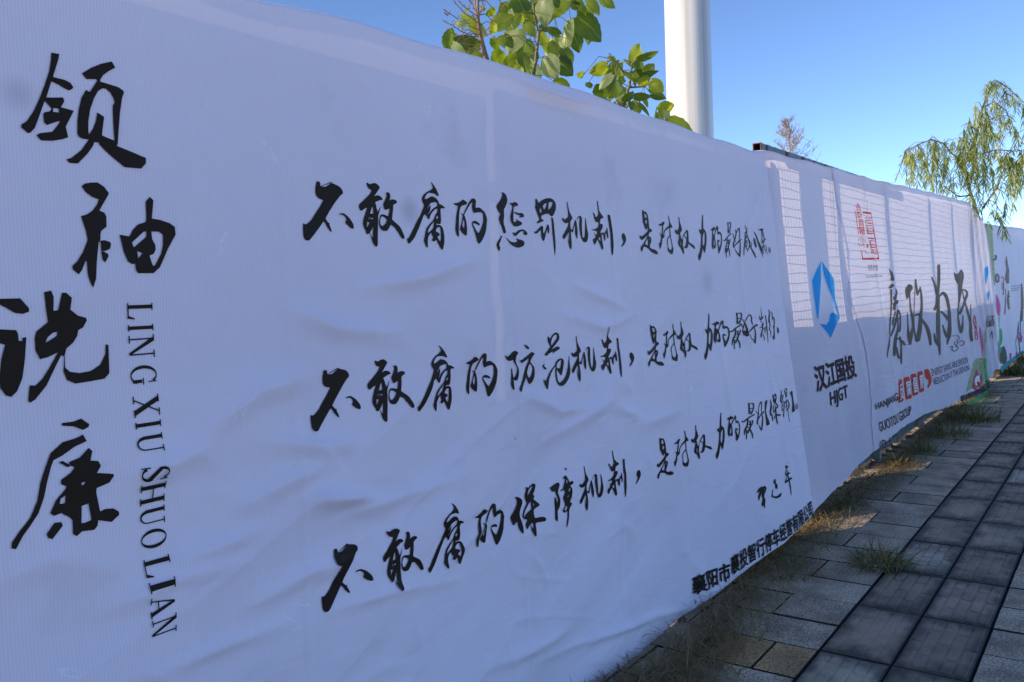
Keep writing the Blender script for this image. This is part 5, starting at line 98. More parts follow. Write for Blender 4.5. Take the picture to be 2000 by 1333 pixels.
LEAFSTEMS = {"A":[[[3.366,2.3,2.574],[3.401,2.3,2.683],[3.431,2.3,2.813],[3.507,2.3,2.865],[3.568,2.3,2.915]],[[3.568,2.3,2.915],[3.659,2.3,3.001],[3.704,2.3,3.063]],[[3.431,2.3,2.813],[3.396,2.3,2.888],[3.389,2.3,2.975]]],"B":[[[2.896,2.2,2.536],[2.869,2.2,2.587],[2.847,2.2,2.642],[2.833,2.2,2.701],[2.833,2.2,2.756],[2.836,2.2,2.803]]],"C":[[[3.873,2.1,2.482],[3.907,2.1,2.539],[3.959,2.1,2.622],[3.97,2.1,2.669],[3.999,2.1,2.742]],[[3.901,2.1,2.674],[3.805,2.1,2.718]],[[3.959,2.1,2.607],[4.123,2.1,2.64],[4.193,2.1,2.675]],[[3.981,2.1,2.592],[4.052,2.1,2.563],[4.083,2.1,2.53]],[[3.888,2.1,2.481],[3.951,2.1,2.487],[4.016,2.1,2.508]]],"E":[[[4.148,2.0,2.417],[4.167,2.0,2.446],[4.151,2.0,2.471]]],"R":[[[2.808,2.15,2.519],[2.781,2.15,2.596],[2.76,2.15,2.694],[2.75,2.15,2.769]],[[2.781,2.15,2.596],[2.709,2.15,2.608],[2.655,2.15,2.608],[2.606,2.15,2.62],[2.552,2.15,2.622]],[[2.767,2.15,2.64],[2.698,2.15,2.643],[2.599,2.15,2.66],[2.552,2.15,2.669]],[[2.76,2.15,2.694],[2.688,2.15,2.709],[2.643,2.15,2.726]],[[2.761,2.15,2.669],[2.674,2.15,2.69],[2.613,2.15,2.719]],[[2.78,2.15,2.58],[2.693,2.15,2.566],[2.629,2.15,2.56]],[[2.78,2.15,2.569],[2.754,2.15,2.555],[2.65,2.15,2.534]],[[2.77,2.15,2.701],[2.808,2.15,2.738],[2.829,2.15,2.776]],[[2.794,2.15,2.629],[2.84,2.15,2.665],[2.919,2.15,2.755],[2.976,2.15,2.809]],[[2.75,2.15,2.713],[2.738,2.15,2.736],[2.711,2.15,2.744]],[[2.773,2.15,2.624],[2.68,2.15,2.582],[2.627,2.15,2.589],[2.562,2.15,2.591]],[[2.781,2.15,2.704],[2.799,2.15,2.755]],[[2.793,2.15,2.615],[2.861,2.15,2.652]],[[2.659,2.15,2.615],[2.694,2.15,2.644]],[[2.606,2.15,2.62],[2.604,2.15,2.632]],[[2.579,2.15,2.651],[2.554,2.15,2.659]]]}
WLIMBS = [[[14.808,1.939,2.53],[14.763,2.036,2.935],[14.739,2.101,3.299],[14.889,1.939,3.772],[14.962,1.874,4.17],[15.053,1.777,4.466],[15.12,1.696,4.583],[15.209,1.567,4.476],[15.348,1.356,4.226]],[[14.739,2.101,3.299],[14.633,2.262,3.507],[14.571,2.36,3.652],[14.468,2.505,3.719],[14.319,2.699,3.628],[14.218,2.829,3.554],[14.154,2.893,3.297],[14.092,2.958,3.079]],[[14.422,1.989,2.903],[14.525,1.894,3.408],[14.704,1.657,3.475],[14.877,1.42,3.444],[14.948,1.325,3.459]],[[12.69,1.6,2.469],[12.819,1.448,2.736],[12.884,1.379,2.955],[12.928,1.338,3.159]],[[15.077,1.889,4.19],[15.192,1.742,4.284],[15.29,1.595,4.136],[15.354,1.481,3.828],[15.385,1.416,3.562]],[[14.625,2.084,3.286],[14.747,1.94,3.517],[14.881,1.795,3.948],[14.968,1.683,4.002]],[[14.87,2.051,2.845],[14.773,2.182,2.831],[14.651,2.361,3.001],[14.589,2.443,2.964]]]
WSHOOTS = [[15.011,3.006,3.668,0.572],[13.41,2.615,3.452,0.566],[13.944,2.629,3.535,0.644],[15.19,2.786,3.744,0.763],[14.933,2.623,3.794,0.891],[14.343,2.43,3.693,0.555],[15.314,2.556,3.749,0.782],[14.8,2.378,3.703,0.651],[15.19,2.368,3.543,0.396],[14.295,2.173,3.632,0.332],[14.161,2.083,3.66,0.501],[14.675,2.086,3.864,0.936],[14.171,1.945,3.926,1.149],[14.691,1.927,4.215,0.909],[15.785,2.015,4.278,1.589],[14.679,1.804,4.173,1.276],[14.114,1.715,4.349,0.188],[14.217,1.678,4.417,0.189],[14.495,1.643,4.479,0.462],[15.672,1.722,4.666,0.249],[14.82,1.699,4.198,0.552],[14.738,1.605,4.092,0.625],[14.44,1.504,4.275,0.152],[16.141,1.608,4.541,0.276],[15.136,1.44,4.245,0.139],[14.67,1.464,3.963,0.29],[14.414,1.39,3.745,0.341],[12.723,1.316,3.167,0.387],[12.744,1.363,3.141,0.237],[12.959,1.416,3.172,0.534],[12.794,1.28,3.119,0.896],[12.78,1.22,3.06,0.556],[15.259,1.387,3.503,0.601],[12.496,1.709,2.637,0.221],[12.897,1.657,2.487,0.105],[12.576,1.496,2.436,0.152],[12.811,1.45,2.412,0.343],[12.964,1.407,2.399,0.104],[14.577,2.077,3.319,0.515],[15.504,2.364,3.134,0.276],[14.5,2.337,2.986,0.16],[14.372,1.909,3.393,0.699],[14.744,1.853,3.309,0.555],[14.046,1.828,3.74,0.699],[14.856,1.792,4.023,0.615],[14.871,1.314,4.124,0.33],[13.245,1.174,3.207,0.486],[14.858,2.86,3.611,0.584],[14.336,2.666,3.566,0.501],[13.64,2.345,3.518,0.718],[14.39,1.943,3.669,0.778],[14.314,2.003,3.553,0.563],[14.664,1.495,4.216,0.193],[12.887,1.202,3.036,0.441],[15.701,1.858,4.033,0.629],[14.07,2.054,3.454,0.575],[14.502,1.236,3.583,0.758],[16.24,1.274,3.916,1.055],[15.535,1.269,4.121,0.606]]


# ------------------------------------------------------------------ helpers
rng = np.random.default_rng(7); random.seed(7)
def tag(o, label=None, cat=None, group=None, kind=None):
    if label: o['label'] = label
    if cat: o['category'] = cat
    if group: o['group'] = group
    if kind: o['kind'] = kind
    return o
def empty(name, loc, label, cat, group=None):
    o = bpy.data.objects.new(name, None); col.objects.link(o); o.location = loc; o.empty_display_size = .1
    return tag(o, label, cat, group)
class MB:
    def __init__(s): s.v = []; s.f = []; s.m = []; s.c = []
    def add(s, vs, fs, m=0, c=(0, 0, 0, 1)):
        b = len(s.v); s.v += [tuple(v) for v in vs]; s.c += [c] * len(vs)
        s.f += [tuple(i + b for i in f) for f in fs]; s.m += [m] * len(fs)
    def box(s, x0, x1, y0, y1, z0, z1, m=0, c=(0, 0, 0, 1)):
        s.add([(x0, y0, z0), (x1, y0, z0), (x1, y1, z0), (x0, y1, z0), (x0, y0, z1), (x1, y0, z1), (x1, y1, z1), (x0, y1, z1)],
              [(3, 2, 1, 0), (4, 5, 6, 7), (0, 1, 5, 4), (1, 2, 6, 5), (2, 3, 7, 6), (3, 0, 4, 7)], m, c)
    def tube(s, pts, rad, n=6, m=0, c=(0, 0, 0, 1), cap=True):
        pts = [Vector(p) for p in pts]
        rad = rad if isinstance(rad, (list, tuple)) else [rad] * len(pts)
        vs = []; fs = []
        for i, p in enumerate(pts):
            t = (pts[min(i + 1, len(pts) - 1)] - pts[max(i - 1, 0)]).normalized()
            a = t.orthogonal().normalized() if i == 0 else (a - t * a.dot(t)).normalized()
            b = t.cross(a)
            for k in range(n):
                g = 2 * math.pi * k / n; vs.append(p + (a * math.cos(g) + b * math.sin(g)) * rad[i])
        for i in range(len(pts) - 1):
            for k in range(n):
                fs.append((i * n + k, i * n + (k + 1) % n, (i + 1) * n + (k + 1) % n, (i + 1) * n + k))
        if cap: fs += [tuple(range(n))[::-1], tuple((len(pts) - 1) * n + k for k in range(n))]
        s.add(vs, fs, m, c)
    def build(s, name, mats, parent=None, smooth=False, attr=False):
        me = bpy.data.meshes.new(name)
        base = Vector((0, 0, 0)) if parent is None else parent.location
        me.from_pydata([(v[0] - base[0], v[1] - base[1], v[2] - base[2]) for v in s.v], [], s.f)
        mats = mats if isinstance(mats, (list, tuple)) else [mats]
        for m in mats: me.materials.append(m)
        me.polygons.foreach_set('material_index', s.m)
        if smooth: me.polygons.foreach_set('use_smooth', [True] * len(me.polygons))
        if attr:
            a = me.color_attributes.new('tone', 'FLOAT_COLOR', 'POINT'); a.data.foreach_set('color', np.array(s.c, 'f').ravel())
        me.update(); o = bpy.data.objects.new(name, me); col.objects.link(o)
        if parent: o.parent = parent
        return o
def vnoise(x, y, seed):
    xi = np.floor(x).astype(np.int64); yi = np.floor(y).astype(np.int64); fx = x - xi; fy = y - yi
    def h(a, b):
        n = (a * 374761393 + b * 668265263 + seed * 974634077) & 0xffffffff
        n = ((n ^ (n >> 13)) * 1274126177) & 0xffffffff
        return ((n ^ (n >> 16)) & 0xffff) / 32767.5 - 1
    u = fx * fx * fx * (fx * (fx * 6 - 15) + 10); v = fy * fy * fy * (fy * (fy * 6 - 15) + 10)
    return (h(xi, yi) * (1 - u) + h(xi + 1, yi) * u) * (1 - v) + (h(xi, yi + 1) * (1 - u) + h(xi + 1, yi + 1) * u) * v
def sstep(a, b, x):
    t = np.clip((x - a) / (b - a), 0, 1); return t * t * (3 - 2 * t)

# ------------------------------------------------------------------ materials
def mat(name):
    m = bpy.data.materials.new(name); m.use_nodes = True; nt = m.node_tree
    return m, nt, nt.nodes, nt.links, nt.nodes['Principled BSDF']
def nd(nt, t, **kw):
    n = nt.nodes.new(t)
    for k, v in kw.items(): setattr(n, k, v)
    return n
def simple(name, c, rough=.6, var=.25, scale=30, bump=.0, metal=0):
    m, nt, N, L, p = mat(name)
    tc = nd(nt, 'ShaderNodeTexCoord'); no = nd(nt, 'ShaderNodeTexNoise'); no.inputs['Scale'].default_value = scale; no.inputs['Detail'].default_value = 6
    L.new(tc.outputs['Object'], no.inputs['Vector'])
    rp = nd(nt, 'ShaderNodeValToRGB'); e = rp.color_ramp.elements
    e[0].position = .3; e[1].position = .7
    e[0].color = tuple(v * (1 - var) for v in c) + (1,); e[1].color = tuple(min(1, v * (1 + var)) for v in c) + (1,)
    L.new(no.outputs['Fac'], rp.inputs[0]); L.new(rp.outputs[0], p.inputs['Base Color'])
    p.inputs['Roughness'].default_value = rough; p.inputs['Metallic'].default_value = metal
    if bump:
        b = nd(nt, 'ShaderNodeBump'); b.inputs['Strength'].default_value = bump; b.inputs['Distance'].default_value = .004
        L.new(no.outputs['Fac'], b.inputs['Height']); L.new(b.outputs[0], p.inputs['Normal'])
    return m
def cloth_mat(name, trans, rib, dirt=(.42, .40, .41)):
    m, nt, N, L, p = mat(name); N.remove(p)
    tc = nd(nt, 'ShaderNodeTexCoord'); mp = nd(nt, 'ShaderNodeMapping'); L.new(tc.outputs['Object'], mp.inputs['Vector'])
    big = nd(nt, 'ShaderNodeTexNoise'); big.inputs['Scale'].default_value = 1.1; big.inputs['Detail'].default_value = 4
    fine = nd(nt, 'ShaderNodeTexNoise'); fine.inputs['Scale'].default_value = 14; fine.inputs['Detail'].default_value = 8; fine.inputs['Roughness'].default_value = .6
    wv = nd(nt, 'ShaderNodeTexWave', wave_type='BANDS', bands_direction='X'); wv.inputs['Scale'].default_value = 45; wv.inputs['Distortion'].default_value = .3; wv.inputs['Detail'].default_value = 1; wv.inputs['Detail Scale'].default_value = .4
    for n in (big, fine, wv): L.new(mp.outputs[0], n.inputs['Vector'])
    rp = nd(nt, 'ShaderNodeValToRGB'); e = rp.color_ramp.elements
    e[0].position = .32; e[0].color = (.86, .765, .86, 1); e[1].position = .62; e[1].color = (.92, .825, .92, 1)
    L.new(big.outputs['Fac'], rp.inputs[0])
    # fabric ribs
    mr = nd(nt, 'ShaderNodeMapRange'); mr.inputs['To Min'].default_value = 1 - rib; mr.inputs['To Max'].default_value = 1 + rib * .4
    L.new(wv.outputs['Fac'], mr.inputs['Value'])
    mx = nd(nt, 'ShaderNodeMix', data_type='RGBA', blend_type='MULTIPLY'); mx.inputs['Factor'].default_value = 1
    L.new(rp.outputs[0], mx.inputs['A']); L.new(mr.outputs['Result'], mx.inputs['B'])
    # grubby smudges where the cloth was handled, and dust low down
    sm = nd(nt, 'ShaderNodeTexNoise'); sm.inputs['Scale'].default_value = 2.7; sm.inputs['Detail'].default_value = 5
    L.new(mp.outputs[0], sm.inputs['Vector'])
    sr = nd(nt, 'ShaderNodeValToRGB'); sr.color_ramp.elements[0].position = .62; sr.color_ramp.elements[0].color = (0, 0, 0, 1); sr.color_ramp.elements[1].position = .85; sr.color_ramp.elements[1].color = (.35, .35, .35, 1)
    L.new(sm.outputs['Fac'], sr.inputs[0]); acc = sr.outputs[0]
    for (sx, sz, rad, k) in ((1.849, 1.815, .06, .5), (.771, 1.972, .05, .35), (3.97, 1.589, .1, .3), (2.326, 1.061, .008, .9)):
        vm = nd(nt, 'ShaderNodeVectorMath', operation='MULTIPLY'); vm.inputs[1].default_value = (1, 0, 1); L.new(tc.outputs['Object'], vm.inputs[0])
        ds = nd(nt, 'ShaderNodeVectorMath', operation='DISTANCE'); ds.inputs[1].default_value = (sx, 0, sz); L.new(vm.outputs[0], ds.inputs[0])
        r2 = nd(nt, 'ShaderNodeMapRange', interpolation_type='SMOOTHSTEP'); r2.inputs['From Min'].default_value = 0; r2.inputs['From Max'].default_value = rad; r2.inputs['To Min'].default_value = k; r2.inputs['To Max'].default_value = 0
        L.new(ds.outputs['Value'], r2.inputs['Value'])
        ad = nd(nt, 'ShaderNodeMath', operation='MAXIMUM'); L.new(acc, ad.inputs[0]); L.new(r2.outputs[0], ad.inputs[1]); acc = ad.outputs[0]
    dm = nd(nt, 'ShaderNodeMix', data_type='RGBA'); dm.inputs['B'].default_value = dirt + (1,)
    L.new(acc, dm.inputs['Factor']); L.new(mx.outputs['Result'], dm.inputs['A'])
    # white stress marks where the vinyl was folded
    sk = nd(nt, 'ShaderNodeTexNoise'); sk.inputs['Scale'].default_value = 5.5; sk.inputs['Detail'].default_value = 3; sk.inputs['Distortion'].default_value = 1.2; L.new(mp.outputs[0], sk.inputs['Vector'])
    s1 = nd(nt, 'ShaderNodeMath', operation='SUBTRACT'); s1.inputs[1].default_value = .5; L.new(sk.outputs['Fac'], s1.inputs[0])
    s2 = nd(nt, 'ShaderNodeMath', operation='ABSOLUTE'); L.new(s1.outputs[0], s2.inputs[0])
    s3 = nd(nt, 'ShaderNodeMath', operation='LESS_THAN'); s3.inputs[1].default_value = .0045; L.new(s2.outputs[0], s3.inputs[0])
    s4 = nd(nt, 'ShaderNodeTexNoise'); s4.inputs['Scale'].default_value = 7; L.new(tc.outputs['Object'], s4.inputs['Vector'])
    s5 = nd(nt, 'ShaderNodeMapRange'); s5.inputs['From Min'].default_value = .58; s5.inputs['From Max'].default_value = .72; s5.inputs['To Max'].default_value = .8; L.new(s4.outputs['Fac'], s5.inputs['Value'])
    s6 = nd(nt, 'ShaderNodeMath', operation='MULTIPLY'); L.new(s3.outputs[0], s6.inputs[0]); L.new(s5.outputs[0], s6.inputs[1])
    d2 = nd(nt, 'ShaderNodeMix', data_type='RGBA'); d2.inputs['B'].default_value = (1, 1, 1, 1); L.new(s6.outputs[0], d2.inputs['Factor']); L.new(dm.outputs['Result'], d2.inputs['A']); dm = d2
    # micro wrinkles
    st = nd(nt, 'ShaderNodeMapping'); st.inputs['Rotation'].default_value = (0, R(28), 0); st.inputs['Scale'].default_value = (2.2, 1, 9); L.new(tc.outputs['Object'], st.inputs['Vector'])
    wr = nd(nt, 'ShaderNodeTexNoise'); wr.inputs['Scale'].default_value = 1.6; wr.inputs['Detail'].default_value = 2; wr.inputs['Roughness'].default_value = .4; wr.inputs['Distortion'].default_value = .5; L.new(st.outputs[0], wr.inputs['Vector'])
    r1 = nd(nt, 'ShaderNodeMath', operation='SUBTRACT'); r1.inputs[1].default_value = .5; L.new(wr.outputs['Fac'], r1.inputs[0])
    r2 = nd(nt, 'ShaderNodeMath', operation='ABSOLUTE'); L.new(r1.outputs[0], r2.inputs[0])
    r3 = nd(nt, 'ShaderNodeMath', operation='MULTIPLY'); r3.inputs[1].default_value = -9; L.new(r2.outputs[0], r3.inputs[0])
    r4 = nd(nt, 'ShaderNodeMath', operation='EXPONENT'); L.new(r3.outputs[0], r4.inputs[0])
    sz = nd(nt, 'ShaderNodeSeparateXYZ'); L.new(tc.outputs['Object'], sz.inputs[0])
    r5 = nd(nt, 'ShaderNodeMapRange'); r5.inputs['From Min'].default_value = 2.0; r5.inputs['From Max'].default_value = .7; r5.inputs['To Min'].default_value = .0; r5.inputs['To Max'].default_value = .22; L.new(sz.outputs['Z'], r5.inputs['Value'])
    r6 = nd(nt, 'ShaderNodeMath', operation='MULTIPLY'); L.new(r4.outputs[0], r6.inputs[0]); L.new(r5.outputs[0], r6.inputs[1])
    r7 = nd(nt, 'ShaderNodeMath', operation='MULTIPLY_ADD'); r7.inputs[1].default_value = .8; L.new(wr.outputs['Fac'], r7.inputs[0]); L.new(r6.outputs[0], r7.inputs[2])
    b1 = nd(nt, 'ShaderNodeBump'); b1.inputs['Strength'].default_value = .6; b1.inputs['Distance'].default_value = .007; L.new(r7.outputs[0], b1.inputs['Height'])
    b2 = nd(nt, 'ShaderNodeBump'); b2.inputs['Strength'].default_value = .35; b2.inputs['Distance'].default_value = .0012; L.new(fine.outputs['Fac'], b2.inputs['Height']); L.new(b1.outputs[0], b2.inputs['Normal'])
    b3 = nd(nt, 'ShaderNodeBump'); b3.inputs['Strength'].default_value = .3; b3.inputs['Distance'].default_value = .0008; L.new(wv.outputs['Fac'], b3.inputs['Height']); L.new(b2.outputs[0], b3.inputs['Normal'])
    df = nd(nt, 'ShaderNodeBsdfDiffuse'); L.new(dm.outputs['Result'], df.inputs['Color']); L.new(b3.outputs[0], df.inputs['Normal'])
    tr = nd(nt, 'ShaderNodeBsdfTranslucent'); tr.inputs['Color'].default_value = (.93, .85, .88, 1); L.new(b1.outputs[0], tr.inputs['Normal'])
    gl = nd(nt, 'ShaderNodeBsdfGlossy'); gl.inputs['Roughness'].default_value = .38; gl.inputs['Color'].default_value = (1, 1, 1, 1); L.new(b3.outputs[0], gl.inputs['Normal'])
    m1 = nd(nt, 'ShaderNodeMixShader'); m1.inputs[0].default_value = trans; L.new(df.outputs[0], m1.inputs[1]); L.new(tr.outputs[0], m1.inputs[2])
    fr = nd(nt, 'ShaderNodeFresnel'); fr.inputs['IOR'].default_value = 1.3; L.new(b1.outputs[0], fr.inputs['Normal'])
    fm = nd(nt, 'ShaderNodeMath', operation='MULTIPLY'); fm.inputs[1].default_value = .14; L.new(fr.outputs[0], fm.inputs[0])
    m2 = nd(nt, 'ShaderNodeMixShader'); L.new(fm.outputs[0], m2.inputs[0]); L.new(m1.outputs[0], m2.inputs[1]); L.new(gl.outputs[0], m2.inputs[2])
    L.new(m2.outputs[0], N['Material Output'].inputs[0])
    return m
def ink(name, c, film=None, body=.3, rough=.5):
    """print: a thin body colour over a tinted transparent film, so lit cloth glows through it"""
    m, nt, N, L, p = mat(name)
    tc = nd(nt, 'ShaderNodeTexCoord'); no = nd(nt, 'ShaderNodeTexNoise'); no.inputs['Scale'].default_value = 9; no.inputs['Detail'].default_value = 5
    L.new(tc.outputs['Object'], no.inputs['Vector'])
    rp = nd(nt, 'ShaderNodeValToRGB'); rp.color_ramp.elements[0].color = tuple(v * .8 for v in c) + (1,); rp.color_ramp.elements[1].color = tuple(v * 1.2 for v in c) + (1,)
    L.new(no.outputs['Fac'], rp.inputs[0]); L.new(rp.outputs[0], p.inputs['Base Color']); p.inputs['Roughness'].default_value = rough
    p.inputs['Specular IOR Level'].default_value = .08
    if film:
        t = nd(nt, 'ShaderNodeBsdfTransparent'); t.inputs['Color'].default_value = film + (1,)
        mx = nd(nt, 'ShaderNodeMixShader'); mx.inputs[0].default_value = body
        L.new(t.outputs[0], mx.inputs[1]); L.new(p.outputs[0], mx.inputs[2]); L.new(mx.outputs[0], N['Material Output'].inputs[0])
    return m
M_cloth = cloth_mat('banner_vinyl_backed', .035, .05)
M_thin = cloth_mat('banner_vinyl_thin', .29, .04)
M_ink = ink('print_black', (.026, .018, .013))
M_inkb = ink('print_brown_black', (.12, .075, .055), (.20, .15, .12), .6)
M_inkp = ink('print_plum', (.06, .022, .035), (.22, .14, .20), .5)
M_blue = ink('print_blue', (.02, .36, .80), (.10, .66, 1.0), .25)
M_red = ink('print_red', (.70, .04, .05), (.88, .13, .16), .4)
M_org = ink('print_orange_red', (.72, .07, .035), (.88, .18, .12), .5)
M_white = ink('print_white', (.80, .76, .78))
M_leafp = ink('print_pale_green', (.42, .52, .30), (.78, .86, .62), .35)
M_palep = ink('print_pale_yellow', (.58, .62, .42), (.88, .92, .72), .3)
M_pink = ink('print_pink', (.75, .12, .36), (.92, .42, .64), .4)
M_grn = ink('print_green', (.06, .45, .18), (.30, .80, .45), .5)
M_lil = ink('print_lilac', (.40, .08, .36), (.60, .3, .6), .5)
M_dkg = ink('print_dark_green', (.05, .09, .07), (.25, .32, .28), .6)
M_teal = ink('print_teal', (.06, .42, .46), (.3, .75, .78), .5)
M_brn = ink('print_brown', (.30, .17, .11), (.5, .36, .28), .6)
M_brnred = ink('print_rust', (.45, .12, .08), (.75, .3, .25), .5)
M_shade = ink('print_grey', (.15, .12, .14), (.4, .36, .38), .5)
M_galv = simple('galvanised_steel', (.30, .31, .31), .5, .2, 18, .2, .3)
M_sheet = simple('hoarding_sheet', (.16, .20, .22), .55, .2, 6)
M_wire = simple('fence_wire', (.09, .13, .10), .5, .2, 40)
M_tubeg = simple('weathered_tube', (.035, .055, .06), .5, .5, 60, .3)
M_rust = simple('rust', (.16, .05, .02), .9, .5, 90, .5)

def pole_mat():
    m, nt, N, L, p = mat('white_pole_paint')
    tc = nd(nt, 'ShaderNodeTexCoord'); mp = nd(nt, 'ShaderNodeMapping'); mp.inputs['Scale'].default_value = (26, 26, .35); L.new(tc.outputs['Object'], mp.inputs['Vector'])
    no = nd(nt, 'ShaderNodeTexNoise'); no.inputs['Scale'].default_value = 1; no.inputs['Detail'].default_value = 6; L.new(mp.outputs[0], no.inputs['Vector'])
    rp = nd(nt, 'ShaderNodeValToRGB'); e = rp.color_ramp.elements; e[0].position = .3; e[0].color = (.46, .45, .43, 1); e[1].position = .5; e[1].color = (.62, .62, .61, 1)
    L.new(no.outputs['Fac'], rp.inputs[0]); L.new(rp.outputs[0], p.inputs['Base Color']); p.inputs['Roughness'].default_value = .32
    return m
M_pole = pole_mat()

def tone_mat(name, stops, rough=.8, speck=0, speck_scale=160, bump=.3, edge=False, trans=0):
    """base colour picked by the per-piece 'tone' attribute (r), with optional grit and a grimy rim (g, b = position inside the piece)"""
    m, nt, N, L, p = mat(name)
    at = nd(nt, 'ShaderNodeAttribute', attribute_name='tone'); sp = nd(nt, 'ShaderNodeSeparateColor'); L.new(at.outputs['Color'], sp.inputs[0])
    rp = nd(nt, 'ShaderNodeValToRGB'); el = rp.color_ramp.elements
    while len(el) < len(stops): el.new(.5)
    for e, (pos, c) in zip(el, stops): e.position = pos; e.color = tuple(c) + (1,)
    L.new(sp.outputs[0], rp.inputs[0]); out = rp.outputs[0]
    tc = nd(nt, 'ShaderNodeTexCoord')
    if speck:
        vo = nd(nt, 'ShaderNodeTexNoise'); vo.inputs['Scale'].default_value = speck_scale; vo.inputs['Detail'].default_value = 3; vo.inputs['Roughness'].default_value = .7; L.new(tc.outputs['Object'], vo.inputs['Vector'])
        vr = nd(nt, 'ShaderNodeMapRange'); vr.inputs['From Min'].default_value = .3; vr.inputs['From Max'].default_value = .72; vr.inputs['To Min'].default_value = 1 - speck; vr.inputs['To Max'].default_value = 1 + speck * 1.3; L.new(vo.outputs['Fac'], vr.inputs['Value'])
        lo = nd(nt, 'ShaderNodeTexNoise'); lo.inputs['Scale'].default_value = 5; lo.inputs['Detail'].default_value = 6; L.new(tc.outputs['Object'], lo.inputs['Vector'])
        lr = nd(nt, 'ShaderNodeMapRange'); lr.inputs['From Min'].default_value = .35; lr.inputs['From Max'].default_value = .6; lr.inputs['To Min'].default_value = .62; lr.inputs['To Max'].default_value = 1.05; L.new(lo.outputs['Fac'], lr.inputs['Value'])
        mu = nd(nt, 'ShaderNodeMath', operation='MULTIPLY'); L.new(vr.outputs[0], mu.inputs[0]); L.new(lr.outputs[0], mu.inputs[1])
        mx = nd(nt, 'ShaderNodeMix', data_type='RGBA', blend_type='MULTIPLY'); mx.inputs['Factor'].default_value = 1; L.new(out, mx.inputs['A']); L.new(mu.outputs[0], mx.inputs['B']); out = mx.outputs['Result']
        b = nd(nt, 'ShaderNodeBump'); b.inputs['Strength'].default_value = bump; b.inputs['Distance'].default_value = .002; L.new(vo.outputs['Fac'], b.inputs['Height']); L.new(b.outputs[0], p.inputs['Normal'])
    if edge:
        acc = None
        for o in (1, 2):
            a = nd(nt, 'ShaderNodeMath', operation='SUBTRACT'); a.inputs[1].default_value = .5; L.new(sp.outputs[o], a.inputs[0])
            ab = nd(nt, 'ShaderNodeMath', operation='ABSOLUTE'); L.new(a.outputs[0], ab.inputs[0])
            if acc is None: acc = ab
            else:
                mm = nd(nt, 'ShaderNodeMath', operation='MAXIMUM'); L.new(acc.outputs[0], mm.inputs[0]); L.new(ab.outputs[0], mm.inputs[1]); acc = mm
        no = nd(nt, 'ShaderNodeTexNoise'); no.inputs['Scale'].default_value = 9; no.inputs['Detail'].default_value = 5; L.new(tc.outputs['Object'], no.inputs['Vector'])
        ns = nd(nt, 'ShaderNodeMapRange'); ns.inputs['To Min'].default_value = -.22; ns.inputs['To Max'].default_value = .22; L.new(no.outputs['Fac'], ns.inputs['Value'])
        ad = nd(nt, 'ShaderNodeMath', operation='ADD'); L.new(acc.outputs[0], ad.inputs[0]); L.new(ns.outputs[0], ad.inputs[1])
        er = nd(nt, 'ShaderNodeMapRange', interpolation_type='SMOOTHSTEP'); er.inputs['From Min'].default_value = .26; er.inputs['From Max'].default_value = .5; er.inputs['To Min'].default_value = 0; er.inputs['To Max'].default_value = .78; L.new(ad.outputs[0], er.inputs['Value'])
        dm = nd(nt, 'ShaderNodeMix', data_type='RGBA'); dm.inputs['B'].default_value = (.030, .027, .026, 1); L.new(er.outputs[0], dm.inputs['Factor']); L.new(out, dm.inputs['A']); out = dm.outputs['Result']
    L.new(out, p.inputs['Base Color']); p.inputs['Roughness'].default_value = rough; p.inputs['Specular IOR Level'].default_value = .3
    if trans:
        t = nd(nt, 'ShaderNodeBsdfTranslucent'); hs = nd(nt, 'ShaderNodeMix', data_type='RGBA', blend_type='MULTIPLY'); hs.inputs['Factor'].default_value = 1; hs.inputs['B'].default_value = (1.5, 1.5, .6, 1); L.new(out, hs.inputs['A']); L.new(hs.outputs['Result'], t.inputs['Color'])
        mx = nd(nt, 'ShaderNodeMixShader'); mx.inputs[0].default_value = trans; L.new(p.outputs[0], mx.inputs[1]); L.new(t.outputs[0], mx.inputs[2]); L.new(mx.outputs[0], N['Material Output'].inputs[0])
    return m
M_slab = tone_mat('granite_slab', [(0, (.33, .27, .20)), (.45, (.42, .34, .245)), (.8, (.50, .405, .29)), (.93, (.44, .28, .13))], .8, .75, 105, .7)
M_tact = tone_mat('tactile_slab', [(0, (.29, .22, .155)), (.6, (.39, .305, .215)), (1, (.46, .385, .285))], .7, .14, 120, .25, edge=True)
M_joint = simple('joint_dirt', (.030, .027, .023), .95, .4, 60, .6)
M_soil = simple('soil', (.10, .078, .055), .95, .5, 40, .9)
M_earth = simple('pale_bounce_ground', (.46, .43, .38), .95, .25, 3, .3)  # out-of-view ground made pale to bounce sunlight onto the banners
M_grass = tone_mat('grass_blade', [(0, (.16, .10, .055)), (.35, (.34, .24, .12)), (.6, (.075, .095, .025)), (1, (.07, .14, .025))], .6, 0, trans=.3)
M_bark = simple('sapling_bark', (.16, .15, .09), .8, .4, 50, .4)
M_reed = simple('dry_stalk', (.28, .13, .08), .8, .4, 60)
M_dead = simple('dry_conifer_twig', (.33, .27, .23), .9, .3, 30)
M_willowbark = simple('willow_bark', (.12, .10, .06), .9, .4, 40, .5)
M_willow = tone_mat('willow_leaf', [(0, (.10, .15, .05)), (.5, (.24, .30, .10)), (1, (.46, .47, .18))], .5, 0, trans=.45)
M_dryleaf = simple('fallen_leaf', (.22, .12, .05), .8, .4, 60)
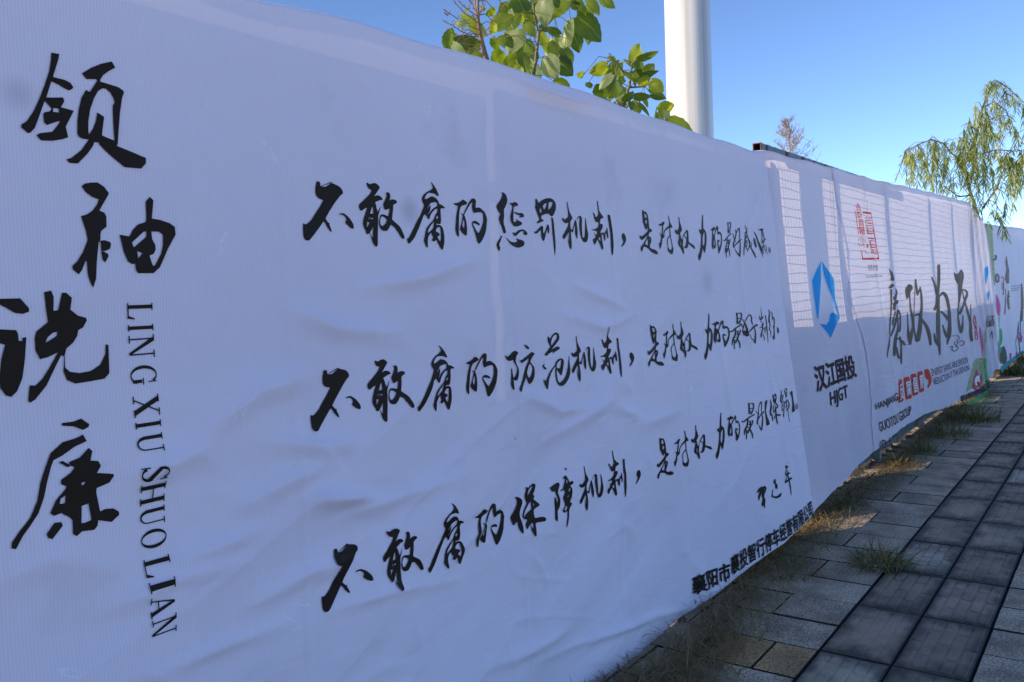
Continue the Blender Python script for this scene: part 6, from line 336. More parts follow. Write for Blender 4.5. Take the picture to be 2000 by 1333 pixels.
def leaf_mat():
    m, nt, N, L, p = mat('poplar_leaf')
    at = nd(nt, 'ShaderNodeAttribute', attribute_name='tone'); sp = nd(nt, 'ShaderNodeSeparateColor'); L.new(at.outputs['Color'], sp.inputs[0])
    rp = nd(nt, 'ShaderNodeValToRGB'); el = rp.color_ramp.elements; el[0].color = (.045, .09, .015, 1); el[1].color = (.27, .31, .03, 1); el.new(.5).color = (.11, .17, .02, 1)
    L.new(sp.outputs[0], rp.inputs[0])
    geo = nd(nt, 'ShaderNodeNewGeometry')
    und = nd(nt, 'ShaderNodeMix', data_type='RGBA'); und.inputs['B'].default_value = (.30, .34, .19, 1); L.new(rp.outputs[0], und.inputs['A'])
    mk = nd(nt, 'ShaderNodeMath', operation='MULTIPLY'); mk.inputs[1].default_value = .8; L.new(geo.outputs['Backfacing'], mk.inputs[0]); L.new(mk.outputs[0], und.inputs['Factor'])
    # veins: distance from the midrib is stored in g, position along it in b
    ve = nd(nt, 'ShaderNodeMath', operation='ABSOLUTE'); L.new(sp.outputs[1], ve.inputs[0])
    k = nd(nt, 'ShaderNodeMath', operation='MULTIPLY_ADD'); k.inputs[1].default_value = -1.1; L.new(ve.outputs[0], k.inputs[0]); L.new(sp.outputs[2], k.inputs[2])
    ks = nd(nt, 'ShaderNodeMath', operation='MULTIPLY'); ks.inputs[1].default_value = 6; L.new(k.outputs[0], ks.inputs[0])
    fr = nd(nt, 'ShaderNodeMath', operation='FRACT'); L.new(ks.outputs[0], fr.inputs[0])
    lt = nd(nt, 'ShaderNodeMath', operation='LESS_THAN'); lt.inputs[1].default_value = .1; L.new(fr.outputs[0], lt.inputs[0])
    l2 = nd(nt, 'ShaderNodeMath', operation='LESS_THAN'); l2.inputs[1].default_value = .035; L.new(ve.outputs[0], l2.inputs[0])
    sc = nd(nt, 'ShaderNodeMath', operation='MULTIPLY'); sc.inputs[1].default_value = .35; L.new(lt.outputs[0], sc.inputs[0])
    mxv = nd(nt, 'ShaderNodeMath', operation='MAXIMUM'); L.new(sc.outputs[0], mxv.inputs[0]); L.new(l2.outputs[0], mxv.inputs[1])
    vm = nd(nt, 'ShaderNodeMath', operation='MULTIPLY'); vm.inputs[1].default_value = .6; L.new(mxv.outputs[0], vm.inputs[0])
    vc = nd(nt, 'ShaderNodeMix', data_type='RGBA'); vc.inputs['B'].default_value = (.36, .34, .08, 1); L.new(vm.outputs[0], vc.inputs['Factor']); L.new(und.outputs['Result'], vc.inputs['A'])
    tc = nd(nt, 'ShaderNodeTexCoord'); no = nd(nt, 'ShaderNodeTexNoise'); no.inputs['Scale'].default_value = 30; no.inputs['Detail'].default_value = 5; L.new(tc.outputs['Object'], no.inputs['Vector'])
    nm = nd(nt, 'ShaderNodeMapRange'); nm.inputs['To Min'].default_value = .6; nm.inputs['To Max'].default_value = 1.35; L.new(no.outputs['Fac'], nm.inputs['Value'])
    mu = nd(nt, 'ShaderNodeMix', data_type='RGBA', blend_type='MULTIPLY'); mu.inputs['Factor'].default_value = 1; L.new(vc.outputs['Result'], mu.inputs['A']); L.new(nm.outputs[0], mu.inputs['B'])
    L.new(mu.outputs['Result'], p.inputs['Base Color']); p.inputs['Roughness'].default_value = .42
    tr = nd(nt, 'ShaderNodeBsdfTranslucent'); tm = nd(nt, 'ShaderNodeMix', data_type='RGBA', blend_type='MULTIPLY'); tm.inputs['Factor'].default_value = 1; tm.inputs['B'].default_value = (2.0, 2.0, .5, 1); L.new(mu.outputs['Result'], tm.inputs['A']); L.new(tm.outputs['Result'], tr.inputs['Color'])
    mx = nd(nt, 'ShaderNodeMixShader'); mx.inputs[0].default_value = .48; L.new(p.outputs[0], mx.inputs[1]); L.new(tr.outputs[0], mx.inputs[2]); L.new(mx.outputs[0], N['Material Output'].inputs[0])
    return m
M_leaf = leaf_mat()

# ------------------------------------------------------------------ ground and paving
g = MB(); g.add([(-900, -900, -.05), (900, -900, -.05), (900, 900, -.05), (-900, 900, -.05)], [(0, 1, 2, 3)])
tag(g.build('ground', M_earth), kind='structure')
P0, P1, PITCHX = -2, 60, .613          # tile joints measured at X = 3.575 + k * pitch
pv = MB(); bed = MB(); bed.box(-4, 62, -1.9, 1.9, -.05, -.022)
tag(bed.build('paving_bed', M_joint), kind='structure')
def slab(mb, x0, x1, y0, y1, tone, h=0, ch=.003, uv=False):
    t = [rng.uniform(-.0012, .0012) for _ in range(4)]
    j_ = rng.uniform(.0022, .0042); x0 += j_; x1 -= j_; y0 += j_; y1 -= j_; h += rng.uniform(-.003, .002)
    cs = [(x0, y0), (x1, y0), (x1, y1), (x0, y1)]; ci = [(x0 + ch, y0 + ch), (x1 - ch, y0 + ch), (x1 - ch, y1 - ch), (x0 + ch, y1 - ch)]
    vs = [(x, y, -.03) for x, y in cs] + [(x, y, -ch + h + t[i]) for i, (x, y) in enumerate(cs)] + [(x, y, h + t[i]) for i, (x, y) in enumerate(ci)]
    fs = [(8, 9, 10, 11)] + [(4 + i, 4 + (i + 1) % 4, 8 + (i + 1) % 4, 8 + i) for i in range(4)] + [(i, (i + 1) % 4, 4 + (i + 1) % 4, 4 + i) for i in range(4)]
    b = len(mb.v); mb.add(vs, fs, 0, (tone, .5, .5, 1)); mb.m[-8:] = [1] * 8
    if uv:
        for k in range(4, 12):
            x, y, z = mb.v[b + k]; mb.c[b + k] = (tone, (x - x0) / (x1 - x0), (y - y0) / (y1 - y0), 1)
k0, k1 = -9, 85
for k in range(k0, k1):
    xa = 3.575 + k * PITCHX
    for half in (0, 1):
        a = xa + half * PITCHX / 2; b = a + PITCHX / 2
        # fence side: whole slabs alternate with two shorter bluish ones
        if half == 1:
            cuts = [1.078, 1.385, 1.70, 1.88]; tones = [rng.uniform(.1, .55) for _ in range(3)]
            if k == -1: cuts = [1.078, 1.26, 1.52, 1.88]; tones = [.96, .96, .2]
        else:
            cuts = [1.078, 1.68, 1.88]; tones = [rng.uniform(.5, .88) for _ in range(2)]
        for c0, c1, t in zip(cuts, cuts[1:], tones): slab(pv, a, b, c0, c1, t)
        # street side
        ys = [.505 - .6 * i - (.3 if half else 0) for i in range(0, 5)]
        if half: ys = [.505] + ys
        for y1, y0 in zip(ys, ys[1:]): slab(pv, a, b, y0, y1, rng.uniform(.1, .8))
pav = pv.build('pavement', [M_slab, M_joint], attr=True); tag(pav, kind='structure')
# cracked tan tile is a pair of slabs next to the tactile strip; crack as a thin dark groove laid on it
tp = MB()
def bar(mb, x0, x1, y0, y1, z, tone, X0, X1, Y0, Y1):
    r = min(x1 - x0, y1 - y0) * .5; n = 5; ring = []
    for cx, cy, a0 in ((x1 - r, y1 - r, 0), (x0 + r, y1 - r, 90), (x0 + r, y0 + r, 180), (x1 - r, y0 + r, 270)):
        for i in range(n): g_ = R(a0 + 90 * i / (n - 1)); ring.append((cx + r * math.cos(g_), cy + r * math.sin(g_), math.cos(g_), math.sin(g_)))
    m = len(ring); e = .004
    vs = [(x, y, .0) for x, y, _, _ in ring] + [(x - nx * e, y - ny * e, z) for x, y, nx, ny in ring]
    fs = [(i, (i + 1) % m, m + (i + 1) % m, m + i) for i in range(m)] + [tuple(range(m, 2 * m))]
    b = len(mb.v); mb.add(vs, fs, 0, (tone, 0, 0, 1))
    for k in range(len(vs)): x, y, _ = mb.v[b + k]; mb.c[b + k] = (tone, (x - X0) / (X1 - X0), (y - Y0) / (Y1 - Y0), 1)
for k in range(k0, k1):
    xa = 3.575 + k * PITCHX; xb = xa + PITCHX
    for j, (ya, yb) in enumerate(((.79, 1.075), (.508, .79))):
        clean = (j == 0 and k in (-1, 2)) or (j == 1 and rng.random() < .15)
        tone = 1 if clean else rng.uniform(0, .6)
        slab(tp, xa, xb, ya, yb, tone, uv=True, ch=.004)
        w = (yb - ya - .02) / 5
        for i in range(5):
            y0 = ya + .012 + i * w; off = 0 if i % 2 == 0 else .5
            L_ = (PITCHX - .03) / 2
            segs = [(0, 1), (1, 2)] if i % 2 == 0 else [(0, .5), (.5, 1.5), (1.5, 2)]
            for s0, s1 in segs:
                bar(tp, xa + .015 + s0 * L_ + .004, xa + .015 + s1 * L_ - .004, y0 + .004, y0 + w - .004, .0040, tone, xa, xb, ya, yb)
tag(tp.build('tactile_paving', [M_tact, M_joint], attr=True), kind='structure')
# soil and dirt banked along the foot of the fence
so = MB(); nx_, ny_ = 1400, 14
for i in range(nx_ + 1):
    x = -2 + i * 40 / nx_
    e = 1.70 + .05 * vnoise(np.array([x * 1.3]), np.array([0.]), 3)[0] + .05 * vnoise(np.array([x * 5.]), np.array([2.]), 5)[0] + .025 * vnoise(np.array([x * 17.]), np.array([5.]), 6)[0] - (.10 * math.exp(-((x - 3.2) / 1.1) ** 2))
    for j in range(ny_ + 1):
        v = j / ny_; y = e + (2.3 - e) * v
        z = -.022 + .045 * min(1, v * 2.2) + .012 * vnoise(np.array([x * 9]), np.array([y * 9]), 9)[0] + .006 * vnoise(np.array([x * 31]), np.array([y * 31]), 8)[0]
        so.v.append((x, y, z)); so.c.append((0, 0, 0, 1))
for i in range(nx_):
    for j in range(ny_): a = i * (ny_ + 1) + j; so.f.append((a, a + ny_ + 1, a + ny_ + 2, a + 1)); so.m.append(0)
tag(so.build('soil', M_soil, smooth=True), kind='structure')

# ------------------------------------------------------------------ fence behind the cloth
H = empty('hoarding', (1.5, 1.83, 0), 'plain steel sheet hoarding standing behind the long slogan banner', 'hoarding')
hb = MB()
x = -3.0
while x < 4.85:
    x1 = min(x + .5, 4.86)
    if abs(x - 2.0) < .26:          # one joint stands open above mid height
        hb.box(x, x1, 1.80, 1.812, .06, 1.25)
        if x < 2.10: hb.box(x, min(x1, 2.10), 1.80, 1.812, 1.25, 2.262)
        if x1 > 2.16: hb.box(max(x, 2.16), x1, 1.80, 1.812, 1.25, 2.30)
    else: hb.box(x, x1 - .004, 1.80, 1.812, .06, 2.262 if x < 2.1 else 2.30)
    x += .5
hb.build('sheet', M_sheet, H)
for px in (-2.5, -.5, 1.5, 3.5, 4.8):
    p_ = MB(); p_.box(px - .03, px + .03, 1.815, 1.875, -.05, 2.26); p_.build('post', M_galv, H)
rl = MB(); rl.box(-3, 4.86, 1.878, 1.918, 2.0, 2.04); rl.box(-3, 4.86, 1.878, 1.918, .4, .44); rl.build('rail', M_galv, H)
FN = empty('mesh_fence', (9, 1.78, 0), 'green wire mesh fence with square posts behind the translucent sunlit banners', 'fence')
def topz(x): return float(np.interp(x, [p[0] for p in EDGE['top']], [p[1] for p in EDGE['top']]))
def boty(x): return float(np.interp(x, [p[0] for p in EDGE['bot']], [p[1] for p in EDGE['bot']]))
POSTS = (4.93, 6.22, 7.75, 9.65, 11.0, 12.35, 14.2)
for px in POSTS:
    p_ = MB(); p_.box(px - .03, px + .03, 1.775, 1.835, -.05, topz(px) - .02); p_.build('post', M_galv, FN)
wm = MB(); yw = 1.762; rw = .0030
x = 4.95
while x < 14.4:
    j = random.uniform(-.004, .004); wm.tube([(x + j, yw, .12), (x - j, yw, topz(x) - .04)], rw, 4, cap=False); x += .055
zz = .16
while zz < 2.5:
    pts = [(xx, yw + .003, zz + .004 * math.sin(xx * 9 + zz * 40)) for xx in np.arange(4.95, 14.4, .06) if zz < topz(xx) - .03]
    if len(pts) > 1: wm.tube(pts, .0026, 4, cap=False)
    zz += .056
wm.build('wire_mesh', M_wire, FN)
bs = MB()                                # unseen sheeting added to throw the level shadow, its foot notched for sun patches
xs = np.arange(4.9, 14.3, .05)
lo = np.where((np.abs(xs - 5.12) < .22) | (np.abs(xs - 7.05) < .17) | (np.abs(xs - 11.75) < .28) , .30, .02)
hi = np.interp(xs, [4.9, 7, 9.5, 12, 14.3], [1.405, 1.39, 1.35, 1.31, 1.33]) + .012 * np.sin(xs * 3.1)
for i, x in enumerate(xs[:-1]):
    bs.box(x, x + .05, 1.842, 1.846, lo[i], (hi[i] + hi[i + 1]) / 2)
bs.build('shade_sheet', M_sheet, FN)
fb = MB(); fb.box(14.6, 40, 1.80, 1.812, .06, 2.3); f2 = empty('hoarding', (20, 1.81, 0), 'unseen far steel sheet hoarding added to shade the last lotus banner', 'hoarding')  # unseen sheet added so the farthest banner stays in shade
fb.build('sheet', M_sheet, f2)
for px in (15, 18, 21, 24, 27, 30, 33, 36, 39):
    p_ = MB(); p_.box(px - .03, px + .03, 1.815, 1.875, -.05, 2.3); p_.build('post', M_galv, f2)

# ------------------------------------------------------------------ printed cloth
def fold(d, z, dc, lean, w, amp):
    return amp * np.exp(-((d - dc - lean * (2.3 - z)) / w) ** 2)
CREASE = [np.array(c) for c in EDGE['creases']]
CREASE += [np.array(c) for c in ([(1.385, 2.25), (1.39, 1.2), (1.40, .05)], [(2.36, 2.2), (2.355, 1.1), (2.36, .05)], [(3.05, 2.1), (3.06, .2)], [(3.72, 1.9), (3.74, .3)], [(.55, 2.2), (.56, .05)])]
SEED = [random.random() for _ in CREASE]
NLONG = 5
SMALL = []
for _ in range(130):
    cz = 2.25 * random.random() ** 1.5; cd = random.uniform(-.5, 5.0); an = R(random.choice((22, 30, 15, -18, -30, 60)) + random.gauss(0, 12)); ln = random.uniform(.03, .13)
    SMALL.append((cd, cz, an, ln, random.uniform(.004, .009) * (.4 + .6 * (cz < 1.3)), random.uniform(.011, .018)))
def wrinkle(d, z):
    """distance the cloth stands out of its smooth surface, towards the street"""
    d = np.asarray(d, float); z = np.asarray(z, float)
    c, s = math.cos(R(24)), math.sin(R(24))
    u = d * c + z * s; v = -d * s + z * c
    low = 1 - sstep(.7, 1.9, z)
    out = .009 * vnoise(d * .8, z * .8, 11) + (.002 + .003 * low) * vnoise(d * 2.1 + 7, z * 2.1, 12)
    out += (.0018 + .0105 * low) * vnoise(u * 1.5, v * 5.5, 13) + (.0006 + .0026 * low) * vnoise(u * 3.4 + 3, v * 15, 14)
    rid = (1 - np.abs(vnoise(u * 1.3 + 2, v * 4.2, 15))) ** 5; rid2 = (1 - np.abs(vnoise(u * 2.4 + 9, v * 8.5 + 3, 16))) ** 6
    msk = sstep(-.25, .45, vnoise(d * 1.1 + 3, z * 1.3, 17)); msk2 = sstep(-.2, .5, vnoise(d * 1.7, z * 1.9 + 8, 18))
    out += (.002 + .012 * low) * rid * msk + (.001 + .004 * low) * rid2 * msk2
    c2, s2 = math.cos(R(-18)), math.sin(R(-18)); u2 = d * c2 + z * s2; v2 = -d * s2 + z * c2
    out += (.0025 + .003 * low) * (1 - np.abs(vnoise(u2 * 2.2 + 4, v2 * 7.5, 19))) ** 6 * sstep(.0, .6, vnoise(d * 1.3 + 11, z * 1.5, 20))
    near = 1 - sstep(4.6, 5.2, d)
    for ci, (cr, sd_) in enumerate(zip(CREASE, SEED)):
        thin = .22 if ci >= len(CREASE) - NLONG else 1.
        m = (np.abs(d - cr[:, 0].mean()) < 1.2)
        if not m.any(): continue
        best = np.full(d.shape, 9.); sgn = np.zeros(d.shape); ta = np.zeros(d.shape)
        n = len(cr) - 1
        for i in range(n):
            a, b = cr[i], cr[i + 1]; ab = b - a; L2 = (ab ** 2).sum() + 1e-9
            t = np.clip(((d - a[0]) * ab[0] + (z - a[1]) * ab[1]) / L2, 0, 1)
            qx = d - a[0] - t * ab[0]; qz = z - a[1] - t * ab[1]; dist = np.hypot(qx, qz)
            sg = np.sign(ab[0] * qz - ab[1] * qx)
            k = dist < best; best = np.where(k, dist, best); sgn = np.where(k, sg, sgn); ta = np.where(k, (i + t) / n, ta)
        w = (.013 + .013 * sd_) * (.6 if thin < 1 else 1)
        env = np.sin(np.pi * np.clip(.08 + .84 * ta, 0, 1))
        prof = np.where(sgn > 0, np.exp(-best / w), np.exp(-(best / (w * 1.6)) ** 2))
        out = out + thin * (.014 + .012 * sd_) * env * prof * np.exp(-(best / .09) ** 2)
    for cd, cz, an, ln, amp, w in SMALL:
        k = (np.abs(d - cd) < .2) & (np.abs(z - cz) < .2)
        if not k.any(): continue
        dd, zz_ = d[k] - cd, z[k] - cz; a_ = dd * math.cos(an) + zz_ * math.sin(an); b_ = -dd * math.sin(an) + zz_ * math.cos(an) + .15 * a_ * a_ / ln
        out[k] += amp * np.exp(-(a_ / ln) ** 2) * np.where(b_ > 0, np.exp(-b_ / w), np.exp(-(b_ / (2.2 * w)) ** 2))
    out *= 1 - .72 * sstep(2.4, 4.5, d)      # pulled tighter towards its far post
    # soft hanging folds where the long banner ends
    out += near * sstep(3.9, 4.7, d) * .0035 * vnoise(d * 5 - .6 * z, z * .5, 21)
    # loose thin cloth on the wire: long vertical folds, fuller towards the hem
    far = sstep(5.0, 5.6, d)
    hem = .35 + .65 * (1 - sstep(.2, 1.9, z))
    out += far * hem * (.009 * vnoise((d - .22 * (2.3 - z)) * 2.6, z * .35, 31) + .0045 * vnoise((d - .22 * (2.3 - z)) * 6.1, z * .5 + 5, 32))
    out += far * .002 * vnoise(d * 4, z * 4.5, 33)
    for dc, lean, w, amp in ((6.2, .33, .07, .008), (7.15, .3, .06, .008), (12.5, .35, .10, .03), (13.0, .35, .07, .035), (13.6, .3, .09, .03)):
        out += fold(d, z, dc, lean, w, amp)
    return out
def surf_y(d, z, lift=0.):
    d = np.asarray(d, float); z = np.asarray(z, float)
    fl = .16 * sstep(3.4, 5.0, d) * np.clip(1 - z / 2.3, 0, 1) ** 1.3
    return 1.72 - fl - wrinkle(d, z) - lift
def edge_x(name, z):
    e = sorted((p[1], p[0]) for p in EDGE[name]); return np.interp(z, [p[0] for p in e], [p[1] for p in e])
TX = [p[0] for p in EDGE['top']]; TZ = [p[1] for p in EDGE['top']]
BX = [-3, 2.0] + [p[0] for p in EDGE['bot']]; BZ = [.0, -.0] + [p[1] for p in EDGE['bot']]
def banner(name, left, right, nu, nv, material, lift, label, dz=0.0):
    root = empty(name, (0, 0, 0), label, 'banner'); root.location = (0, 1.72, 0)
    v = np.linspace(0, 1, nv + 1)
    zz = 2.35 * v
    xl = left(zz) if callable(left) else np.full(nv + 1, left); xr = right(zz) if callable(right) else np.full(nv + 1, right)
    u = np.linspace(0, 1, nu + 1)
    X = xl[None, :] + u[:, None] * (xr - xl)[None, :]
    xt = xl[-1] + u * (xr[-1] - xl[-1]); xb = xl[0] + u * (xr[0] - xl[0])
    zt = np.interp(xt, [-3] + TX, [2.29] + TZ) + .004 * np.sin(xt * 9) + dz; zb = np.interp(xb, BX, BZ) + .006 * vnoise(xb * 6, xb * 0, 41)
    Z = zb[:, None] + v[None, :] * (zt - zb)[:, None]
    Yv = surf_y(X, Z, lift)
    # the hem rolls over the top rail and hangs a little way down the back
    extra = [(.010, .010), (.028, .014), (.046, .008), (.05, -.006)]
    nE = len(extra)
    n = nv + 1 + nE
    V = np.zeros((nu + 1, n, 3)); V[:, :nv + 1, 0] = X; V[:, :nv + 1, 1] = Yv; V[:, :nv + 1, 2] = Z
    for k, (dy, dzz) in enumerate(extra):
        V[:, nv + 1 + k, 0] = X[:, -1]; V[:, nv + 1 + k, 1] = Yv[:, -1] + dy; V[:, nv + 1 + k, 2] = Z[:, -1] + dzz
    idx = np.arange((nu + 1) * n).reshape(nu + 1, n)
    F = np.stack([idx[:-1, :-1], idx[1:, :-1], idx[1:, 1:], idx[:-1, 1:]], -1).reshape(-1, 4)
    V[:, :, 1] -= 1.72
    me = bpy.data.meshes.new('cloth'); me.from_pydata(V.reshape(-1, 3).tolist(), [], F.tolist()); me.materials.append(material)
    me.polygons.foreach_set('use_smooth', [True] * len(me.polygons)); me.update()
    o = bpy.data.objects.new('cloth', me); col.objects.link(o); o.parent = root
    return root
def decode(key):
    out = []
    for p in SHAPES[key]:
        a = np.array(p[1:], float).reshape(-1, 2).cumsum(0) / 2000.; out.append((p[0], a))
    return out
def in_poly(px, pz, poly):
    x0, z0 = poly[:, 0], poly[:, 1]; x1, z1 = np.roll(x0, -1), np.roll(z0, -1)
    w = np.zeros(len(px), int)
    for a, b, c, d in zip(x0, z0, x1, z1):
        isl = (c - a) * (pz - b) - (px - a) * (d - b)
        w += ((b <= pz) & (d > pz) & (isl > 0)).astype(int) - ((b > pz) & (d <= pz) & (isl < 0)).astype(int)
    return w != 0
def fill(polys, step):
    """triangulate the union of outlines (holes cut) with extra points inside so the print follows the folds"""
    vs = []; es = []
    for sg, a in polys:
        b = len(vs); n = len(a); vs += [Vector((float(x), float(z))) for x, z in a]; es += [(b + i, b + (i + 1) % n) for i in range(n)]
    lo = np.min([a.min(0) for _, a in polys], 0); hi = np.max([a.max(0) for _, a in polys], 0)
    gx, gz = np.meshgrid(np.arange(lo[0] + step * .37, hi[0], step), np.arange(lo[1] + step * .41, hi[1], step)); gx = gx.ravel(); gz = gz.ravel()
    if len(gx):
        ins = np.zeros(len(gx), bool)
        for sg, a in polys:
            if sg > 0: ins |= in_poly(gx, gz, a)
        vs += [Vector((float(x), float(z))) for x, z in zip(gx[ins], gz[ins])]
    V, _, F, *_r = delaunay_2d_cdt(vs, es, [], 0, 1e-6)
    V = np.array([tuple(v) for v in V]); F = np.array([f for f in F if len(f) == 3])
    c = V[F].mean(1); keep = np.zeros(len(F), bool); cut = np.zeros(len(F), bool)
    for sg, a in polys:
        k = in_poly(c[:, 0], c[:, 1], a)
        if sg > 0: keep |= k
        else: cut |= k
    return V, F[keep & ~cut]
class Print:
    def __init__(s): s.V = []; s.F = []; s.M = []; s.n = 0
    def put(s, V, F, lift, m=0):
        Y = surf_y(V[:, 0], V[:, 1], lift)          # lie on the highest cloth within a few millimetres
        for ox, oz in ((.006, 0), (-.006, 0), (0, .006), (0, -.006)): Y = np.minimum(Y, surf_y(V[:, 0] + ox, V[:, 1] + oz, lift))
        s.V.append(np.stack([V[:, 0], Y - 1.72, V[:, 1]], 1)); s.F += (F + s.n).tolist(); s.M += [m] * len(F); s.n += len(V)
    def build(s, name, mats, parent):
        me = bpy.data.meshes.new(name); me.from_pydata(np.concatenate(s.V).tolist(), [], s.F)
        # all faces look at the street
        for m in (mats if isinstance(mats, list) else [mats]): me.materials.append(m)
        me.polygons.foreach_set('material_index', s.M); me.polygons.foreach_set('use_smooth', [True] * len(me.polygons)); me.update()
        me.flip_normals() if me.polygons[0].normal.y > 0 else None
        o = bpy.data.objects.new(name, me); col.objects.link(o); o.parent = parent; return o
def print_part(name, parent, polys, m, lift, step=.02):
    p = Print(); V, F = fill(polys, step); p.put(V, F, lift); return p.build(name, m, parent)
def print_shapes(name, parent, keys, mats, lift, step=.025, off=None):
    p = Print()
    for i, k in enumerate(keys):
        mi = 0
        if isinstance(k, tuple): k, dx, dz = k
        else: dx = dz = 0
        polys = decode(k); polys = [(s, a + (dx, dz)) for s, a in polys]
        V, F = fill(polys, step); p.put(V, F, lift)
    return p.build(name, mats, parent)
def text_outline(s, bold):
    c = bpy.data.curves.new('glyphs', 'FONT'); c.body = s; c.offset = bold; c.resolution_u = 3
    o = bpy.data.objects.new('glyphs', c); col.objects.link(o)
    dg = bpy.context.evaluated_depsgraph_get(); e = o.evaluated_get(dg); m = e.to_mesh()
    V = np.array([v.co[:2] for v in m.vertices]); F = np.array([list(t.vertices) for t in m.loop_triangles]) if m.loop_triangles else np.array([list(p.vertices) for p in m.polygons])
    e.to_mesh_clear(); bpy.data.objects.remove(o); bpy.data.curves.remove(c)
    return V, F
def print_text(p, s, quad, lift, bold=.0, m=0):
    # heavier weights are laid down as slightly shifted passes of the same lettering
    for k, (ox, oy) in enumerate([(0, 0)] if bold <= .006 else [(0, 0), (bold, 0), (-bold, 0), (0, bold), (0, -bold), (.7 * bold, .7 * bold), (-.7 * bold, -.7 * bold)]):
        one_text(p, s, quad, lift + .00015 * k, ox, oy, m)
def one_text(p, s, quad, lift, ox, oy, m):
    V, F = text_outline(s, 0)
    # cut long triangles so the letters bend with the cloth
    lo, hi = V.min(0), V.max(0); T = (V + (ox, oy) - lo) / (hi - lo)
    tl, tr, br, bl = [np.array(q) for q in quad]
    u, w = T[:, :1], T[:, 1:]
    P = (bl * (1 - u) + br * u) * (1 - w) + (tl * (1 - u) + tr * u) * w
    for _ in range(2):
        e = np.linalg.norm(P[F] - P[F][:, [1, 2, 0]], axis=2); k = e.max(1) > .03
        if not k.any(): break
        nF = F[~k].tolist(); nV = P.tolist()
        for f in F[k]:
            a, b, c = f; ab, bc, ca = len(nV), len(nV) + 1, len(nV) + 2
            nV += [((P[a] + P[b]) / 2).tolist(), ((P[b] + P[c]) / 2).tolist(), ((P[c] + P[a]) / 2).tolist()]
            nF += [[a, ab, ca], [ab, b, bc], [ca, bc, c], [ab, bc, ca]]
        P = np.array(nV); F = np.array(nF)
    p.put(P, F, lift, m)

B1 = banner('slogan_banner', -2.6, lambda z: edge_x('e12', z), 1000, 300, M_cloth, 0.0, 'long white slogan banner with three rows of black brush writing')
B2 = banner('logo_banner', lambda z: edge_x('e12', z) - .10, lambda z: edge_x('e23', z), 190, 190, M_thin, -.006, 'translucent white banner with blue angular logo and HJGT lettering')
B3 = banner('calligraphy_banner', lambda z: edge_x('e23', z) - .05, lambda z: edge_x('e34', z), 420, 170, M_thin, .0, 'sunlit white banner with four large brown characters, red stamp and red boxes')
B4 = banner('narrow_banner', lambda z: edge_x('e34', z) - .06, lambda z: edge_x('e45', z), 160, 150, M_thin, -.01, 'narrow creased banner with slim blue logo between two lotus prints')
B5 = banner('far_banner', lambda z: edge_x('e45', z) - .06, 34., 500, 100, M_cloth, -.02, 'farthest shaded white banner with brown upright title and pink lotus buds')

# big title column
ti = decode('title')
for a, b in ((0, 4), (4, 10), (10, 14), (14, None)): print_part('title_character', B1, ti[a:b], M_ink, .0021, .012)
# romanised title, a condensed serif face set sideways
def serif(ch):
    R_ = []                                # rectangles / quads in a unit cap height
    def q(*p): R_.append(np.array(p, float))
    def rect(x0, x1, y0, y1): q((x0, y0), (x1, y0), (x1, y1), (x0, y1))
    def ser(x, y): rect(x - .13, x + .13, y - .0 if y < .5 else y - .045, y + .045 if y < .5 else y)
    def ell(cx, cy, rx, ry, tx, ty, a0=0, a1=360, n=28):
        o = []; i_ = []
        for k in range(n + 1):
            g_ = R(a0 + (a1 - a0) * k / n); o.append((cx + rx * math.cos(g_), cy + ry * math.sin(g_))); i_.append((cx + (rx - tx) * math.cos(g_), cy + (ry - ty) * math.sin(g_)))
        for k in range(n): q(o[k], o[k + 1], i_[k + 1], i_[k])
    if ch == 'L': rect(.1, .24, 0, 1); ser(.17, 1); rect(.02, .24, 0, .045); rect(.2, .6, 0, .05); q((.6, 0), (.64, .28), (.6, .28), (.5, .05)); w = .66
    elif ch == 'I': rect(.1, .24, 0, 1); ser(.17, 0); ser(.17, 1); w = .34
    elif ch == 'N': rect(.12, .17, 0, 1); rect(.64, .69, 0, 1); q((.06, 1), (.22, 1), (.69, 0), (.6, 0)); rect(.0, .16, .955, 1); ser(.145, 0); ser(.665, 1); w = .8
    elif ch == 'G': ell(.42, .5, .40, .52, .13, .045, 45, 325); rect(.58, .71, .06, .42); ser(.66, .45); q((.66, .98), (.71, .98), (.71, .66), (.67, .66)); w = .8
    elif ch == 'X': q((.04, 1), (.22, 1), (.68, 0), (.5, 0)); q((.10, 0), (.15, 0), (.62, 1), (.57, 1)); ser(.13, 1); ser(.13, 0); ser(.6, 1); ser(.6, 0); w = .72
    elif ch == 'U': rect(.1, .24, .3, 1); ell(.385, .32, .285, .33, .14, .06, 180, 270); ell(.385, .32, .285, .33, .05, .06, 270, 360); rect(.62, .67, .3, 1); ser(.17, 1); ser(.645, 1); w = .76
    elif ch == 'S':
        ell(.28, .74, .23, .275, .10, .05, 20, 200); ell(.28, .27, .25, .29, .10, .05, -160, 30)
        q((.05, .66), (.16, .74), (.53, .34), (.42, .22)); q((.47, .98), (.52, .98), (.52, .68), (.48, .68)); q((.03, .0), (.07, .0), (.07, .32), (.03, .32)); w = .58
    elif ch == 'H': rect(.1, .24, 0, 1); rect(.56, .70, 0, 1); rect(.2, .6, .48, .53); [ser(a, b) for a in (.17, .63) for b in (0, 1)]; w = .8
    elif ch == 'O': ell(.4, .5, .37, .52, .13, .04); w = .8
    elif ch == 'A': q((.3, 1), (.38, 1), (.70, 0), (.54, 0)); q((.3, 1), (.36, 1), (.13, 0), (.08, 0)); rect(.18, .5, .3, .35); ser(.1, 0); ser(.62, 0); w = .74
    return R_, w
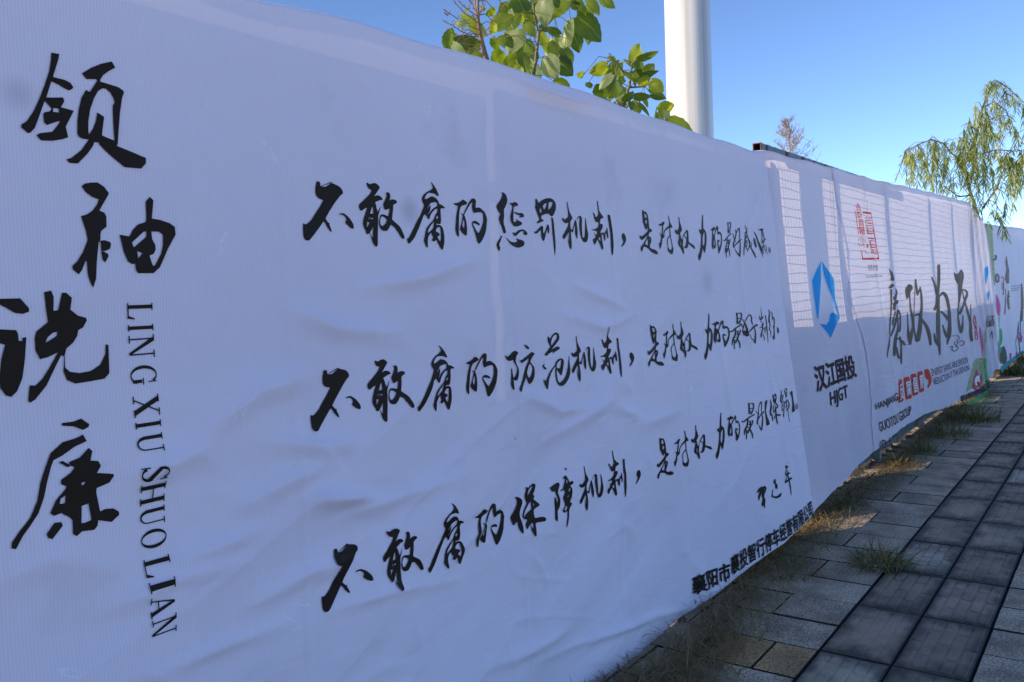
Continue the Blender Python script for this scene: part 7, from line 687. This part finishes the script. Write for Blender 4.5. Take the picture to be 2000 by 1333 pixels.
LING = [('L', 95, 157), ('I', 170, 200), ('N', 210, 293), ('G', 317, 388), ('X', 425, 500), ('I', 513, 545), ('U', 560, 628), ('S', 675, 735), ('H', 735, 820), ('U', 825, 892), ('O', 905, 978), ('L', 1005, 1076), ('I', 1080, 1130), ('A', 1143, 1215), ('N', 1220, 1290)]
p = Print()
for ch, y0, y1 in LING:
    qs, w = serif(ch); z0 = 1.567 - (y0 - 98) / 1192 * .725; z1 = 1.567 - (y1 - 98) / 1192 * .725
    polys = [(1, np.stack([.9625 + q[:, 1] * .0575 + .0 * q[:, 0], z0 + (z1 - z0) * np.clip(q[:, 0] / w, -.05, 1.05)], 1)) for q in qs]
    V, F = fill(polys, .012); p.put(V, F, .0021)
p.build('romanised_title', M_ink, B1)
CUT = {'yue': [(0, 6), (6, 7), (7, None)], 'xian': [(0, 1), (1, 2), (2, 11), (11, 26), (26, 27), (27, None)], 'she': [(0, 12), (12, 13)]}
for row in ROWS:
    for k, dx, dz in row:
        polys = [(s_, a + (dx, dz)) for s_, a in decode(k)]
        for a, b in CUT.get(k, [(0, None)]): print_part('slogan_character', B1, polys[a:b], M_ink, .0021, .011)
print_shapes('signature', B1, ['sig'], M_ink, .0021, .012)
p = Print(); print_text(p, "襄阳市", QUADS['company_a'], .0045, .03); print_text(p, "襄投智行停车经营有限公司", QUADS['company_b'], .0045, .026); p.build('company_line', M_ink, B1)

print_shapes('blue_logo', B2, ['logo'], M_blue, .004 - .006, .04)
p = Print(); print_text(p, "汉江国投", QUADS['hjgz'], -.002, .03); print_text(p, "HJGT", QUADS['hjgt'], -.002, .02); p.build('logo_lettering', M_inkp, B2)

print_shapes('red_stamp', B3, ['stamp'], M_red, .004, .03)
p = Print(); print_text(p, "道德讲堂", QUADS['ddjt'], .004, .0); print_text(p, "DAODEJIANGTANG", QUADS['ddjt_en'], .004, -.005); p.build('stamp_caption', M_shade, B3)
la = decode('lian')
for g_ in ([la[0]] + la[3:17], [la[1]] + la[17:23], la[23:30], [la[2]] + la[30:]): print_part('brush_character', B3, g_, M_inkb, .004, .03)
print_shapes('teacup_drawing', B3, ['doodle'], M_inkp, .004, .04)
print_shapes('small_red_seal', B3, ['seal3'], M_red, .004, .03)
bx_ = decode('boxes')
for i, ch in enumerate("反腐倡廉"):
    rb_ = print_part('red_box', B3, [bx_[i]], M_org, .004, .03)
    p = Print(); print_text(p, ch, QUADS['fan%d' % i], .007, .02); p.build('white_character', M_white, rb_)
print_part('red_comma', B3, [bx_[4]], M_org, .004, .03)
for t_, q_ in (("ENERGY SAVING AND EMISSION", 'energy'), ("REDUCTION OF THE GREENLINE", 'reduct')): p = Print(); print_text(p, t_, QUADS[q_], .004, .004); p.build('english_line', M_inkp, B3)
for t_, q_ in (("HANJIANG", 'han'), ("GUOTOU GROUP", 'gtou'), ("CO.,LTD", 'ltd')): p = Print(); print_text(p, t_, QUADS[q_], .004, .012); p.build('group_name_line', M_inkb, B3)
p = Print(); print_text(p, "襄阳市襄投智行停车经营", QUADS['base3'], .008, .03); print_text(p, "有限公司", QUADS['base3b'], .008, .03); p.build('company_line', M_inkp, B3)
def lotus(prefix, parts, parent, name, lift):
    p = Print(); ms = []
    for i, (k, m) in enumerate(parts):
        V, F = fill(decode(prefix + k), .05); p.put(V, F, lift + .0012 * i, i); ms.append(m)
    return p.build(name, ms, parent)
lotus('lotus_', [('leaf', M_leafp), ('pale', M_palep)], B3, 'lotus_leaf', .002)
lotus('lotus_', [('pink', M_pink), ('white', M_white), ('orange', M_org)], B3, 'lotus_flower', .0055)
lotus('lotus_', [('grass', M_grn), ('lilac', M_lil)], B3, 'green_border', .0045)
lotus('l4_', [('blue', M_blue)], B4, 'slim_logo', -.004)
pk = decode('l4_pink'); gn = decode('l4_green')
print_part('lotus_flower', B4, pk[:1], M_pink, -.003, .05); print_part('lotus_stem', B4, gn[:1], M_leafp, -.004, .05)
print_part('lotus_bud', B5, pk[1:2], M_pink, -.012, .05)
for q_ in pk[2:]: print_part('lotus_petal', B5, [q_], M_pink, -.012, .05)
print_part('green_border', B5, gn[1:2], M_leafp, -.014, .05); print_part('lotus_leaf', B5, gn[2:3], M_grn, -.0125, .05); print_part('lotus_leaf', B5, gn[3:4], M_leafp, -.013, .05); print_part('lotus_stem', B5, gn[4:], M_grn, -.0135, .05)
print_part('dark_leaf', B5, decode('l4_dark'), M_dkg, -.0115, .05)
for q_ in decode('l4_teal'): print_part('teal_leaf', B5, [q_], M_teal, -.011, .05)
for cx, cz, r_, m_ in ((17.4, .42, .22, M_pink), (19.2, .40, .26, M_leafp), (20.6, .5, .3, M_pink), (22.4, .45, .3, M_grn), (18.3, .62, .16, M_palep), (24.5, .6, .4, M_pink)):
    for k in range(5):
        g_ = R(18 + 36 * k); t_ = np.linspace(0, 2 * np.pi, 15)[:-1]; px_ = .5 * r_ * (1 + np.cos(t_)); pz_ = .16 * r_ * np.sin(t_)
        print_part('lotus_petal', B5, [(1, np.stack([cx + (px_ * math.cos(g_) - pz_ * math.sin(g_)) * 1.6, cz + px_ * math.sin(g_) + pz_ * math.cos(g_)], 1))], m_, -.0155 + .0012 * k, .06)
print_shapes('ring_drawing', B5, ['l4_dark2'], M_shade, -.012, .05)
p = Print(); print_text(p, "汉江", [QUADS['b4a'][0], QUADS['b4a'][1], [(a + b) / 2 for a, b in zip(QUADS['b4a'][1], QUADS['b4a'][2])], [(a + b) / 2 for a, b in zip(QUADS['b4a'][0], QUADS['b4a'][3])]], -.005, .02)
print_text(p, "国投", [[(a + b) / 2 for a, b in zip(QUADS['b4a'][0], QUADS['b4a'][3])], [(a + b) / 2 for a, b in zip(QUADS['b4a'][1], QUADS['b4a'][2])], QUADS['b4a'][2], QUADS['b4a'][3]], -.005, .02)
print_text(p, "HJGT", QUADS['b4b'], -.005, .02); p.build('logo_lettering', M_brn, B4)
print_shapes('upright_title', B5, ['brown5'], M_brn, -.014, .05); print_shapes('red_frame', B5, ['red5'], M_brnred, -.014, .05); print_shapes('text_lines', B5, ['lines5'], M_shade, -.014, .05); print_shapes('branch_drawing', B5, ['branch5'], M_dkg, -.013, .05); print_shapes('blue_border', B5, ['band5'], M_teal, -.015, .05)

# black tie wires through the hem
def ties(root, pts):
    for x, z in pts:
        y = float(surf_y(np.array([x]), np.array([z]))[0]); t_ = MB()
        t_.tube([(x - .006, y - .004, z + .012), (x, y - .010, z + .004), (x + .004, y - .006, z - .008), (x + .012, y + .01, z - .03), (x + .03, y + .06, z - .05)], .0022, 5)
        t_.tube([(x, y - .010, z + .004), (x - .012, y - .014, z - .006), (x - .018, y - .012, z + .004)], .0016, 5)
        t_.build('tie_wire', M_wire, root)
ties(B1, [(3.70, .055), (5.13, .165), (4.40, .09), (2.96, .02)])
ties(B3, [(6.98, .27), (8.1, .28), (9.4, .24), (11.0, .15)])
# ------------------------------------------------------------------ lamp pole and spare steel tube
PL = empty('lamp_pole', (5.02, 2.245, 0), 'tall round white lamp pole rising behind the banner fence', 'lamp pole')
def lathe(cx, cy, prof, n=64):
    mb = MB(); vs = []; fs = []
    for r, z in prof:
        for k in range(n): g_ = 2 * math.pi * k / n; vs.append((cx + r * math.cos(g_), cy + r * math.sin(g_), z))
    for i in range(len(prof) - 1):
        for k in range(n): fs.append((i * n + k, i * n + (k + 1) % n, (i + 1) * n + (k + 1) % n, (i + 1) * n + k))
    mb.add(vs, fs); return mb
lathe(5.02, 2.245, [(.152, -.05), (.150, .5), (.1435, 2.4), (.139, 3.6), (.125, 7), (.11, 11), (.0, 11)]).build('shaft', M_pole, PL, smooth=True)
bp = lathe(5.02, 2.245, [(.0, .03), (.26, .03), (.27, .02), (.27, -.04)]); bp.build('base_plate', M_galv, PL)
TB = empty('steel_tube', (5.1, 1.85, 2.38), 'dark weathered square steel tube with rusty open end lying on fence top', 'steel tube')
t = MB(); A0 = Vector((5.10, 1.85, 2.402)); A1 = Vector((8.3, 1.86, 2.425)); dirv = (A1 - A0).normalized()
def ring(c, h): return [c + Vector((0, -h, -h)), c + Vector((0, h, -h)), c + Vector((0, h, h)), c + Vector((0, -h, h))]
nseg = 46; vs = []; fs = []
for i in range(nseg + 1):
    c = A0.lerp(A1, i / nseg); vs += ring(c, .0255 - (.0015 if i % 2 else 0))
for i in range(nseg):
    for k in range(4): fs.append((i * 4 + k, i * 4 + (k + 1) % 4, i * 4 + 4 + (k + 1) % 4, i * 4 + 4 + k))
b = len(vs); vs += ring(A0, .021) + ring(A0 + dirv * .5, .021)
for k in range(4): fs += [(k, b + k, b + (k + 1) % 4, (k + 1) % 4), (b + k, b + 4 + k, b + 4 + (k + 1) % 4, b + (k + 1) % 4)]
t.add(vs, fs); t.build('tube_wall', M_tubeg, TB)
r_ = MB(); rg_ = ring(A0 - dirv * .002, .0265) + ring(A0 + dirv * .012, .0265) + ring(A0 - dirv * .002, .021) + ring(A0 + dirv * .012, .021)
r_.add(rg_, [(k, (k + 1) % 4, 4 + (k + 1) % 4, 4 + k) for k in range(4)] + [(k, 8 + k, 8 + (k + 1) % 4, (k + 1) % 4) for k in range(4)]); r_.build('rusty_rim', M_rust, TB)
sc = MB()
for i in range(9): 
    c = A0.lerp(A1, .03 + i * .1 + .02 * math.sin(i)); w_ = .02 + .02 * ((i * 7) % 3)
    sc.box(c.x, c.x + w_, c.y - .0275, c.y - .0258, c.z - .018, c.z + .02)
sc.build('rust_patch', M_rust, TB)

# ------------------------------------------------------------------ poplar saplings
SUNV = sd
def leaf(mb, base, tip, width, kind):
    B_ = Vector(base); T_ = Vector(tip); ax = T_ - B_; L_ = ax.length
    if L_ < 1e-3: return
    ax.normalize(); view = (Vector((0, 0, 1.55)) - B_).normalized(); side = ax.cross(view).normalized(); nrm = side.cross(ax)
    if nrm.dot(view) < 0: nrm.negate(); side.negate()
    # lit undersides turn towards the sun, dark uppersides away from it
    s = 1 if side.dot(SUNV) > 0 else -1
    ang = {'P': .35, 'L': .3, 'Y': -.55, 'G': -.25, 'D': -.6, 'O': -.4}[kind] + random.uniform(-.15, .15)
    nr = nrm * math.cos(ang) + side * s * math.sin(ang); sd2 = side * math.cos(ang) - nrm * s * math.sin(ang)
    W = 1.3 * width / max(.45, math.cos(ang)); L_ *= 1.1
    tone = {'P': .5, 'L': .75, 'Y': 1., 'G': .62, 'D': .25, 'O': .7}[kind] + random.uniform(-.1, .1)
    flip = kind == 'P'
    n = 12; rows = []
    for i in range(n + 1):
        t = i / n
        # heart outline: lobes pass behind the stalk, widest at a third, drawn-out tip
        w = .5 * W * min(1, 1.62 * (t + .03) ** .42 * max(0, 1 - t) ** .85) if t < .97 else .012 * W
        if i == 0: w = .16 * W
        y0 = (t * 1.0 - (.10 if i == 0 else 0)) * L_
        rr = []
        for j in range(-4, 5):
            a = j / 4; wob = 1 + (.05 * math.sin(i * 2.3 + j + tone * 9) if abs(j) == 4 else 0)
            xx = a * w * wob
            cup = -.16 * abs(xx) + .05 * L_ * math.sin(t * math.pi) - .16 * L_ * t * t + .02 * W * math.sin(5 * t + 3 * a + tone * 20)
            lobe = -.10 * L_ * (abs(a) ** 1.5) * max(0, 1 - t * 4)
            rr.append((B_ + ax * (y0 + lobe) + sd2 * xx + nr * cup, a, t))
        rows.append(rr)
    vs = [v for r in rows for v, _, _ in r]; b = len(mb.v)
    fs = []
    for i in range(n):
        for j in range(8):
            f = (i * 9 + j, i * 9 + j + 1, i * 9 + j + 10, i * 9 + j + 9); fs.append(f)
    # winding so that the upper side has the normal
    a, b2, c = vs[fs[40][0]], vs[fs[40][1]], vs[fs[40][2]]; up_n = (b2 - a).cross(c - b2)
    want = nr if not flip else -nr
    if up_n.dot(want) < 0: fs = [f[::-1] for f in fs]
    mb.add(vs, fs)
    k = 0
    for r in rows:
        for v, a, t in r: mb.c[b + k] = (tone, a, t, 1); k += 1
SAP = {'A': 'tallest poplar sapling with many pale and dark heart leaves above the banner', 'B': 'slim poplar sapling with a few leaves beside the dry reddish stalk',
       'C': 'small bushy poplar sapling with dark crooked twigs left of the white pole', 'E': 'lowest sapling with bright leaves touching the white pole'}
for key, lab in SAP.items():
    st = LEAFSTEMS[key]; b0 = st[0][0]
    root = empty('poplar_sapling', (b0[0], b0[1], -.02), lab, 'sapling')
    sm = MB(); sm.tube([(b0[0] + .05, b0[1] + .03, -.05), (b0[0] + .02, b0[1] + .02, 1.2)] + st[0], [.013, .011] + [.009 - .004 * i / len(st[0]) for i in range(len(st[0]))], 7)
    for s_ in st[1:]: sm.tube(s_, [.005 - .0025 * i / len(s_) for i in range(len(s_))], 6)
    segs = [(Vector(a), Vector(b)) for s_ in st for a, b in zip(s_, s_[1:])]
    lf = MB()
    lv = list(LEAVES[key])
    for base, tip, w, kd in LEAVES[key]:
        if random.random() < .6 and w > .012 and key not in 'BE':
            o_ = Vector((random.gauss(0, .03), .06 + random.random() * .12, random.gauss(0, .03))); ln_ = (Vector(tip) - Vector(base)).length
            d_ = (Vector(tip) - Vector(base) + Vector((random.gauss(0, .5), random.gauss(0, .3), random.gauss(-.2, .4))) * ln_).normalized() * ln_ * random.uniform(.7, 1)
            b_ = Vector(base) + o_; lv.append((tuple(b_), tuple(b_ + d_), w * random.uniform(.7, 1), random.choice('DDGGOY')))
    for base, tip, w, kd in lv:
        leaf(lf, base, tip, w, kd)
        B_ = Vector(base); best = None
        for a, b in segs:
            ab = b - a; t_ = max(0, min(1, (B_ - a).dot(ab) / ab.length_squared)); q = a + ab * t_
            if best is None or (q - B_).length < best[0]: best = ((q - B_).length, q)
        q = best[1]; d_ = (B_ - q)
        if d_.length > .012: sm.tube([q, q.lerp(B_, .5) + Vector((0, 0, .18 * d_.length)), B_], [.0022, .0016, .0014], 5)
    sm.build('stem', M_bark, root, smooth=True); lf.build('leaves', M_leaf, root, smooth=True, attr=True)
RD = empty('dry_stalk', (LEAFSTEMS['R'][0][0][0], 2.15, 0), 'dry reddish seed stalk with thin branching twigs rising behind the banner', 'dry stalk')
rd = MB(); s0 = LEAFSTEMS['R'][0]
rd.tube([(s0[0][0] + .03, 2.17, -.04), (s0[0][0] + .01, 2.16, 1.4)] + s0, [.008, .007, .006, .005, .004, .003], 6)
for s_ in LEAFSTEMS['R'][1:]:
    pts = [Vector(p) for p in s_]; rd.tube(pts, [.0022 - .0012 * i / len(pts) for i in range(len(pts))], 4)
    for a, b in zip(pts, pts[1:]):
        for _ in range(4):
            o = a.lerp(b, random.random()); dd = Vector((random.gauss(0, 1), random.gauss(0, .6), abs(random.gauss(.6, .6)))).normalized() * random.uniform(.008, .022); rd.tube([o, o + dd], [.0008, .0016], 3)
rd.build('stalk', M_reed, RD)

# ------------------------------------------------------------------ willow and distant dry conifers
WR = empty('willow_tree', (14.75, 2.02, -.03), 'green weeping willow drooping over the far end of the fence', 'tree')
tk = MB(); l0 = [Vector(p) for p in WLIMBS[0]]
tk.tube([(14.75, 2.02, -.05), (14.72, 2.03, 1.2)] + l0, [.06, .045] + [.022 * (1 - i / len(l0)) + .004 for i in range(len(l0))], 8)
for l in WLIMBS[1:]: tk.tube(l, [.010 * (1 - i / len(l)) + .003 for i in range(len(l))], 6)
lims = [(Vector(a), Vector(b)) for l in WLIMBS for a, b in zip(l, l[1:])]
wf = MB()
def wleaf(o, d, L_, w, tone):
    d = d.normalized(); s_ = d.cross(Vector((random.gauss(0, 1), random.gauss(0, 1), random.gauss(0, .5)))).normalized(); n_ = s_.cross(d)
    sag = Vector((0, 0, -.25 * L_))
    vs = [o, o + d * L_ * .35 + s_ * w * .5 + n_ * w * .15, o + d * L_ * .35 - s_ * w * .5 + n_ * w * .15, o + d * L_ * .7 + s_ * w * .4 + sag * .4, o + d * L_ * .7 - s_ * w * .4 + sag * .4, o + d * L_ + sag]
    wf.add(vs, [(0, 1, 2), (1, 3, 4, 2), (3, 5, 4)], 0, (tone, 0, 0, 1))
for x, y, z, ln in WSHOOTS:
    o = Vector((x, y, z)); best = min(((a + (b - a) * max(0, min(1, (o - a).dot(b - a) / (b - a).length_squared))) for a, b in lims), key=lambda q: (q - o).length)
    if (best - o).length > .02: tk.tube([best, best.lerp(o, .5) + Vector((0, 0, .06)), o], [.006, .004, .003], 4)
    for rep in range(2):
        sx, sy = random.gauss(0, .09), random.gauss(0, .10); n = max(4, int(ln / .06)); pts = []
        l2 = ln * random.uniform(.75, 1.05)
        for i in range(n + 1):
            t_ = i / n; pts.append(o + Vector((sx * t_ + .02 * math.sin(7 * t_ + x * 9), sy * t_, -l2 * t_ + .05 * math.sin(math.pi * t_) )))
        tk.tube(pts, [.003 * (1 - i / (n + 1)) + .001 for i in range(n + 1)], 3)
        tone0 = random.uniform(.1, .9)
        for i in range(int(l2 / .0125)):
            t_ = random.random(); k = min(n - 1, int(t_ * n)); q = pts[k].lerp(pts[k + 1], t_ * n - k)
            d_ = Vector((random.gauss(0, .55), random.gauss(0, .55), -1 + random.gauss(0, .3)))
            wleaf(q, d_, random.uniform(.08, .15), random.uniform(.010, .017), min(1, max(0, tone0 + random.gauss(0, .2))))
for l in WLIMBS:
    for a, b in zip(l, l[1:]):
        a, b = Vector(a), Vector(b)
        for _ in range(int((b - a).length / .022)):
            q = a.lerp(b, random.random()); wleaf(q, Vector((random.gauss(0, .6), random.gauss(0, .6), random.gauss(-.6, .5))), random.uniform(.07, .13), random.uniform(.010, .016), random.uniform(.2, .9))
tk.build('trunk', M_willowbark, WR, smooth=True); wf.build('crown', M_willow, WR, attr=True)
def conifer(x, y, h, spread, label, n):
    root = empty('dry_conifer', (x, y, 0), label, 'tree')
    mb = MB(); mb.tube([(x, y, -.1), (x, y, h * .6), (x, y, h)], [.16, .08, .015], 7); mb.build('trunk', M_dead, root)
    cb = MB()
    for i in range(n):
        f = random.random() ** .8; zc = h * (.45 + .55 * f); a = random.uniform(0, 2 * math.pi); ln = spread * (1.02 - f) * random.uniform(.7, 1.15) + .25
        d = Vector((math.cos(a), math.sin(a), random.uniform(.7, 1.2))); e = Vector((x, y, zc)) + d.normalized() * ln; o = Vector((x, y, zc))
        cb.tube([o, o.lerp(e, .5) + Vector((0, 0, -.04)), e], [.014, .009, .005], 3)
        for _ in range(11):
            q = o.lerp(e, random.uniform(.25, 1)); b_ = q + Vector((random.gauss(0, .12), random.gauss(0, .12), random.gauss(.1, .1))); cb.tube([q, b_], [.011, .004], 3)
    cb.build('crown', M_dead, root)
conifer(38.0, 12.3, 8.85, 2.5, 'bare brown conifer top standing far behind the steel tube', 120)
conifer(35.0, 16.8, 8.15, 1.0, 'tiny brown tree tip just right of the white pole', 60)

# ------------------------------------------------------------------ weeds and litter
def blade(mb, o, az, lean, L_, w, tone, n=4):
    d = Vector((math.cos(az), math.sin(az), 0)); s_ = Vector((-math.sin(az), math.cos(az), 0)); vs = []; p_ = Vector(o); ang = lean * .4
    for i in range(n + 1):
        t_ = i / n; ww = w * (1 - t_ ** 1.6) * .5 + .0004
        vs += [p_ + s_ * ww, p_ - s_ * ww]
        ang = min(1.75, ang + lean * 1.1 / n); p_ = p_ + (d * math.sin(ang) + Vector((0, 0, 1)) * math.cos(ang)) * (L_ / n)
        if p_.z < .008: p_.z = .008
    mb.add(vs, [(2 * i, 2 * i + 1, 2 * i + 3, 2 * i + 2) for i in range(n)], 0, (tone, 0, 0, 1))
def tuft(x, y, rad, n, L_, w, dry, label, group=None, lean=(.2, 1.3), z=0.):
    root = MB()
    for _ in range(n):
        a = random.uniform(0, 2 * math.pi); r_ = rad * .45 * random.random() ** .7; tone = random.uniform(0, .45) if random.random() < dry else random.uniform(.55, 1)
        blade(root, (x + r_ * math.cos(a), y + r_ * math.sin(a), z), a + random.gauss(0, .7), random.uniform(*lean), L_ * random.uniform(.4, 1.1), w * random.uniform(.5, 1.2), tone, 5)
    o = root.build('grass_tuft', M_grass, attr=True); return tag(o, label, 'weed', group)
def flat(X, Y): return X, Y
tuft(4.86, 1.12, .30, 210, .21, .0075, .55, 'green and brown weed tuft growing out of the tactile tile joint', lean=(.7, 2.0))
tuft(4.52, 1.50, .34, 130, .17, .004, .95, 'dry brown weed tuft on slabs below the company name', lean=(.9, 2.1))
tuft(9.3, 1.50, .45, 150, .22, .008, .55, 'big dark weed clump spilling from under the red box print', lean=(.5, 1.9))
tuft(10.4, 1.42, .60, 330, .28, .008, .5, 'largest dark weed clump under the lotus print corner', lean=(.4, 1.8))
tuft(7.6, 1.56, .24, 80, .22, .007, .5, 'yellow green weed clump at the foot of the group name', lean=(.5, 1.9))
tuft(6.1, 1.60, .26, 70, .17, .006, .6, 'weed clump under the blue logo banner', lean=(.6, 2.0))
tuft(8.3, 1.54, .28, 80, .20, .008, .45, 'weed clump between group name and red boxes', lean=(.5, 1.9))
tuft(15.6, 1.45, .8, 500, .30, .010, .4, 'distant dark weed clump below the farthest banner', lean=(.3, 1.4))
tuft(18.0, 1.4, 1.0, 500, .36, .012, .4, 'farthest weed clump at right edge of the photo', lean=(.3, 1.4))
dg_ = MB()
for _ in range(7800):
    x = 2.2 + random.random() ** 2.8 * 11; edge = 1.62 - (.15 * math.exp(-((x - 3.2) / .8) ** 2)) - .03 * math.exp(-((x - 7.5) / 2) ** 2)
    y = edge + abs(random.gauss(0, .09)) - (.24 * random.random() ** 3.5)
    if y > 1.85: continue
    tone = random.uniform(0, .5) if random.random() < .95 else random.uniform(.6, 1)
    blade(dg_, (x, y, random.uniform(.0, .02)), random.uniform(0, 6.28), random.uniform(.9, 1.9), random.uniform(.07, .22), random.uniform(.002, .005), tone, 4)
for _ in range(500):                     # straw blown further out
    x = random.uniform(2.6, 8); y = 1.58 - abs(random.gauss(0, .22)); blade(dg_, (x, y, .004), random.uniform(0, 6.28), 1.7, random.uniform(.03, .10), random.uniform(.001, .0025), random.uniform(0, .5), 3)
tag(dg_.build('dry_grass', M_grass, attr=True), kind='stuff')
for i, (x, y, a, lab) in enumerate(((4.3, 1.62, .4, 'orange brown fallen leaf by the hem of the slogan banner'), (13.2, 1.2, 1.9, 'curled brown fallen leaf on far slabs below the narrow banner'), (12.2, 1.05, 2.8, 'dry fallen leaf near tactile strip far along the pavement'), (3.15, 1.33, 1.0, 'pale withered leaf scrap beside the tan cracked tile'))):
    mb = MB(); n = 8; vs = []
    for k in range(n + 1):
        t_ = k / n; w_ = .022 * math.sin(math.pi * (.04 + .94 * t_)); z_ = .012 + .02 * math.sin(math.pi * t_) 
        for s_ in (-1, 0, 1): vs.append((x + math.cos(a) * .075 * t_ - math.sin(a) * w_ * s_, y + math.sin(a) * .075 * t_ + math.cos(a) * w_ * s_, z_ + .012 * abs(s_)))
    mb.add(vs, [f for k in range(n) for f in ((3 * k, 3 * k + 1, 3 * k + 4, 3 * k + 3), (3 * k + 1, 3 * k + 2, 3 * k + 5, 3 * k + 4))])
    tag(mb.build('fallen_leaf', M_dryleaf, smooth=True), lab, 'leaf')
